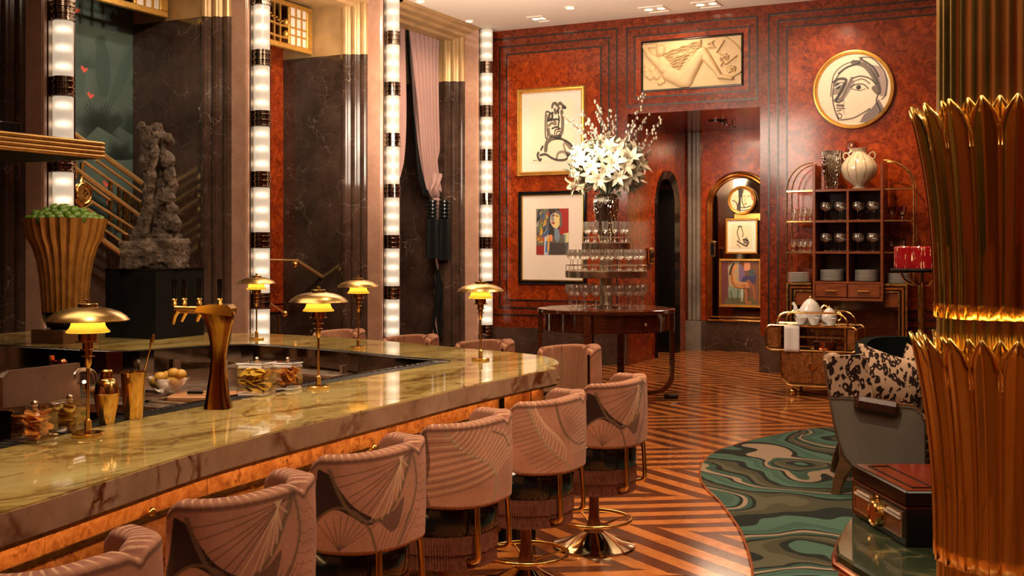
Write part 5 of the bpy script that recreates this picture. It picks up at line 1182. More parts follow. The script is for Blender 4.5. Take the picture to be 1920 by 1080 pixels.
# round head drawing
Y = YF-.01; cR = PY(1600.5, 168, Y); Rr = (PY(1677, 168, Y).x-PY(1523.5, 168, Y).x)/2; Rz = (PY(1600, 94, Y).z-PY(1600, 242, Y).z)/2; Rr = (Rr+Rz)/2
t = thing('round_ink_portrait', 'round gilt-framed ink drawing of a head high on the right wall', 'picture', (cR.x, Y, cR.z-Rr))
Mr = Matrix.Translation(cR) @ Matrix.Rotation(PI/2, 4, 'X')
obj('frame', MB().lathe([(Rr, 0), (Rr, .03), (Rr*.985, .05), (Rr*.95, .055), (Rr*.935, .04), (Rr*.915, .045), (Rr*.90, .03), (Rr*.895, .01)], seg=80, M=Mr), M['frame_gold'], t, world=True)
Dk = (20, 14, 15); SH = (120, 100, 100)
hd = [('poly', [(86, 20), (97, 40), (95, 62), (86, 62), (80, 40), (70, 16)], SH, .8), ('poly', [(84, 65), (92, 80), (70, 97), (58, 97), (64, 86), (76, 76)], (92, 76, 78), .9), ('line', [(58, 6), (75, 8), (90, 25), (95, 42), (93, 60), (88, 66)], .9, Dk), ('line', [(50, 12), (66, 18), (80, 38), (84, 56), (78, 50)], 3.6, Dk, .85), ('line', [(60, 8), (76, 20), (84, 34)], 1.4, Dk), ('line', [(62, 6), (55, 14), (38, 20), (26, 34), (22, 50), (22, 66), (26, 82), (30, 92)], 1.0, Dk), ('line', [(56, 10), (38, 14), (24, 26), (20, 44), (19, 58)], .8, Dk), ('line', [(58, 14), (42, 18), (30, 26)], 1.5, Dk),
      ('line', [(23, 38), (30, 34), (40, 36), (36, 48), (27, 62)], 2.0, Dk), ('poly', [(22, 38), (38, 38), (30, 56), (22, 56)], (90, 76, 74), .8), ('disc', (28.5, 44), (4, 4.2), Dk), ('line', [(24, 46), (34, 41)], .8, (210, 200, 190)),
      ('line', [(48, 34), (40, 50), (33, 62), (25, 64)], 2.2, Dk, .8), ('line', [(38, 40), (30, 56), (25, 64), (30, 67), (36, 64)], 1.2, Dk), ('poly', [(48, 33), (40, 50), (34, 62), (36, 66), (44, 54), (52, 42)], (86, 74, 72), .75),
      ('line', [(50, 34), (60, 32), (72, 36), (80, 44)], 1.1, Dk), ('line', [(50, 39), (62, 36), (72, 43)], .8, Dk), ('line', [(46, 47), (54, 43), (64, 44), (70, 50)], .9, Dk), ('line', [(48, 49), (58, 52), (66, 50)], .6, Dk), ('disc', (57, 47.5), (3.4, 3.4), Dk),
      ('line', [(28, 71), (36, 72)], 1.8, Dk, .9), ('line', [(27, 75), (38, 76)], .9, Dk), ('line', [(28, 79), (33, 78)], 1.0, Dk), ('line', [(30, 82), (28, 86), (32, 90), (34, 85), (30, 82)], .8, Dk), ('line', [(33, 92), (50, 90), (66, 82), (72, 78)], 1.0, Dk), ('line', [(37, 66), (36, 76), (38, 84)], .5, Dk, .7), ('line', [(84, 58), (81, 68), (86, 80), (85, 86)], 1.1, Dk)]
sp_ = strokes((226, 196, 168), hd)
painted('artwork', lambda u, v: (cR.x+Rr*.9*(2*v)*math.cos(2*PI*u)*.5, Y-.012, cR.z+Rr*.9*v*math.sin(2*PI*u)), 260, 130, lambda U, V: sp_(.5+.5*V*np.cos(2*PI*U), .5+.5*V*np.sin(2*PI*U)), M['print'], t, world=True)

# carved relief above the opening
x0, x1, z0, z1 = wallrect(1206.5, 169.5, 1390, 66); 
t = thing('carved_relief', 'cream carved stone relief of a reclining figure set above the opening', 'relief', ((x0+x1)/2, YF, z0))
sweep_frame([(x0-.03, YF, z1+.03), (x1+.03, YF, z1+.03), (x1+.03, YF, z0-.03), (x0-.03, YF, z0-.03)], .03, .03, (0, -1, 0), M['inlay'], 'frame', t)
NX, NZ = 300, 150; Xg, Yg = np.meshgrid(np.linspace(0, 180, NX), np.linspace(90, 0, NZ)); Hh = np.zeros((NZ, NX))
def limb(p, q, r0, r1, h):
    global Hh
    d, tt = seg_d(Xg, Yg, p, q); r_ = r0+(r1-r0)*tt; s_ = np.clip(1-(d/r_)**2, 0, 1)**.5; Hh = np.maximum(Hh, s_*h)
limb((3, 6), (12, 24), 5, 6, .8); limb((12, 24), (34, 44), 6, 9, .9); limb((3, 6), (22, 6), 4, 5, .6); limb((33, 14), (33, 20), 9, 8, 1.0); limb((35, 40), (50, 62), 13, 13, 1.0); limb((50, 62), (78, 76), 14, 16, 1.05); limb((78, 76), (112, 24), 15, 8, 1.1); limb((78, 70), (108, 26), 14, 8, 1.1); limb((112, 24), (142, 72), 8, 5, 1.1); limb((118, 36), (134, 60), 9, 5, 1.1); limb((142, 74), (164, 79), 5, 3.5, 1.1); limb((60, 30), (92, 22), 5, 4, .6); limb((92, 30), (72, 58), 3.2, 3.2, .8)
for (cx_, cy_, r_, h) in ((38, 54, 7, .9), (52, 42, 7.5, .9)): Hh = np.maximum(Hh, np.clip(1-(np.hypot(Xg-cx_, Yg-cy_)/r_)**2, 0, 1)**.5*(.25)+Hh*(np.hypot(Xg-cx_, Yg-cy_) < r_))
for (cx_, cy_, r_) in ((8, 44, 6), (16, 50, 7), (8, 60, 7), (20, 60, 7), (14, 66, 6), (26, 66, 6), (32, 78, 5), (38, 76, 4), (6, 52, 5)): Hh = np.maximum(Hh, np.clip(1-(np.hypot(Xg-cx_, Yg-cy_)/r_)**2, 0, 1)**.5*.55)
for k in range(9):
    p = None
    for s_ in np.linspace(0, 1, 14):
        q = (42+66*s_, 22+4.2*k-18*s_+(1.6*math.sin(s_*22+k))+k*1.5*(1-s_))
        if p: limb(p, q, 1.7, 1.7, .75)
        p = q
for (a, b) in (((150, 8), (137, 28)), ((172, 38), (153, 52)), ((180, 68), (162, 78))): limb(a, b, 1.4, 1.4, .7)
for i in range(26): 
    cx_, cy_ = random.choice(((128, 14), (150, 38), (162, 62), (148, 48))); limb((cx_+random.uniform(-8, 8), cy_+random.uniform(-7, 7)), (cx_+random.uniform(-8, 8), cy_+random.uniform(-7, 7)), 1.5, 1.1, .6)
dd = np.abs(np.hypot(Xg-105, Yg-75)-88); Hh = np.maximum(Hh, np.clip(1-(dd/1.2)**2, 0, 1)*.3*(Xg > 140))
ew = [(28, 17), (34, 15), (30, 22), (32, 25)]
for e_ in ew: Hh -= .22*np.exp(-((Xg-e_[0])**2/3+(Yg-e_[1])**2/1.2))
mb = MB(); vs_ = [(x0+(x1-x0)*i/(NX-1), YF-.008-.055*Hh[j, i], z0+(z1-z0)*j/(NZ-1)) for j in range(NZ) for i in range(NX)]
mb.add(vs_, [(j*NX+i, j*NX+i+1, (j+1)*NX+i+1, (j+1)*NX+i) for j in range(NZ-1) for i in range(NX-1)], True); obj('carving', mb, M['relief'], t, world=True)

# arched mirror with three pictures in the recess
YQ = YR-.012; a0 = PY(1328, 500, YQ).x; xc = PY(1388, 330, YQ).x; Ra = xc-a0; zb0 = .515; zt0 = PY(1388, 325, YQ).z; zs0 = zt0-Ra
t = thing('arched_mirror', 'tall arched mirror in a brass frame at the back of the recess', 'mirror', (xc, YQ, zb0))
A = [(xc-Ra, zb0), (xc-Ra, zs0)]+[(xc-Ra*math.cos(a), zs0+Ra*math.sin(a)) for a in np.linspace(0, PI, 33)[1:-1]]+[(xc+Ra, zs0), (xc+Ra, zb0)]
obj('glass', MB().plate([(x, YQ-.006, z) for x, z in A], .004), M['mirror'], t, world=True)
for nm, dR, th_ in (('outer_bead', 0, .035), ('inner_bead', .055, .028)):
    AA = [(xc-Ra+dR, zb0+dR), (xc-Ra+dR, zs0)]+[(xc-(Ra-dR)*math.cos(a), zs0+(Ra-dR)*math.sin(a)) for a in np.linspace(0, PI, 33)[1:-1]]+[(xc+Ra-dR, zs0), (xc+Ra-dR, zb0+dR)]
    obj(nm, MB().tube([(x, YQ-.02, z) for x, z in AA], th_, 8, closed=True), M['brass'], t, world=True)
YA = YR-.06
nude = [('line', [(40, 8), (30, 28), (34, 50), (42, 68)], 2.4, INK), ('line', [(48, 8), (56, 26), (60, 44), (54, 50)], 2.0, INK), ('line', [(34, 8), (44, 4), (52, 8)], 2.6, INK), ('line', [(30, 70), (44, 78), (60, 86), (78, 92)], 3.6, INK), ('line', [(60, 64), (76, 62), (86, 76), (78, 90)], 3.8, INK), ('poly', [(58, 66), (78, 64), (84, 84), (62, 82)], INK, .8), ('line', [(78, 50), (76, 70)], 1.6, INK), ('line', [(28, 84), (44, 96)], 2.0, INK)]
picture('small_ink_picture', 'small gilt-framed ink sketch in the middle of the arched mirror', ((1361.5, 409.5), (1421, 409), (1421, 476), (1361.5, 475)), YA, .03, M['frame_gold'], .04, strokes((216, 192, 162), nude), art_c4=((1372, 422), (1409, 422), (1409, 465), (1372, 465)), res=(80, 100))
sit = [('poly', [(0, 0), (100, 0), (100, 100), (0, 100)], (104, 60, 34)), ('poly', [(0, 0), (16, 0), (16, 100), (0, 100)], (92, 36, 40)), ('poly', [(16, 14), (30, 2), (46, 2), (56, 30), (60, 60), (20, 66)], (150, 140, 110)), ('poly', [(46, 4), (62, 20), (62, 46), (46, 50)], (108, 84, 120)), ('poly', [(60, 4), (76, 4), (76, 22), (60, 22)], (196, 130, 96)), ('poly', [(56, 36), (92, 30), (90, 50), (52, 54)], (50, 46, 84)), ('poly', [(72, 20), (88, 20), (88, 34), (72, 34)], (60, 72, 80)),
       ('poly', [(16, 60), (34, 56), (60, 60), (58, 92), (20, 94)], (112, 128, 110)), ('poly', [(10, 84), (90, 84), (96, 100), (8, 100)], (84, 76, 44)), ('line', [(36, 12), (30, 20), (26, 34), (30, 50), (40, 58), (70, 58)], 5.0, (176, 112, 56)), ('line', [(40, 30), (34, 44), (52, 50), (72, 50)], 2.2, (196, 130, 66)), ('line', [(60, 58), (66, 76), (66, 92), (76, 94)], 3.4, (150, 84, 40)), ('line', [(70, 46), (84, 60), (88, 84)], 3.6, (140, 78, 38)), ('disc', (36, 14), (5, 6.5), (190, 124, 70)), ('line', [(32, 6), (26, 16), (22, 30)], 3.0, (34, 22, 18)), ('line', [(24, 70), (30, 92)], 1.4, (40, 46, 40)), ('line', [(44, 66), (42, 92)], 1.4, (40, 46, 40)), ('line', [(54, 64), (54, 90)], 1.4, (190, 196, 180)), ('line', [(26, 30), (30, 52), (44, 62), (72, 62)], .9, (30, 18, 12)), ('line', [(72, 64), (72, 92)], .9, (30, 18, 12))]
picture('seated_woman_painting', 'gilt-framed painting of a seated woman at the foot of the arched mirror', ((1349.5, 485.5), (1428, 485), (1428, 576.5), (1349.5, 575)), YA, .04, M['frame_gold'], .05, strokes((104, 60, 34), sit), art_c4=((1354, 489), (1424, 489), (1424, 572), (1354, 572)), res=(120, 140))
cQ = PY(1391.5, 375.5, YA); Rq = 27/2100*(-ss*cQ.x+cc*cQ.y)
t = thing('round_face_picture', 'small round gilt-framed picture of a woman face at the top of the arched mirror', 'picture', (cQ.x, YA, cQ.z-Rq)); Mr = Matrix.Translation(cQ) @ Matrix.Rotation(PI/2, 4, 'X')
obj('frame', MB().lathe([(Rq, 0), (Rq, .04), (Rq*.93, .06), (Rq*.86, .05), (Rq*.82, .04), (Rq*.80, .01)], seg=56, M=Mr), M['frame_gold'], t, world=True)
fc = [('poly', [(0, 20), (34, 30), (40, 60), (30, 100), (0, 100)], (206, 180, 150)), ('poly', [(34, 0), (60, 6), (46, 40), (44, 100), (26, 90), (36, 50)], (26, 24, 26)), ('line', [(10, 50), (26, 60), (34, 90)], 2.6, (60, 50, 48)), ('poly', [(58, 8), (86, 14), (90, 56), (70, 86), (54, 66), (52, 34)], (238, 196, 160)), ('line', [(56, 34), (64, 32)], 1.8, (150, 50, 40)), ('line', [(74, 34), (84, 34)], 1.8, (150, 50, 40)), ('line', [(66, 38), (62, 54), (68, 56)], 1.4, (190, 110, 84)), ('disc', (66, 66), (5.5, 3.2), (196, 30, 24)), ('line', [(54, 8), (50, 34), (52, 60), (60, 78)], 2.4, (30, 26, 26)), ('line', [(30, 76), (60, 82), (90, 74)], 2.6, (40, 34, 34)), ('line', [(40, 92), (70, 92), (90, 84)], 2.2, (40, 34, 34)), ('line', [(88, 16), (96, 50)], 3.0, (170, 50, 30))]
sp2 = strokes((226, 200, 172), fc)
painted('artwork', lambda u, v: (cQ.x+Rq*.82*v*math.cos(2*PI*u), YA-.014, cQ.z+Rq*.82*v*math.sin(2*PI*u)), 120, 50, lambda U, V: sp2(.5+.5*V*np.cos(2*PI*U), .5+.5*V*np.sin(2*PI*U)), M['print'], t, world=True)
obj('hanging_bar', MB().box((a0+.45, YQ-.03, cQ.z-Rq-.10), (xc+Ra*.9, YQ-.012, cQ.z-Rq+.02), bev=.006), M['frame_gold'], t, world=True)
for (px, py, lb, pl_) in ((1337, 467, 'small brass-rimmed wall switch plate beside the pictures in the arched mirror', 'back'), (1218.5, 480, 'small brass-rimmed plate on the wall left of the arched doorway', 'side')):
    p = PY(px, py, YQ-.02) if pl_ == 'back' else PX(px, py, XO0+.01)
    t = thing('wall_plate', lb, 'wall plate', p)
    if pl_ == 'back':
        obj('rim', MB().plate([(p.x+a, p.y, p.z+b) for a, b in ((-.045, -.12), (0, -.14), (.045, -.12), (.045, .12), (0, .14), (-.045, .12))], .03), M['brass'], t, world=True); obj('plate', MB().box((p.x-.03, p.y-.035, p.z-.10), (p.x+.03, p.y-.02, p.z+.10)), M['black'], t, world=True)
    else:
        obj('rim', MB().plate([(p.x, p.y+a*1.4, p.z+b) for a, b in ((-.07, -.12), (0, -.14), (.07, -.12), (.07, .12), (0, .14), (-.07, .12))], .03), M['brass'], t, world=True); obj('plate', MB().box((p.x+.028, p.y-.07, p.z-.10), (p.x+.04, p.y+.07, p.z+.10)), M['black'], t, world=True)
t = thing('disc_chandelier', 'cluster of flat black discs hanging under the recess ceiling', 'chandelier', (PY(1345, 222, 17.0)))
for (px, py, r_, Yd) in ((1323, 220, 17, 16.7), (1324, 224, 14, 16.75), (1345, 229, 17, 16.9), (1356, 233, 8, 17.0), (1363, 235.5, 6, 17.1), (1373, 239.5, 7, 17.3)):
    p = PY(px, py, Yd); k_ = (-ss*p.x+cc*p.y)/2100; dq = obj('disc', MB().lathe([(0, 0), (r_*k_, .0), (r_*k_, .012), (0, .014)], c=p, seg=32), M['black'], t, world=True); obj('rod', MB().tube([p, (p.x, p.y, ZO)], .006, 6), M['black'], dq, world=True)

# ================================================================== RUG
rg = solo('swirl_rug', MB().prism(RUG, 0.0, .012), M['rug'], 'green black and cream swirl-patterned rug with a curved edge on the parquet', 'rug')
obj('bound_edge', MB().tube([(x, y, .008) for x, y in RUG], .008, 6, closed=True), M['post'], rg)

# ================================================================== ARMCHAIR (built facing along the camera's right, in its own frame: x across, y away, z up)
ANG = math.atan2(ss, cc)
d0 = 7.75; kc = d0/2100; px0 = 1548
def CH(px, py, off=0): return ((px-px0)*kc, off, EYE-(py-YH)*kc)
o_ = PD(px0, 900, d0)
ch = thing('armchair', 'low armchair with grey side panel, walnut frame and leopard print back', 'armchair', (o_.x, o_.y, .012), ANG-.27); ch.scale = (.95, 1, 1)
DW = .80
side = [(1556, 746), (1600, 746), (1602, 764), (1688, 777), (1690, 757), (1712, 759), (1724, 768), (1731, 790), (1732, 872), (1608, 874), (1590, 862), (1574, 838), (1565, 805)]
side = side[:10]+[(1598, 868), (1584, 852), (1574, 825), (1565, 790)]
frame = [(1542, 676), (1549, 676), (1556, 742), (1602, 742), (1606, 758), (1684, 770), (1686, 752), (1712, 754), (1727, 764), (1734, 788), (1735, 874), (1598, 874), (1582, 895), (1574, 926), (1558, 926), (1562, 900), (1572, 870), (1580, 852), (1565, 810), (1552, 740)]
for nm, yo, sg in (('side_frame', 0, 1), ('side_frame', DW, 1)):
    obj(nm, MB().plate([(x, y+yo, z-.012) for x, y, z in (CH(*p) for p in frame)], .04), M['walnut'], ch)
obj('side_panel', MB().plate([(x, y-.006, z-.012) for x, y, z in (CH(*p) for p in side)], .03), M['grey_panel'], ch)
obj('panel_piping', MB().tube([(x, y-.012, z-.012) for x, y, z in (CH(*p) for p in side)], .004, 6, closed=True), M['grey_stone'], ch)
q0, q1 = CH(1601, 760), CH(1684, 772)
R_ = Matrix.Translation((q0[0], -.02, q0[2]-.005)) @ Matrix.Rotation(-math.atan2(q0[2]-q1[2], q1[0]-q0[0])*-1, 4, 'Y')
obj('arm_pad', MB().box((0, -.045, -.03), (math.hypot(q1[0]-q0[0], q1[2]-q0[2]), .075, .075), R_, bev=.028), M['brown_leather'], ch)
obj('far_arm_pad', MB().box((0, DW-.04, -.03), (.3, DW+.07, .07), R_, bev=.028), M['brown_leather'], ch)
for yy in (-.01, DW-.03):
    obj('leg', MB().plate([(x, yy+.03, z-.012) for x, y, z in (CH(*p) for p in ((1582, 868), (1604, 874), (1588, 898), (1574, 926), (1558, 926), (1566, 890)))], .05), M['walnut'], ch)
    obj('front_leg', MB().box((.66, yy, 0), (.71, yy+.05, .22), bev=.005), M['walnut'], ch)
# upholstered back rolling over, and seat
b_ = [CH(*p) for p in ((1543, 676), (1552, 671), (1612, 668), (1650, 668), (1640, 700), (1622, 760), (1558, 748))]
mb = MB(); prof = [(-.02, .955), (.0, .985), (.05, 1.0), (.10, .985), (.14, .93), (.20, .60), (.10, .52), (.045, .64)]
prof = [(x, z-.012-.075) for x, z in prof]; n = len(prof); NYs = 9; vs_ = []
for j in range(NYs):
    y = .0+DW*j/(NYs-1)
    for x, z in prof: vs_.append((x+(.01 if j in (0, NYs-1) else 0), y+.01, z+.012*math.sin(PI*j/(NYs-1))))
mb.add(vs_, [(j*n+k, j*n+(k+1) % n, (j+1)*n+(k+1) % n, (j+1)*n+k) for j in range(NYs-1) for k in range(n)]+[tuple(range(n)), tuple((NYs-1)*n+k for k in range(n))], False)
bk = obj('padded_back', mb, M['leopard'], ch); bv = bk.modifiers.new('b', 'BEVEL'); bv.width = .02; bv.segments = 3
obj('wing', MB().plate([CH(1552, 672, .0), CH(1622, 666, .0), CH(1634, 700, .0), CH(1638, 768, .0), CH(1560, 748, .0)], .05), M['leopard'], ch)
obj('seat_cushion', MB().box((.14, .03, .32), (.70, DW-.02, .58), bev=.05), M['leopard'], ch)
obj('seat_rail', MB().box((.10, .03, .2), (.70, DW-.03, .33), bev=.01), M['walnut'], ch)
# scatter cushions
def cushion(cx, cy, cz, W, H, T, rx, ry, rz, label, mt='leopard'):
    def fn(side):
        def f(u, v):
            a, b = 2*u-1, 2*v-1; puff = (max(0, 1-a*a)*max(0, 1-b*b))**.42; pin = 1-.10*(1-abs(a)**2)*abs(b)**3; pin2 = 1-.10*(1-abs(b)**2)*abs(a)**3
            return (a*W/2*pin2, side*T/2*puff, b*H/2*pin)
        return f
    mb = MB(); mb.grid(fn(1), 19, 19); mb.grid(fn(-1), 19, 19); o = solo('scatter_cushion', mb, M[mt], label, 'cushion', 'leopard scatter cushions'); 
    bm = bmesh.new(); bm.from_mesh(o.data); bmesh.ops.remove_doubles(bm, verts=bm.verts, dist=1e-4); bmesh.ops.recalc_face_normals(bm, faces=bm.faces); bm.to_mesh(o.data); bm.free()
    o.location = (cx, cy, cz); o.rotation_euler = (rx, ry, rz); return o
p = PD(1668, 712, d0+.22); cushion(p.x, p.y, p.z, .56, .40, .20, -.25, .30, ANG+.10, 'leopard print cushion leaning behind the chair arm, dog-eared corner raised')
p = PD(1724, 722, d0+.42); cushion(p.x, p.y, p.z, .40, .50, .2, -.2, .42, ANG-.25, 'leopard print cushion behind the first one, half hidden by the gold column')
# dark tub chair behind
p = PZ(1700, 860, 0); p = PD(1702, 650, 8.9)
t = thing('dark_tub_chair', 'black-green velvet tub chair behind the leopard armchair', 'armchair', (p.x, p.y, .012), ANG)
def tubfn(u, v):
    th = PI*1.25*u-PI*.125; r_ = .38-.0*v; z = .05+.90*(1-abs(1-2*u)**3*.25)*min(1, v/.45) if v < .45 else (.05+.90*(1-abs(1-2*u)**3*.25)-(v-.55)*(.9) if v > .55 else .05+.90*(1-abs(1-2*u)**3*.25)+.02)
    rr = .40 if v < .5 else .31; return (rr*math.cos(th), rr*math.sin(th), z)
obj('curved_back', MB().grid(tubfn, 40, 21), M['velvet_dark'], t); obj('seat', MB().lathe([(0, .2), (.31, .2), (.33, .3), (.31, .42), (0, .44)], seg=36), M['velvet_dark'], t)
for a in (.7, 2.4, 3.9, 5.5): obj('leg', MB().lathe([(.015, 0), (.02, .22)], c=(.26*math.cos(a), .26*math.sin(a), 0), seg=10), M['walnut'], t)
# low cabinet seen between chair and column
d2 = 7.0; p = PD(1738, 830, d2); t = thing('low_side_cabinet', 'small dark cabinet with louvred front beside the leopard armchair', 'cabinet', (p.x, p.y, .012), ANG-.36); k2 = d2/2100
zt_ = EYE-(768-YH)*k2-.012
obj('walnut_top', MB().box((-.005, -.0, zt_-.16), (.5, .55, zt_), bev=.008), M['walnut'], t); obj('top_tray', MB().box((.06, -.008, zt_-.11), (.44, .0, zt_-.04), bev=.01), M['black'], t); obj('carcass', MB().box((0, .02, 0), (.48, .5, zt_-.16)), M['black'], t)
for k in range(4): obj('louvre', MB().box((0, -.02, zt_-.22-.055*k), (.48, .03, zt_-.19-.055*k), bev=.006), M['black'], t)

# ================================================================== GREEN MARBLE TABLE WITH CIGAR BOX
zt = .55; tp = [PZ(*q, zt) for q in ((1640, 1080), (1600, 1056), (1570, 1037), (1568, 1020), (1575, 1000), (1590, 975), (1612, 955))]
C0 = PZ(1700, 1010, zt); pts = [(v.x, v.y) for v in tp]
right_c = Vector((cc, ss)); fwd = Vector((-ss, cc)); e0 = Vector(pts[-1]); s_0 = Vector(pts[0])
pts = [tuple(s_0-fwd*.12+right_c*.16), ]+pts+[tuple(e0+fwd*.16+right_c*.16), tuple(e0+fwd*.24+right_c*.4), tuple(e0+fwd*.2+right_c*.75), tuple(e0-fwd*.5+right_c*.95), tuple(s_0-fwd*.18+right_c*.8)]
cxy = (sum(p[0] for p in pts)/len(pts), sum(p[1] for p in pts)/len(pts))
t = thing('marble_side_table', 'green marble topped side table in the lower right corner', 'table', (*cxy, .012))
obj('marble_top', MB().prism(pts, zt-.045, zt, bev=.008), M['green_marble'], t, world=True)
obj('bronze_rim', MB().tube([(x, y, zt-.05) for x, y in offset(pts if sum(pts[i][0]*pts[(i+1) % len(pts)][1]-pts[(i+1) % len(pts)][0]*pts[i][1] for i in range(len(pts))) > 0 else pts[::-1], .006)], .014, 8, closed=True), M['copper'], t, world=True)
ins = offset(pts if sum(pts[i][0]*pts[(i+1) % len(pts)][1]-pts[(i+1) % len(pts)][0]*pts[i][1] for i in range(len(pts))) > 0 else pts[::-1], -.03)
obj('drum', MB().prism(ins, .03, zt-.05), M['green_marble'], t, world=True)
L_ = 0; P_ = [Vector((x, y, 0)) for x, y in offset(ins, .012)]; P_.append(P_[0])
for a, b in zip(P_[:-1], P_[1:]):
    n_ = max(1, int((b-a).length/.045))
    for k in range(n_):
        q = a.lerp(b, k/n_)
        if -ss*q.x+cc*q.y > 3.6: obj('bronze_reed', MB().tube([(q.x, q.y, .02), (q.x, q.y, zt-.06)], .010, 6), M['copper'], t, world=True)
obj('foot', MB().prism(offset(ins, -.06), 0, .03), M['black'], t, world=True)
# cigar box: front face recedes to the left, right face square to the view
zt2 = zt+.001; A0 = PD(1699, 1028, 4.32); A0.z = zt2; dirL = (PD(1597, 970, 4.88)-PD(1699, 970, 4.32)); dirL.z = 0; Lf = dirL.length; uL = dirL.normalized(); uR = Vector((cc, ss, 0)); kb = 4.32/2100
hb = .215; wR = .36
MX = Matrix(((uR.x, uL.x, 0, A0.x), (uR.y, uL.y, 0, A0.y), (0, 0, 1, zt2), (0, 0, 0, 1)))   # x along right face, y along front face
t = thing('cigar_box', 'black and burgundy lacquer cigar box with a round gauge on its front', 'box', (A0.x, A0.y, zt2))
def BX(a, b, bev=0): return MB().box(a, b, MX, bev=bev)
obj('body', BX((0, 0, 0), (wR, Lf, hb*.70), .004), M['black'], t, world=True)
ld = obj('lid', BX((0, 0, hb*.715), (wR, Lf, hb), .006), M['black'], t, world=True)
obj('lid_veneer', BX((.012, .012, hb), (wR-.012, Lf-.012, hb+.002)), M['mahogany'], ld, world=True)
for a, b in (((.05, .06, hb+.002), (.056, Lf-.06, hb+.005)), ((.13, .06, hb+.002), (.136, Lf-.06, hb+.005)), ((.05, .06, hb+.002), (.136, .066, hb+.005)), ((.05, Lf-.066, hb+.002), (.136, Lf-.06, hb+.005))): obj('lid_inlay', BX(a, b), M['black'], ld, world=True)
obj('seam_line', BX((-.001, -.001, hb*.70), (wR, Lf, hb*.715)), M['copper'], t, world=True)
for y0_, y1_ in ((.03, .19), (.33, .50)):
    y0_ *= Lf/.55; y1_ *= Lf/.55
    wd_ = obj('window', BX((-.004, y0_, .035), (.0, y1_, .125)), M['mahogany2'], t, world=True)
    for a, b in (((-.007, y0_-.006, .029), (0, y1_+.006, .035)), ((-.007, y0_-.006, .125), (0, y1_+.006, .130)), ((-.007, y0_-.006, .035), (0, y0_, .125)), ((-.007, y1_, .035), (0, y1_+.006, .125))): obj('window_bead', BX(a, b), M['nickel'], wd_, world=True)
    for zz in (.098, .112): obj('shelf_edge', BX((-.010, y0_+.01, zz), (-.003, y1_-.03*(zz > .1), zz+.008)), M['mat_board'], wd_, world=True)
Mg = MX @ Matrix.Translation((-.0, Lf*.48, .068)) @ Matrix.Rotation(-PI/2, 4, 'Y')
gg = obj('gauge', MB().lathe([(0, .022), (.040, .022), (.043, .016)], seg=36, M=Mg), M['copper'], t, world=True); obj('gauge_rim', MB().lathe([(.040, .022), (.046, .028), (.052, .022), (.053, 0)], seg=36, M=Mg), M['brass'], gg, world=True)
Mk = MX @ Matrix.Translation((-.0, Lf*.50, hb*.60)) @ Matrix.Rotation(-PI/2, 4, 'Y'); obj('lock', MB().lathe([(.006, .004), (.010, .006), (.013, .0)], seg=20, M=Mk), M['brass'], t, world=True)
hd_ = obj('handle', BX((.115, -.014, .045), (.30, -.004, .053), .002), M['brass_dark'], t, world=True)
for a, b in (((.115, -.014, .100), (.30, -.004, .108)), ((.115, -.014, .053), (.123, -.004, .100)), ((.292, -.014, .053), (.30, -.004, .100))): obj('handle_bar', BX(a, b), M['brass_dark'], hd_, world=True)

# ================================================================== GOLD LEAF-CAPPED COLUMN
cp = PD(1884, 700, 3.3); KX, KY = cp.x, cp.y; RS = .184
col = thing('gilded_column', 'huge polished gold column with two tiers of pointed leaves at the right edge', 'column', (KX, KY, 0))
NFL = 28; m_ = NFL*6
def flute(z0, z1, name):
    vs_ = []
    for z in (z0, z1):
        for k in range(m_):
            ph = (k % 6)/6; r_ = RS*(1+.035*abs(math.sin(PI*ph))-.012); vs_.append((r_*math.cos(2*PI*k/m_), r_*math.sin(2*PI*k/m_), z))
    obj(name, MB().add(vs_, [(k, (k+1) % m_, m_+(k+1) % m_, m_+k) for k in range(m_)], True), M['gold'], col)
flute(0, 1.25, 'lower_shaft'); flute(1.25, 1.95, 'middle_shaft'); flute(1.95, CEIL, 'upper_shaft')
def petal(z0, zt_, flare, a_half, drop, r_add=0):
    """one creased pointed leaf hugging the shaft then opening outwards"""
    nh = 14; vs_ = []; fs_ = []
    for i in range(nh+1):
        s_ = i/nh; z = z0+(zt_-z0)*s_; r_ = RS*1.02+r_add+(flare)*max(0, (s_-.12)/.88)**2.3
        for q, aa in enumerate((-1, -.5, 0, .5, 1)):
            if s_ > 1-drop and abs(aa) > 0:   # pointed top: sides stop lower
                lim = (1-s_)/drop; aa2 = aa*max(.02, lim)
            else: aa2 = aa
            a = a_half*aa2; rr_ = r_+.013*(1-abs(aa2))*(.35+.65*s_)*(1+.3*math.cos(aa2*3)); vs_.append((rr_*math.cos(a), rr_*math.sin(a), z-.0*abs(aa)))
    fs_ = [(i*5+q, i*5+q+1, (i+1)*5+q+1, (i+1)*5+q) for i in range(nh) for q in range(4)]
    mb = MB().add(vs_, fs_, False)
    for q in (0, 4): mb.tube([vs_[i*5+q] for i in range(nh-3, nh+1)], .0028, 5, cap=False)
    mb.tube([Vector(vs_[i*5+2])+Vector((.002, 0, 0)) for i in range(nh+1)], .0022, 5, cap=False); return mb
NP = 18
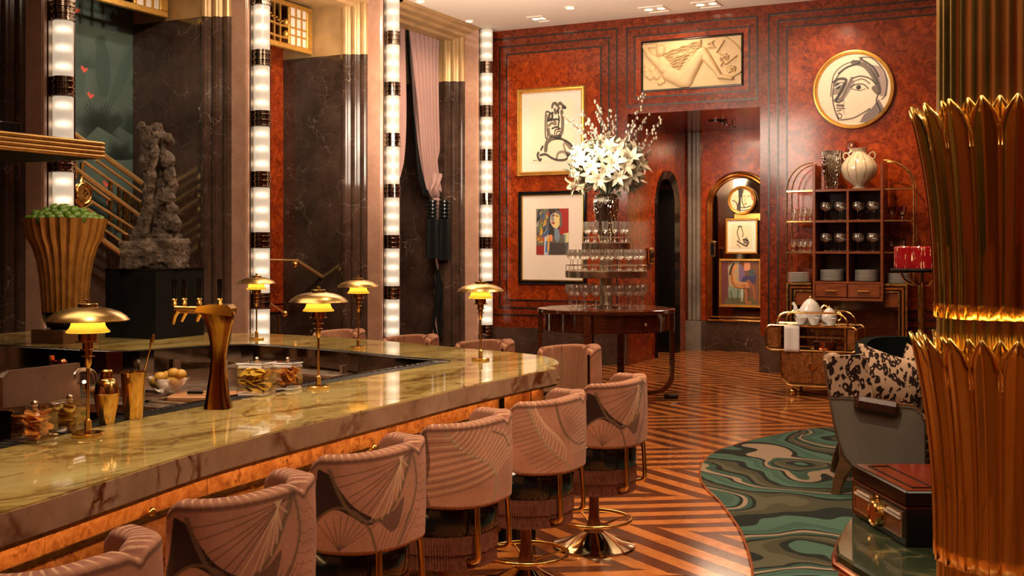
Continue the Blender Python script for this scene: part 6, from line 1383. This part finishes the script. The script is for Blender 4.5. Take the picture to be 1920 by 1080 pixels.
for z0, zt_, nm in ((.78, 1.45, 'lower'), (1.50, 2.125, 'upper')):
    for ring_, (ra_, dz, ph) in enumerate(((0.0, 0, 0), (-.012, .0, .5))):
        mbp = petal(z0, zt_+dz, (.060 if ring_ == 0 else .050), PI/NP*1.12, .11, ra_); p0 = obj('gold_leaf', mbp, M['gold'], col, fix=False)
        sol = p0.modifiers.new('s', 'SOLIDIFY'); sol.thickness = .006
        dgx = bpy.context.evaluated_depsgraph_get(); me3 = bpy.data.meshes.new_from_object(p0.evaluated_get(dgx)); p0.modifiers.clear(); p0.data = me3
        p0.rotation_euler.z = 2*PI*ph/NP
        for k in range(1, NP):
            c_ = p0.copy(); C.objects.link(c_); c_.rotation_euler.z = 2*PI*(k+ph)/NP
    obj('glow_strip', MB().tube([((RS+.028)*math.cos(a), (RS+.028)*math.sin(a), zt_-.07) for a in np.linspace(0, 2*PI, 41)[:-1]], .006, 6, closed=True), M['led2'], col)
for zc_, hz in ((.56, .64),): obj('collar', MB().lathe([(RS*1.06, zc_), (RS*1.10, zc_+.03), (RS*1.06, zc_+.06)], seg=72), M['gold'], col)

# ================================================================== TEA TROLLEY
tc_ = PZ(1484, 742, 0); dT = -ss*tc_.x+cc*tc_.y; Yt = PZ(1484, 742, 0).y
def TQ(px, py, dy=0): q = PY(px, py, Yt); return Vector((q.x, q.y+dy, q.z))
tr = thing('tea_trolley', 'brass-rimmed burl wood tea trolley on castors', 'trolley', (TQ(1530, 742).x, Yt+.25, 0))
DT = .5; x0 = TQ(1463, 700).x; x1 = TQ(1585, 700).x; zb_, zm_, ztp = TQ(1500, 723).z, TQ(1500, 657).z, TQ(1500, 611).z
xl, xr = TQ(1436, 640).x, TQ(1607, 640).x
rad = .16; body = [(x0+rad*(1-math.cos(a)), zb_+rad*(1-math.sin(a))) for a in np.linspace(0, PI/2, 8)]+[(x1-rad*(1-math.sin(a)), zb_+rad*(1-math.cos(a))) for a in np.linspace(0, PI/2, 8)]+[(x1, zm_), (x0, zm_)]
def XZplate(pts, y0, y1): 
    n = len(pts); vs_ = [(x, y0, z) for x, z in pts]+[(x, y1, z) for x, z in pts]
    return MB().add(vs_, [tuple(range(n)), tuple(range(n, 2*n))]+[(k, (k+1) % n, n+(k+1) % n, n+k) for k in range(n)])
obj('lower_cabinet', XZplate(body, Yt+.01, Yt+DT), M['burl_cart'], tr, world=True)
xm_ = (x0+x1)/2
for k, (a, b) in enumerate(((x0+.10, xm_-.004), (xm_+.004, x1-.10))):
    dd_ = obj('door', MB().box((a, Yt-.002, zb_+.03), (b, Yt+.012, zm_-.02), bev=.003), M['burl_cart'], tr, world=True); obj('half_round_pull', MB().lathe([(0, .012), (.045, .01), (.05, 0)], seg=20, M=Matrix.Translation((xm_, Yt-.002, (zb_+zm_)/2+.02)) @ Matrix.Rotation(PI/2, 4, 'X'), a0=(PI/2 if k == 0 else -PI/2), a1=(1.5*PI if k == 0 else PI/2)), M['brass_dark'], dd_, world=True)
obj('cabinet_rim', MB().tube([(x, Yt, z) for x, z in body], .012, 8, closed=True), M['brass'], tr, world=True)
obj('shelf', MB().box((xl+.03, Yt+.01, zm_-.012), (xr-.03, Yt+DT, zm_+.004)), M['mahogany'], tr, world=True)
obj('tray_top', MB().box((xl+.03, Yt+.01, ztp-.02), (xr-.03, Yt+DT, ztp)), M['mirror'], tr, world=True)
for yy in (Yt, Yt+DT):
    r2 = .06; lo = [(xl+r2*(1-math.cos(a)), zm_+r2*(1-math.sin(a))) for a in np.linspace(0, PI/2, 5)]+[(xr-r2*(1-math.sin(a)), zm_+r2*(1-math.cos(a))) for a in np.linspace(0, PI/2, 5)]+[(xr-r2*(1-math.cos(a)), ztp-r2*(1-math.sin(a))) for a in np.linspace(0, PI/2, 5)]+[(xl+r2*(1-math.sin(a)), ztp-r2*(1-math.cos(a))) for a in np.linspace(0, PI/2, 5)]
    obj('brass_loop', MB().tube([(x, yy, z) for x, z in lo], .012, 8, closed=True), M['brass'], tr, world=True)
    hx0, hx1, hz = TQ(1455, 610).x, TQ(1590, 610).x, TQ(1500, 586).z
    hp = [(hx0, ztp)]+[(hx0+.14*(1-math.cos(a)), hz-.14*(1-math.sin(a))) for a in np.linspace(0, PI/2, 6)]+[(hx1-.14*(1-math.sin(a)), hz-.14*(1-math.cos(a))) for a in np.linspace(0, PI/2, 6)]+[(hx1, ztp)]
    obj('top_handle', MB().tube([(x, yy, z) for x, z in hp], .012, 8), M['brass'], tr, world=True)
    obj('upright', MB().box((x0-.01, yy-.01, zm_), (x0+.01, yy+.01, ztp)), M['brass_dark'], tr, world=True); obj('upright', MB().box((x1-.01, yy-.01, zm_), (x1+.01, yy+.01, ztp)), M['brass_dark'], tr, world=True)
for a, b in ((xl+.015, x0-.012), (x1+.012, xr-.015)): obj('burl_cheek', MB().box((a, Yt+.005, zm_+.015), (b, Yt+DT-.005, ztp-.022), bev=.01), M['burl_cart'], tr, world=True)
for cx_ in (x0+.13, x1-.13):
    for yy in (Yt+.06, Yt+DT-.06):
        cs = obj('castor', MB().sphere((cx_, yy, .042), .042, 14, 10), M['brass'], tr, world=True); obj('castor_fork', MB().tube([(cx_, yy, .07), (cx_, yy, zb_)], .014, 8), M['brass'], cs, world=True)
def teapot(name, px, py, s_, label):
    q = TQ(px, py, .22); q.z = ztp+.001; t = thing(name, label, 'teapot' if 'pot' in name else 'jug', q, 0)
    obj('body', MB().lathe([(0, 0), (.05*s_, 0), (.052*s_, .006*s_), (.062*s_, .02*s_), (.085*s_, .08*s_), (.082*s_, .12*s_), (.062*s_, .15*s_), (.06*s_, .155*s_)], seg=32), M['white_china'], t)
    l_ = obj('lid', MB().lathe([(.06*s_, .155*s_), (.045*s_, .175*s_), (.02*s_, .195*s_), (.006*s_, .20*s_)], seg=28), M['white_china'], t); obj('lid_knob', MB().sphere((0, 0, .208*s_), .011*s_, 10, 8), M['brass'], l_)
    obj('spout', MB().tube(smoothpath([(-.07*s_, 0, .05*s_), (-.105*s_, 0, .09*s_), (-.115*s_, 0, .14*s_), (-.135*s_, 0, .165*s_)], 4), [.02*s_]*4+[.016*s_]*4+[.012*s_]*5, 10), M['white_china'], t)
    obj('handle', MB().tube(smoothpath([(.075*s_, 0, .12*s_), (.105*s_, 0, .15*s_), (.135*s_, 0, .12*s_), (.12*s_, 0, .07*s_), (.08*s_, 0, .05*s_)], 4), .007*s_, 8), M['brass'], t)
teapot('teapot', 1512, 606, 1.55, 'white china teapot with a gold knob, tallest on the trolley tray')
teapot('small_teapot', 1548, 606, 1.05, 'lower white china teapot to the right on the trolley tray')
cp0 = None
for k, (px, dy, lb) in enumerate(((1499, .07, 'white china teacup with gold handle at the left of the trolley tray'), (1524, .06, 'white china milk cup in the middle of the trolley tray'), (1556, .06, 'white china teacup at the right of the trolley tray'))):
    q = TQ(px, 608, dy); q.z = ztp+.001; t = thing('teacup', lb, 'cup', q); s_ = 1.5
    obj('saucer', MB().lathe([(0, .004), (.03*s_, .002), (.07*s_, .012), (.072*s_, .014), (.03*s_, .008), (0, .008)], seg=28), M['white_china'], t)
    obj('cup', MB().lathe([(.02*s_, .01), (.022*s_, .015), (.038*s_, .035*s_), (.045*s_, .062*s_), (.043*s_, .062*s_), (.034*s_, .032*s_), (0, .018*s_)], seg=28), M['white_china'], t); obj('handle', MB().tube([((.042+.02*math.sin(a))*s_, 0, (.035+.018*math.cos(a))*s_) for a in np.linspace(0, PI, 9)], .004*s_, 6), M['brass'], t)
tw = thing('linen_towel', 'white linen towel hanging over the front of the tea trolley', 'towel', TQ(1484, 612))
ta, tb = TQ(1471, 612), TQ(1500, 662)
obj('drop', MB().grid(lambda u, v: (ta.x+(tb.x-ta.x)*u, Yt-.02-.004*math.sin(u*9), ta.z+.012+(tb.z-ta.z)*v), 13, 9), M['linen'], tw, world=True).modifiers.new('s', 'SOLIDIFY').thickness = .006
obj('fold_on_tray', MB().box((ta.x, Yt-.018, ta.z+.010), (tb.x, Yt+.25, ta.z+.018)), M['linen'], tw, world=True)
q = TQ(1540, 655, .22); t = thing('copper_burner', 'pierced copper spirit burner with a grate inside the trolley', 'burner', (q.x, q.y, zm_+.005))
obj('copper_dish', MB().lathe([(0, 0), (.17, 0), (.175, .008), (.13, .02), (.13, .09), (.12, .095), (0, .095)], seg=36), M['copper'], t)
for k in range(14): a = 2*PI*k/14; obj('pierced_hole', MB().sphere((.13*math.cos(a), .13*math.sin(a), .055), .013, 8, 6), M['black'], t)
for a in (.5, 2.6, 3.6, 5.7): obj('support', MB().tube([(.10*math.cos(a), .10*math.sin(a), .09), (.10*math.cos(a), .10*math.sin(a), .22)], .007, 6), M['nickel'], t)
for k in range(7): obj('grate_bar', MB().tube([(-.18+.06*k, -.12, .225), (-.18+.06*k, .12, .225)], .007, 6), M['nickel'], t)
for s_ in (-1, 1): obj('side_handle', MB().tube([(s_*.13, 0, .06), (s_*.19, 0, .09), (s_*.22, 0, .13)], .007, 6), M['copper'], t)

# ================================================================== CONSOLE, HUTCH AND ITS CHINA
Yc = 15.02; YW = YF-.06
def KQ(px, py, Y=Yc): q = PY(px, py, Y); return q.x, q.z
cx0 = KQ(1474, 600)[0]; cx1 = KQ(1702, 600)[0]; cz = KQ(1500, 530)[1]
t = thing('brass_console', 'black and brass framed console cabinet against the right burl wall', 'cabinet', ((cx0+cx1)/2, (Yc+YW)/2, 0))
gx0, gx1 = PY(1521, 400, 15.0).x, PY(1658, 400, 15.0).x
for a, b in ((cx0, gx0), (gx1, cx1)): obj('top', MB().box((a, Yc, cz-.03), (b, YW, cz)), M['black'], t, world=True)
for k in range(3):
    i_ = .045*k; mt = 'brass_dark' if k != 1 else 'brass'
    for a, b in (((cx0+i_, Yc-.015+.012*k, cz-.03-i_), (gx0, Yc+.02, cz-i_)), ((gx1, Yc-.015+.012*k, cz-.03-i_), (cx1-i_, Yc+.02, cz-i_)), ((cx0+i_, Yc-.015+.012*k, 0), (cx0+i_+.03, Yc+.02, cz-.03-i_)), ((cx1-i_-.03, Yc-.015+.012*k, 0), (cx1-i_, Yc+.02, cz-.03-i_))): obj('brass_band', MB().box(a, b, bev=.004), M[mt], t, world=True)
obj('side', MB().box((cx0, Yc, 0), (cx0+.10, YW, cz-.03)), M['black'], t, world=True); obj('side', MB().box((cx1-.10, Yc, 0), (cx1, YW, cz-.03)), M['black'], t, world=True)
obj('back_panel', MB().box((cx0+.1, YW-.05, 0), (cx1-.1, YW, cz-.03)), M['mahogany'], t, world=True)
for a, b in ((cx0+.12, gx0), (gx1, cx1-.12)): obj('drawer_band', MB().box((a, Yc+.03, cz-.30), (b, Yc+.3, cz-.13)), M['mahogany2'], t, world=True)
obj('lower_shelf', MB().box((cx0+.1, Yc+.05, .52), (cx1-.1, YW-.05, .55)), M['black'], t, world=True); obj('shelf_edge', MB().box((cx0+.1, Yc+.04, .525), (cx1-.1, Yc+.05, .55)), M['brass_dark'], t, world=True)
Yh = 14.93
def HQ(px, py): q = PY(px, py, Yh); return q.x, q.z
hx0 = HQ(1523.5, 400)[0]; hx1 = HQ(1656, 400)[0]; hz0 = HQ(1600, 564)[1]; hzt = HQ(1525, 309)[1]
zsh = [HQ(1590, y)[1] for y in (354, 412.5, 471.5, 528)]   # shelves
t = thing('mahogany_hutch', 'mahogany open shelf hutch with two drawers on the brass console', 'shelf unit', ((hx0+hx1)/2, (Yh+YW)/2, hz0)); tk = .035; HD = .42
for x in (hx0, hx1-tk): obj('side', MB().box((x, Yh, hz0), (x+tk, Yh+HD, hzt), bev=.004), M['mahogany2'], t, world=True)
for z in zsh: obj('shelf', MB().box((hx0+tk, Yh+.01, z-.028), (hx1-tk, Yh+HD, z)), M['mahogany2'], t, world=True)
xmid = (hx0+hx1)/2; obj('divider', MB().box((xmid-.014, Yh+.012, zsh[3]), (xmid+.014, Yh+HD, zsh[0]-.028)), M['mahogany2'], t, world=True)
obj('back', MB().box((hx0+tk, Yh+HD-.02, zsh[3]), (hx1-tk, Yh+HD, zsh[0])), M['black'], t, world=True); obj('bottom_board', MB().box((hx0, Yh-.01, hz0-.0), (hx1, Yh+HD, hz0+.035)), M['mahogany2'], t, world=True)
for a, b in ((hx0+tk+.006, xmid-.006), (xmid+.006, hx1-tk-.006)):
    dw = obj('drawer', MB().box((a, Yh-.004, hz0+.045), (b, Yh+.3, zsh[3]-.036), bev=.004), M['mahogany2'], t, world=True); m_x = (a+b)/2; obj('pull', MB().box((m_x-.075, Yh-.03, (hz0+zsh[3])/2-.008), (m_x+.075, Yh-.004, (hz0+zsh[3])/2+.008), bev=.004), M['brass'], dw, world=True)
# brass wing shelves left and right
for nm, xa, xb in (('left', KQ(1475, 400, Yh+.05)[0], hx0), ('right', hx1, KQ(1713, 400, Yh+.05)[0])):
    t = thing('brass_wing_shelf', f'curved brass wing shelf with three ledges on the {nm} of the hutch', 'shelf', ((xa+xb)/2, Yh+.2, cz)); W_ = xb-xa; topz = HQ(1500, 308)[1]+.02; rr_ = W_*.98; zz0 = topz-rr_
    for yy in (Yh+.06, Yh+.36):
        if nm == 'left': P_ = [(xa, cz), (xa, zz0)]+[(xb-rr_*math.cos(a), zz0+rr_*math.sin(a)) for a in np.linspace(0, PI/2, 10)][1:]
        else: P_ = [(xb, cz), (xb, zz0)]+[(xa+rr_*math.cos(a), zz0+rr_*math.sin(a)) for a in np.linspace(0, PI/2, 10)][1:]
        obj('curved_rod', MB().tube([(x, yy, z) for x, z in P_], .009, 8), M['brass_dark'], t, world=True)
    for z in zsh[:3]: obj('ledge', MB().box((xa, Yh+.05, z-.022), (xb, Yh+.37, z-.004)), M['brass'], t, world=True)
def rowspots(xs_, z, ys_): return [Vector((x, y, z+.001)) for x in xs_ for y in ys_]
cell = [(hx0+tk, xmid), (xmid, hx1-tk)]
for si, nm in ((1, 'upper'), (2, 'lower')):
    for ci, side_ in enumerate(('left', 'right')):
        a, b = cell[ci]; xs_ = [a+(b-a)*f for f in (.28, .72)]
        glasses('brandy_glass', .235, .07, 'wine', [Vector((x, Yh+yo, zsh[si]+.001)) for x in xs_ for yo in (.08, .24)], f'big round stemmed glass in the {nm} {side_} compartment of the hutch', f'glasses in the {nm} {side_} compartment', mat='clearstem')
lx = [KQ(p, 400, Yh+.15)[0] for p in (1488, 1498, 1508, 1517)]; rx = [KQ(p, 400, Yh+.15)[0] for p in (1672, 1692)]
for si, kd, nm in ((1, 'cup', 'upper'), (2, 'tumbler', 'lower')):
    glasses('goblet', .165, .042, kd, [Vector((x, Yh+.15+.06*(k % 2), zsh[si])) for k, x in enumerate(lx)], f'small clear goblet on the {nm} ledge left of the hutch', f'goblets on the {nm} left ledge')
    glasses('dark_goblet', .17, .058, kd, [Vector((x, Yh+.15, zsh[si])) for x in rx], f'smoky stemmed goblet on the {nm} ledge right of the hutch', f'smoky goblets on the {nm} right ledge', mat='glass_dark')
pl = None
for (px, nm, n_, z, Yp, w_) in ((1498, 'stack of white plates on the console left of the hutch', 8, cz, Yh+.22, 19), (1560, 'white plates in the left bottom compartment of the hutch', 9, zsh[3], Yh+.16, 21.5), (1625, 'white plates in the right bottom compartment of the hutch', 9, zsh[3], Yh+.16, 21.5), (1686, 'white plates on the console right of the hutch', 8, cz, Yh+.22, 20)):
    x = PY(px, 520, Yp).x
    for k in range(n_):
        lb = ('plate in the ' if 'stack' in nm else 'plate in the stack of ')+nm
        if k == n_-1: lb = 'topmost '+lb
        r_ = .15
        if pl is None: o = pl = solo('dinner_plate', MB().lathe([(0, .004), (.08, .0), (.09, .004), (r_, .014), (r_, .017), (.09, .009), (0, .009)], seg=32), M['white_china'], lb, 'plate', 'plates '+nm[:40], loc=(x, Yp, z+.001+k*.0165))
        else: o = pl.copy(); C.objects.link(o); o.location = (x, Yp, z+.001+k*.0165)
        o['label'] = lb; o['group'] = nm
# vases on the hutch
q = HQ(1561, 352); Yv = Yh+.2; kv = 14.9/2100
solo('tall_silver_vase', MB().lathe([(0, 0), (.075, 0), (.08, .01), (.09, .10), (.125, .26), (.145, .40), (.15, .49), (.14, .51), (.13, .50)], seg=48), M['vase_silver'], 'tapering ribbed silver glass vase on top of the hutch, left of the striped one', 'vase', loc=(PY(1561, 350, Yv).x, Yv, zsh[0]+.001))
t = thing('striped_vase', 'round cream and brown striped glass vase with two ring handles on the hutch', 'vase', (PY(1611, 350, Yv-.06).x, Yv-.06, zsh[0]+.001))
obj('body', MB().lathe([(0, 0), (.085, 0), (.09, .01), (.06, .035), (.09, .06), (.19, .14), (.232, .24), (.225, .31), (.17, .40), (.10, .45), (.085, .48), (.10, .52), (.11, .53), (.10, .53), (.075, .48), (.08, .44)], seg=56), M['ceramic'], t)
for s_ in (-1, 1): obj('ring_handle', MB().tube([(s_*(.165+.038*math.cos(a)), 0, .43+.045*math.sin(a)) for a in np.linspace(0, 2*PI, 17)[:-1]], .010, 8, closed=True), M['ceramic'], t)
t = thing('wall_sconce', 'amber glass wall sconce glowing above the vases on the hutch', 'wall light', (PY(1597, 275, YF-.08).x, YF-.08, PY(1597, 282, YF-.08).z))
obj('amber_dome', MB().lathe([(.085, -.1), (.09, .0), (.07, .09), (.03, .125), (0, .13)], seg=28), M['amber_glass'], t); obj('bracket', MB().box((-.03, 0, -.16), (.03, .08, -.08)), M['brass_dark'], t); obj('glowing_bulb', MB().sphere((0, 0, .0), .02, 10, 8), M['downlight'], t)

# ---- red-shaded floor lamp
fl = PZ(1728, 770, 0); p = PD(1729, 600, 9.6); kf = 9.6/2100
t = thing('red_floor_lamp', 'brass floor lamp with wide scalloped crimson shade beside the gold column', 'floor lamp', (p.x, p.y, .012), ANG)
zs0, zs1 = EYE-(503-YH)*kf-.012, EYE-(462-YH)*kf-.012
for k in range(6):   # cluster of barrel-shaped shades on a black ring
    a = 2*PI*k/6+.3; rc_ = .125; obj('crimson_shade', MB().lathe([(.105, zs0), (.11, zs0+.02), (.11, zs1-.01), (.10, zs1), (.02, zs1-.004)], c=(rc_*math.cos(a)*1.05, rc_*math.sin(a), 0), seg=24), M['redshade'], t)
obj('black_ring', MB().lathe([(.05, zs0-.03), (.25, zs0-.03), (.262, zs0-.015), (.25, zs0), (.05, zs0)], seg=48), M['black_matte'], t)
obj('stem', MB().lathe([(.022, 0), (.022, .5), (.028, .9), (.034, zs0-.18), (.03, zs0-.13), (.018, zs0-.10), (.018, zs0-.02)], seg=20), M['brass_dark'], t)
obj('base', MB().lathe([(0, .03), (.05, .03), (.15, .015), (.16, 0), (0, 0)], seg=36), M['brass_dark'], t)
for k in range(5): a = 2*PI*k/5; obj('arm', MB().tube(smoothpath([(.02*math.cos(a), .02*math.sin(a), zs0-.12), (.08*math.cos(a), .08*math.sin(a), zs0-.14), (.15*math.cos(a), .15*math.sin(a), zs0-.10), (.18*math.cos(a), .18*math.sin(a), zs0-.03)], 4), .010, 8), M['brass'], t)

# ================================================================== CURTAIN IN THE THIRD BAY
XCt = -8.72
def curtain(rows, nf, amp, name, label, cat='curtain', mt='curtain', nu=120, nv=60):
    """rows: (py, px_left, px_right) on the plane x=XCt, top to bottom"""
    R = [(PX(l_, py, XCt).y, PX(r_, py2, XCt).y, PX((l_+r_)/2, (py+py2)/2, XCt).z) for (py, l_, py2, r_) in rows]
    P_ = smoothpath([Vector(r_) for r_ in R], 10); n = len(P_)-1
    def fn(u, v):
        f = v*n; i = min(int(f), n-1); q = P_[i].lerp(P_[i+1], f-i); w_ = abs(q.y-q.x); k_ = min(1, w_/.5)
        return (XCt+amp*(.5+.5*k_)*math.sin(2*PI*nf*u+.6*math.sin(3*u+2*v))+.03*math.sin(5*v+u*4), q.x+(q.y-q.x)*u, q.z-.0)
    mb = MB().grid(fn, nu, nv); return mb
t = thing('mauve_curtain', 'long mauve curtain gathered by a black tieback in the third bay', 'curtain', (XCt, 14.6, 0))
c1 = obj('right_drape', curtain([(56, 766, 77, 838), (120, 770, 130, 838), (200, 777, 200, 838), (280, 784, 280, 838), (330, 792, 330, 838), (360, 797, 352, 838), (372, 806, 366, 836)], 9, .06, '', ''), M['curtain'], t, world=True)
obj('swag_fold', curtain([(330, 812, 322, 838), (348, 806, 340, 838), (362, 802, 352, 838), (373, 806, 362, 836), (378, 812, 372, 832)], 3, .05, '', '', nu=50, nv=30), M['curtain'], t, world=True)
for f_ in (0, 1): obj('dark_trim', curtain([(54, 763+4*f_, 56, 765+4*f_), (120, 766+5*f_, 120, 769+5*f_), (200, 772+4*f_, 200, 776+4*f_), (280, 779+4*f_, 280, 783+4*f_), (330, 786+4*f_, 330, 791+4*f_), (368, 796+6*f_, 366, 803+6*f_)], 1, .01, '', '', nu=8, nv=50), M['black_matte'] if f_ == 0 else M['curtain'], t, world=True)
obj('left_drape', curtain([(48, 738, 54, 762), (140, 736, 140, 765), (220, 734, 220, 764), (290, 732, 290, 758), (330, 730, 320, 750), (345, 728, 335, 744)], 4, .03, '', '', nu=60, nv=40), M['curtain'], t, world=True)
obj('lower_fall', curtain([(372, 812, 372, 832), (420, 814, 420, 838), (490, 814, 490, 840), (560, 816, 560, 840), (640, 812, 640, 842)], 4, .03, '', '', nu=60, nv=30), M['curtain'], t, world=True)
for k, (a, b, c_) in enumerate(((815, 826, 0), (820, 832, 1), (812, 819, 0))): obj('black_stripe', MB().tube([PX(a, 492+k*14, XCt+.06), PX((a+b)/2+4, 545, XCt+.07), PX(b-6, 590+k*8, XCt+.06), PX(b, 636, XCt+.06)], [.02, .03, .02, .03], 8), M['black_matte'], t, world=True)
obj('curtain_pole', MB().tube([PX(740, 46, XCt), PX(841, 76, XCt)], .02, 8), M['black_matte'], t, world=True)
for nm, px in (('left', 810.5), ('right', 833)):
    c_ = PX(px, 376, XCt+.16); kk = 17.2/2100; tt = thing('black_tassel', f'heavy black silk tassel, the {nm} one of the pair on the curtain tieback', 'tassel', (c_.x, c_.y, PX(px, 486, XCt+.16).z))
    for k in range(5): z = PX(px, 378+7*k, XCt+.16).z; obj('wrapped_ring', MB().lathe([(.06, z-.026), (.085, z-.014), (.085, z+.014), (.06, z+.026)], c=(c_.x, c_.y, 0), seg=20), M['leather'], tt, world=True)
    z0, z1 = PX(px, 484 if nm == 'left' else 488, XCt+.16).z, PX(px, 410, XCt+.16).z; mb = MB(); n = 60; vs_ = []
    for z, r_ in ((z1, .08), ((z0+z1)/2, .088), (z0, .092)):
        for k in range(n): a = 2*PI*k/n; rr_ = r_+(.005 if k % 2 else -.004); vs_.append((c_.x+rr_*math.cos(a), c_.y+rr_*math.sin(a), z))
    obj('tassel_skirt', mb.add(vs_, [(j*n+k, j*n+(k+1) % n, (j+1)*n+(k+1) % n, (j+1)*n+k) for j in range(2) for k in range(n)]+[tuple(range(n)), tuple(2*n+k for k in range(n))]), M['black_matte'], tt, world=True, kind='stuff')
    obj('cord', MB().tube([(c_.x, c_.y, z1+.2), (XCt+.05, c_.y+.05, z1+.42), (XCt, c_.y+.12, z1+.44)], .012, 6), M['black_matte'], tt, world=True)

# ================================================================== CEILING FITTINGS
def ceil_pt(px, py): return PZ(px, py, CEIL)
for k, (px, py, w_, h_, kind, lb) in enumerate(((880, 39, 9, 9, 'r', 'round recessed downlight above the corner light tube'), (1069, 14, 11, 11, 'r', 'round recessed downlight above the left wall panel'), (1012, 35, 16, 10, 's', 'square recessed twin spotlight near the far wall'), (1228, 17, 24, 7, 's', 'narrow recessed slot light, left of the two over the relief'), (1325, 8, 24, 7, 's', 'narrow recessed slot light, right of the two over the relief'), (788, 2, 10, 10, 'r', 'round recessed downlight at the top edge over the third bay'))):
    if kind == 'r' :
        q = PD(px, py, (CEIL-EYE)*F/(YH-py)); kq = (CEIL-EYE)/(YH-py); r_ = w_*kq
        t = thing('downlight', lb, 'ceiling light', (q.x, q.y, CEIL-.01)); obj('rim', MB().lathe([(r_*.72, .01), (r_*.75, -.004), (r_, -.004), (r_, .01)], seg=28), M['ceiling'], t); obj('lens', MB().lathe([(0, .006), (r_*.72, .006)], seg=24), M['downlight'], t)
    else:
        q = PD(px, py, (CEIL-EYE)*F/(YH-py)); kq = (CEIL-EYE)/(YH-py); a_ = w_*kq; b_ = .20
        t = thing('slot_light', lb, 'ceiling light', (q.x, q.y, CEIL-.012))
        for p0_, p1_ in (((-a_, -b_, 0), (a_, -b_+.03, .012)), ((-a_, b_-.03, 0), (a_, b_, .012)), ((-a_, -b_+.03, 0), (-a_+.03, b_-.03, .012)), ((a_-.03, -b_+.03, 0), (a_, b_-.03, .012))): obj('rim', MB().box(p0_, p1_), M['ceiling'], t)
        for s_ in (-.5, .5): obj('lens', MB().lathe([(0, .008), (.055, .008)], c=(a_*s_, 0, 0), seg=20), M['downlight'], t)
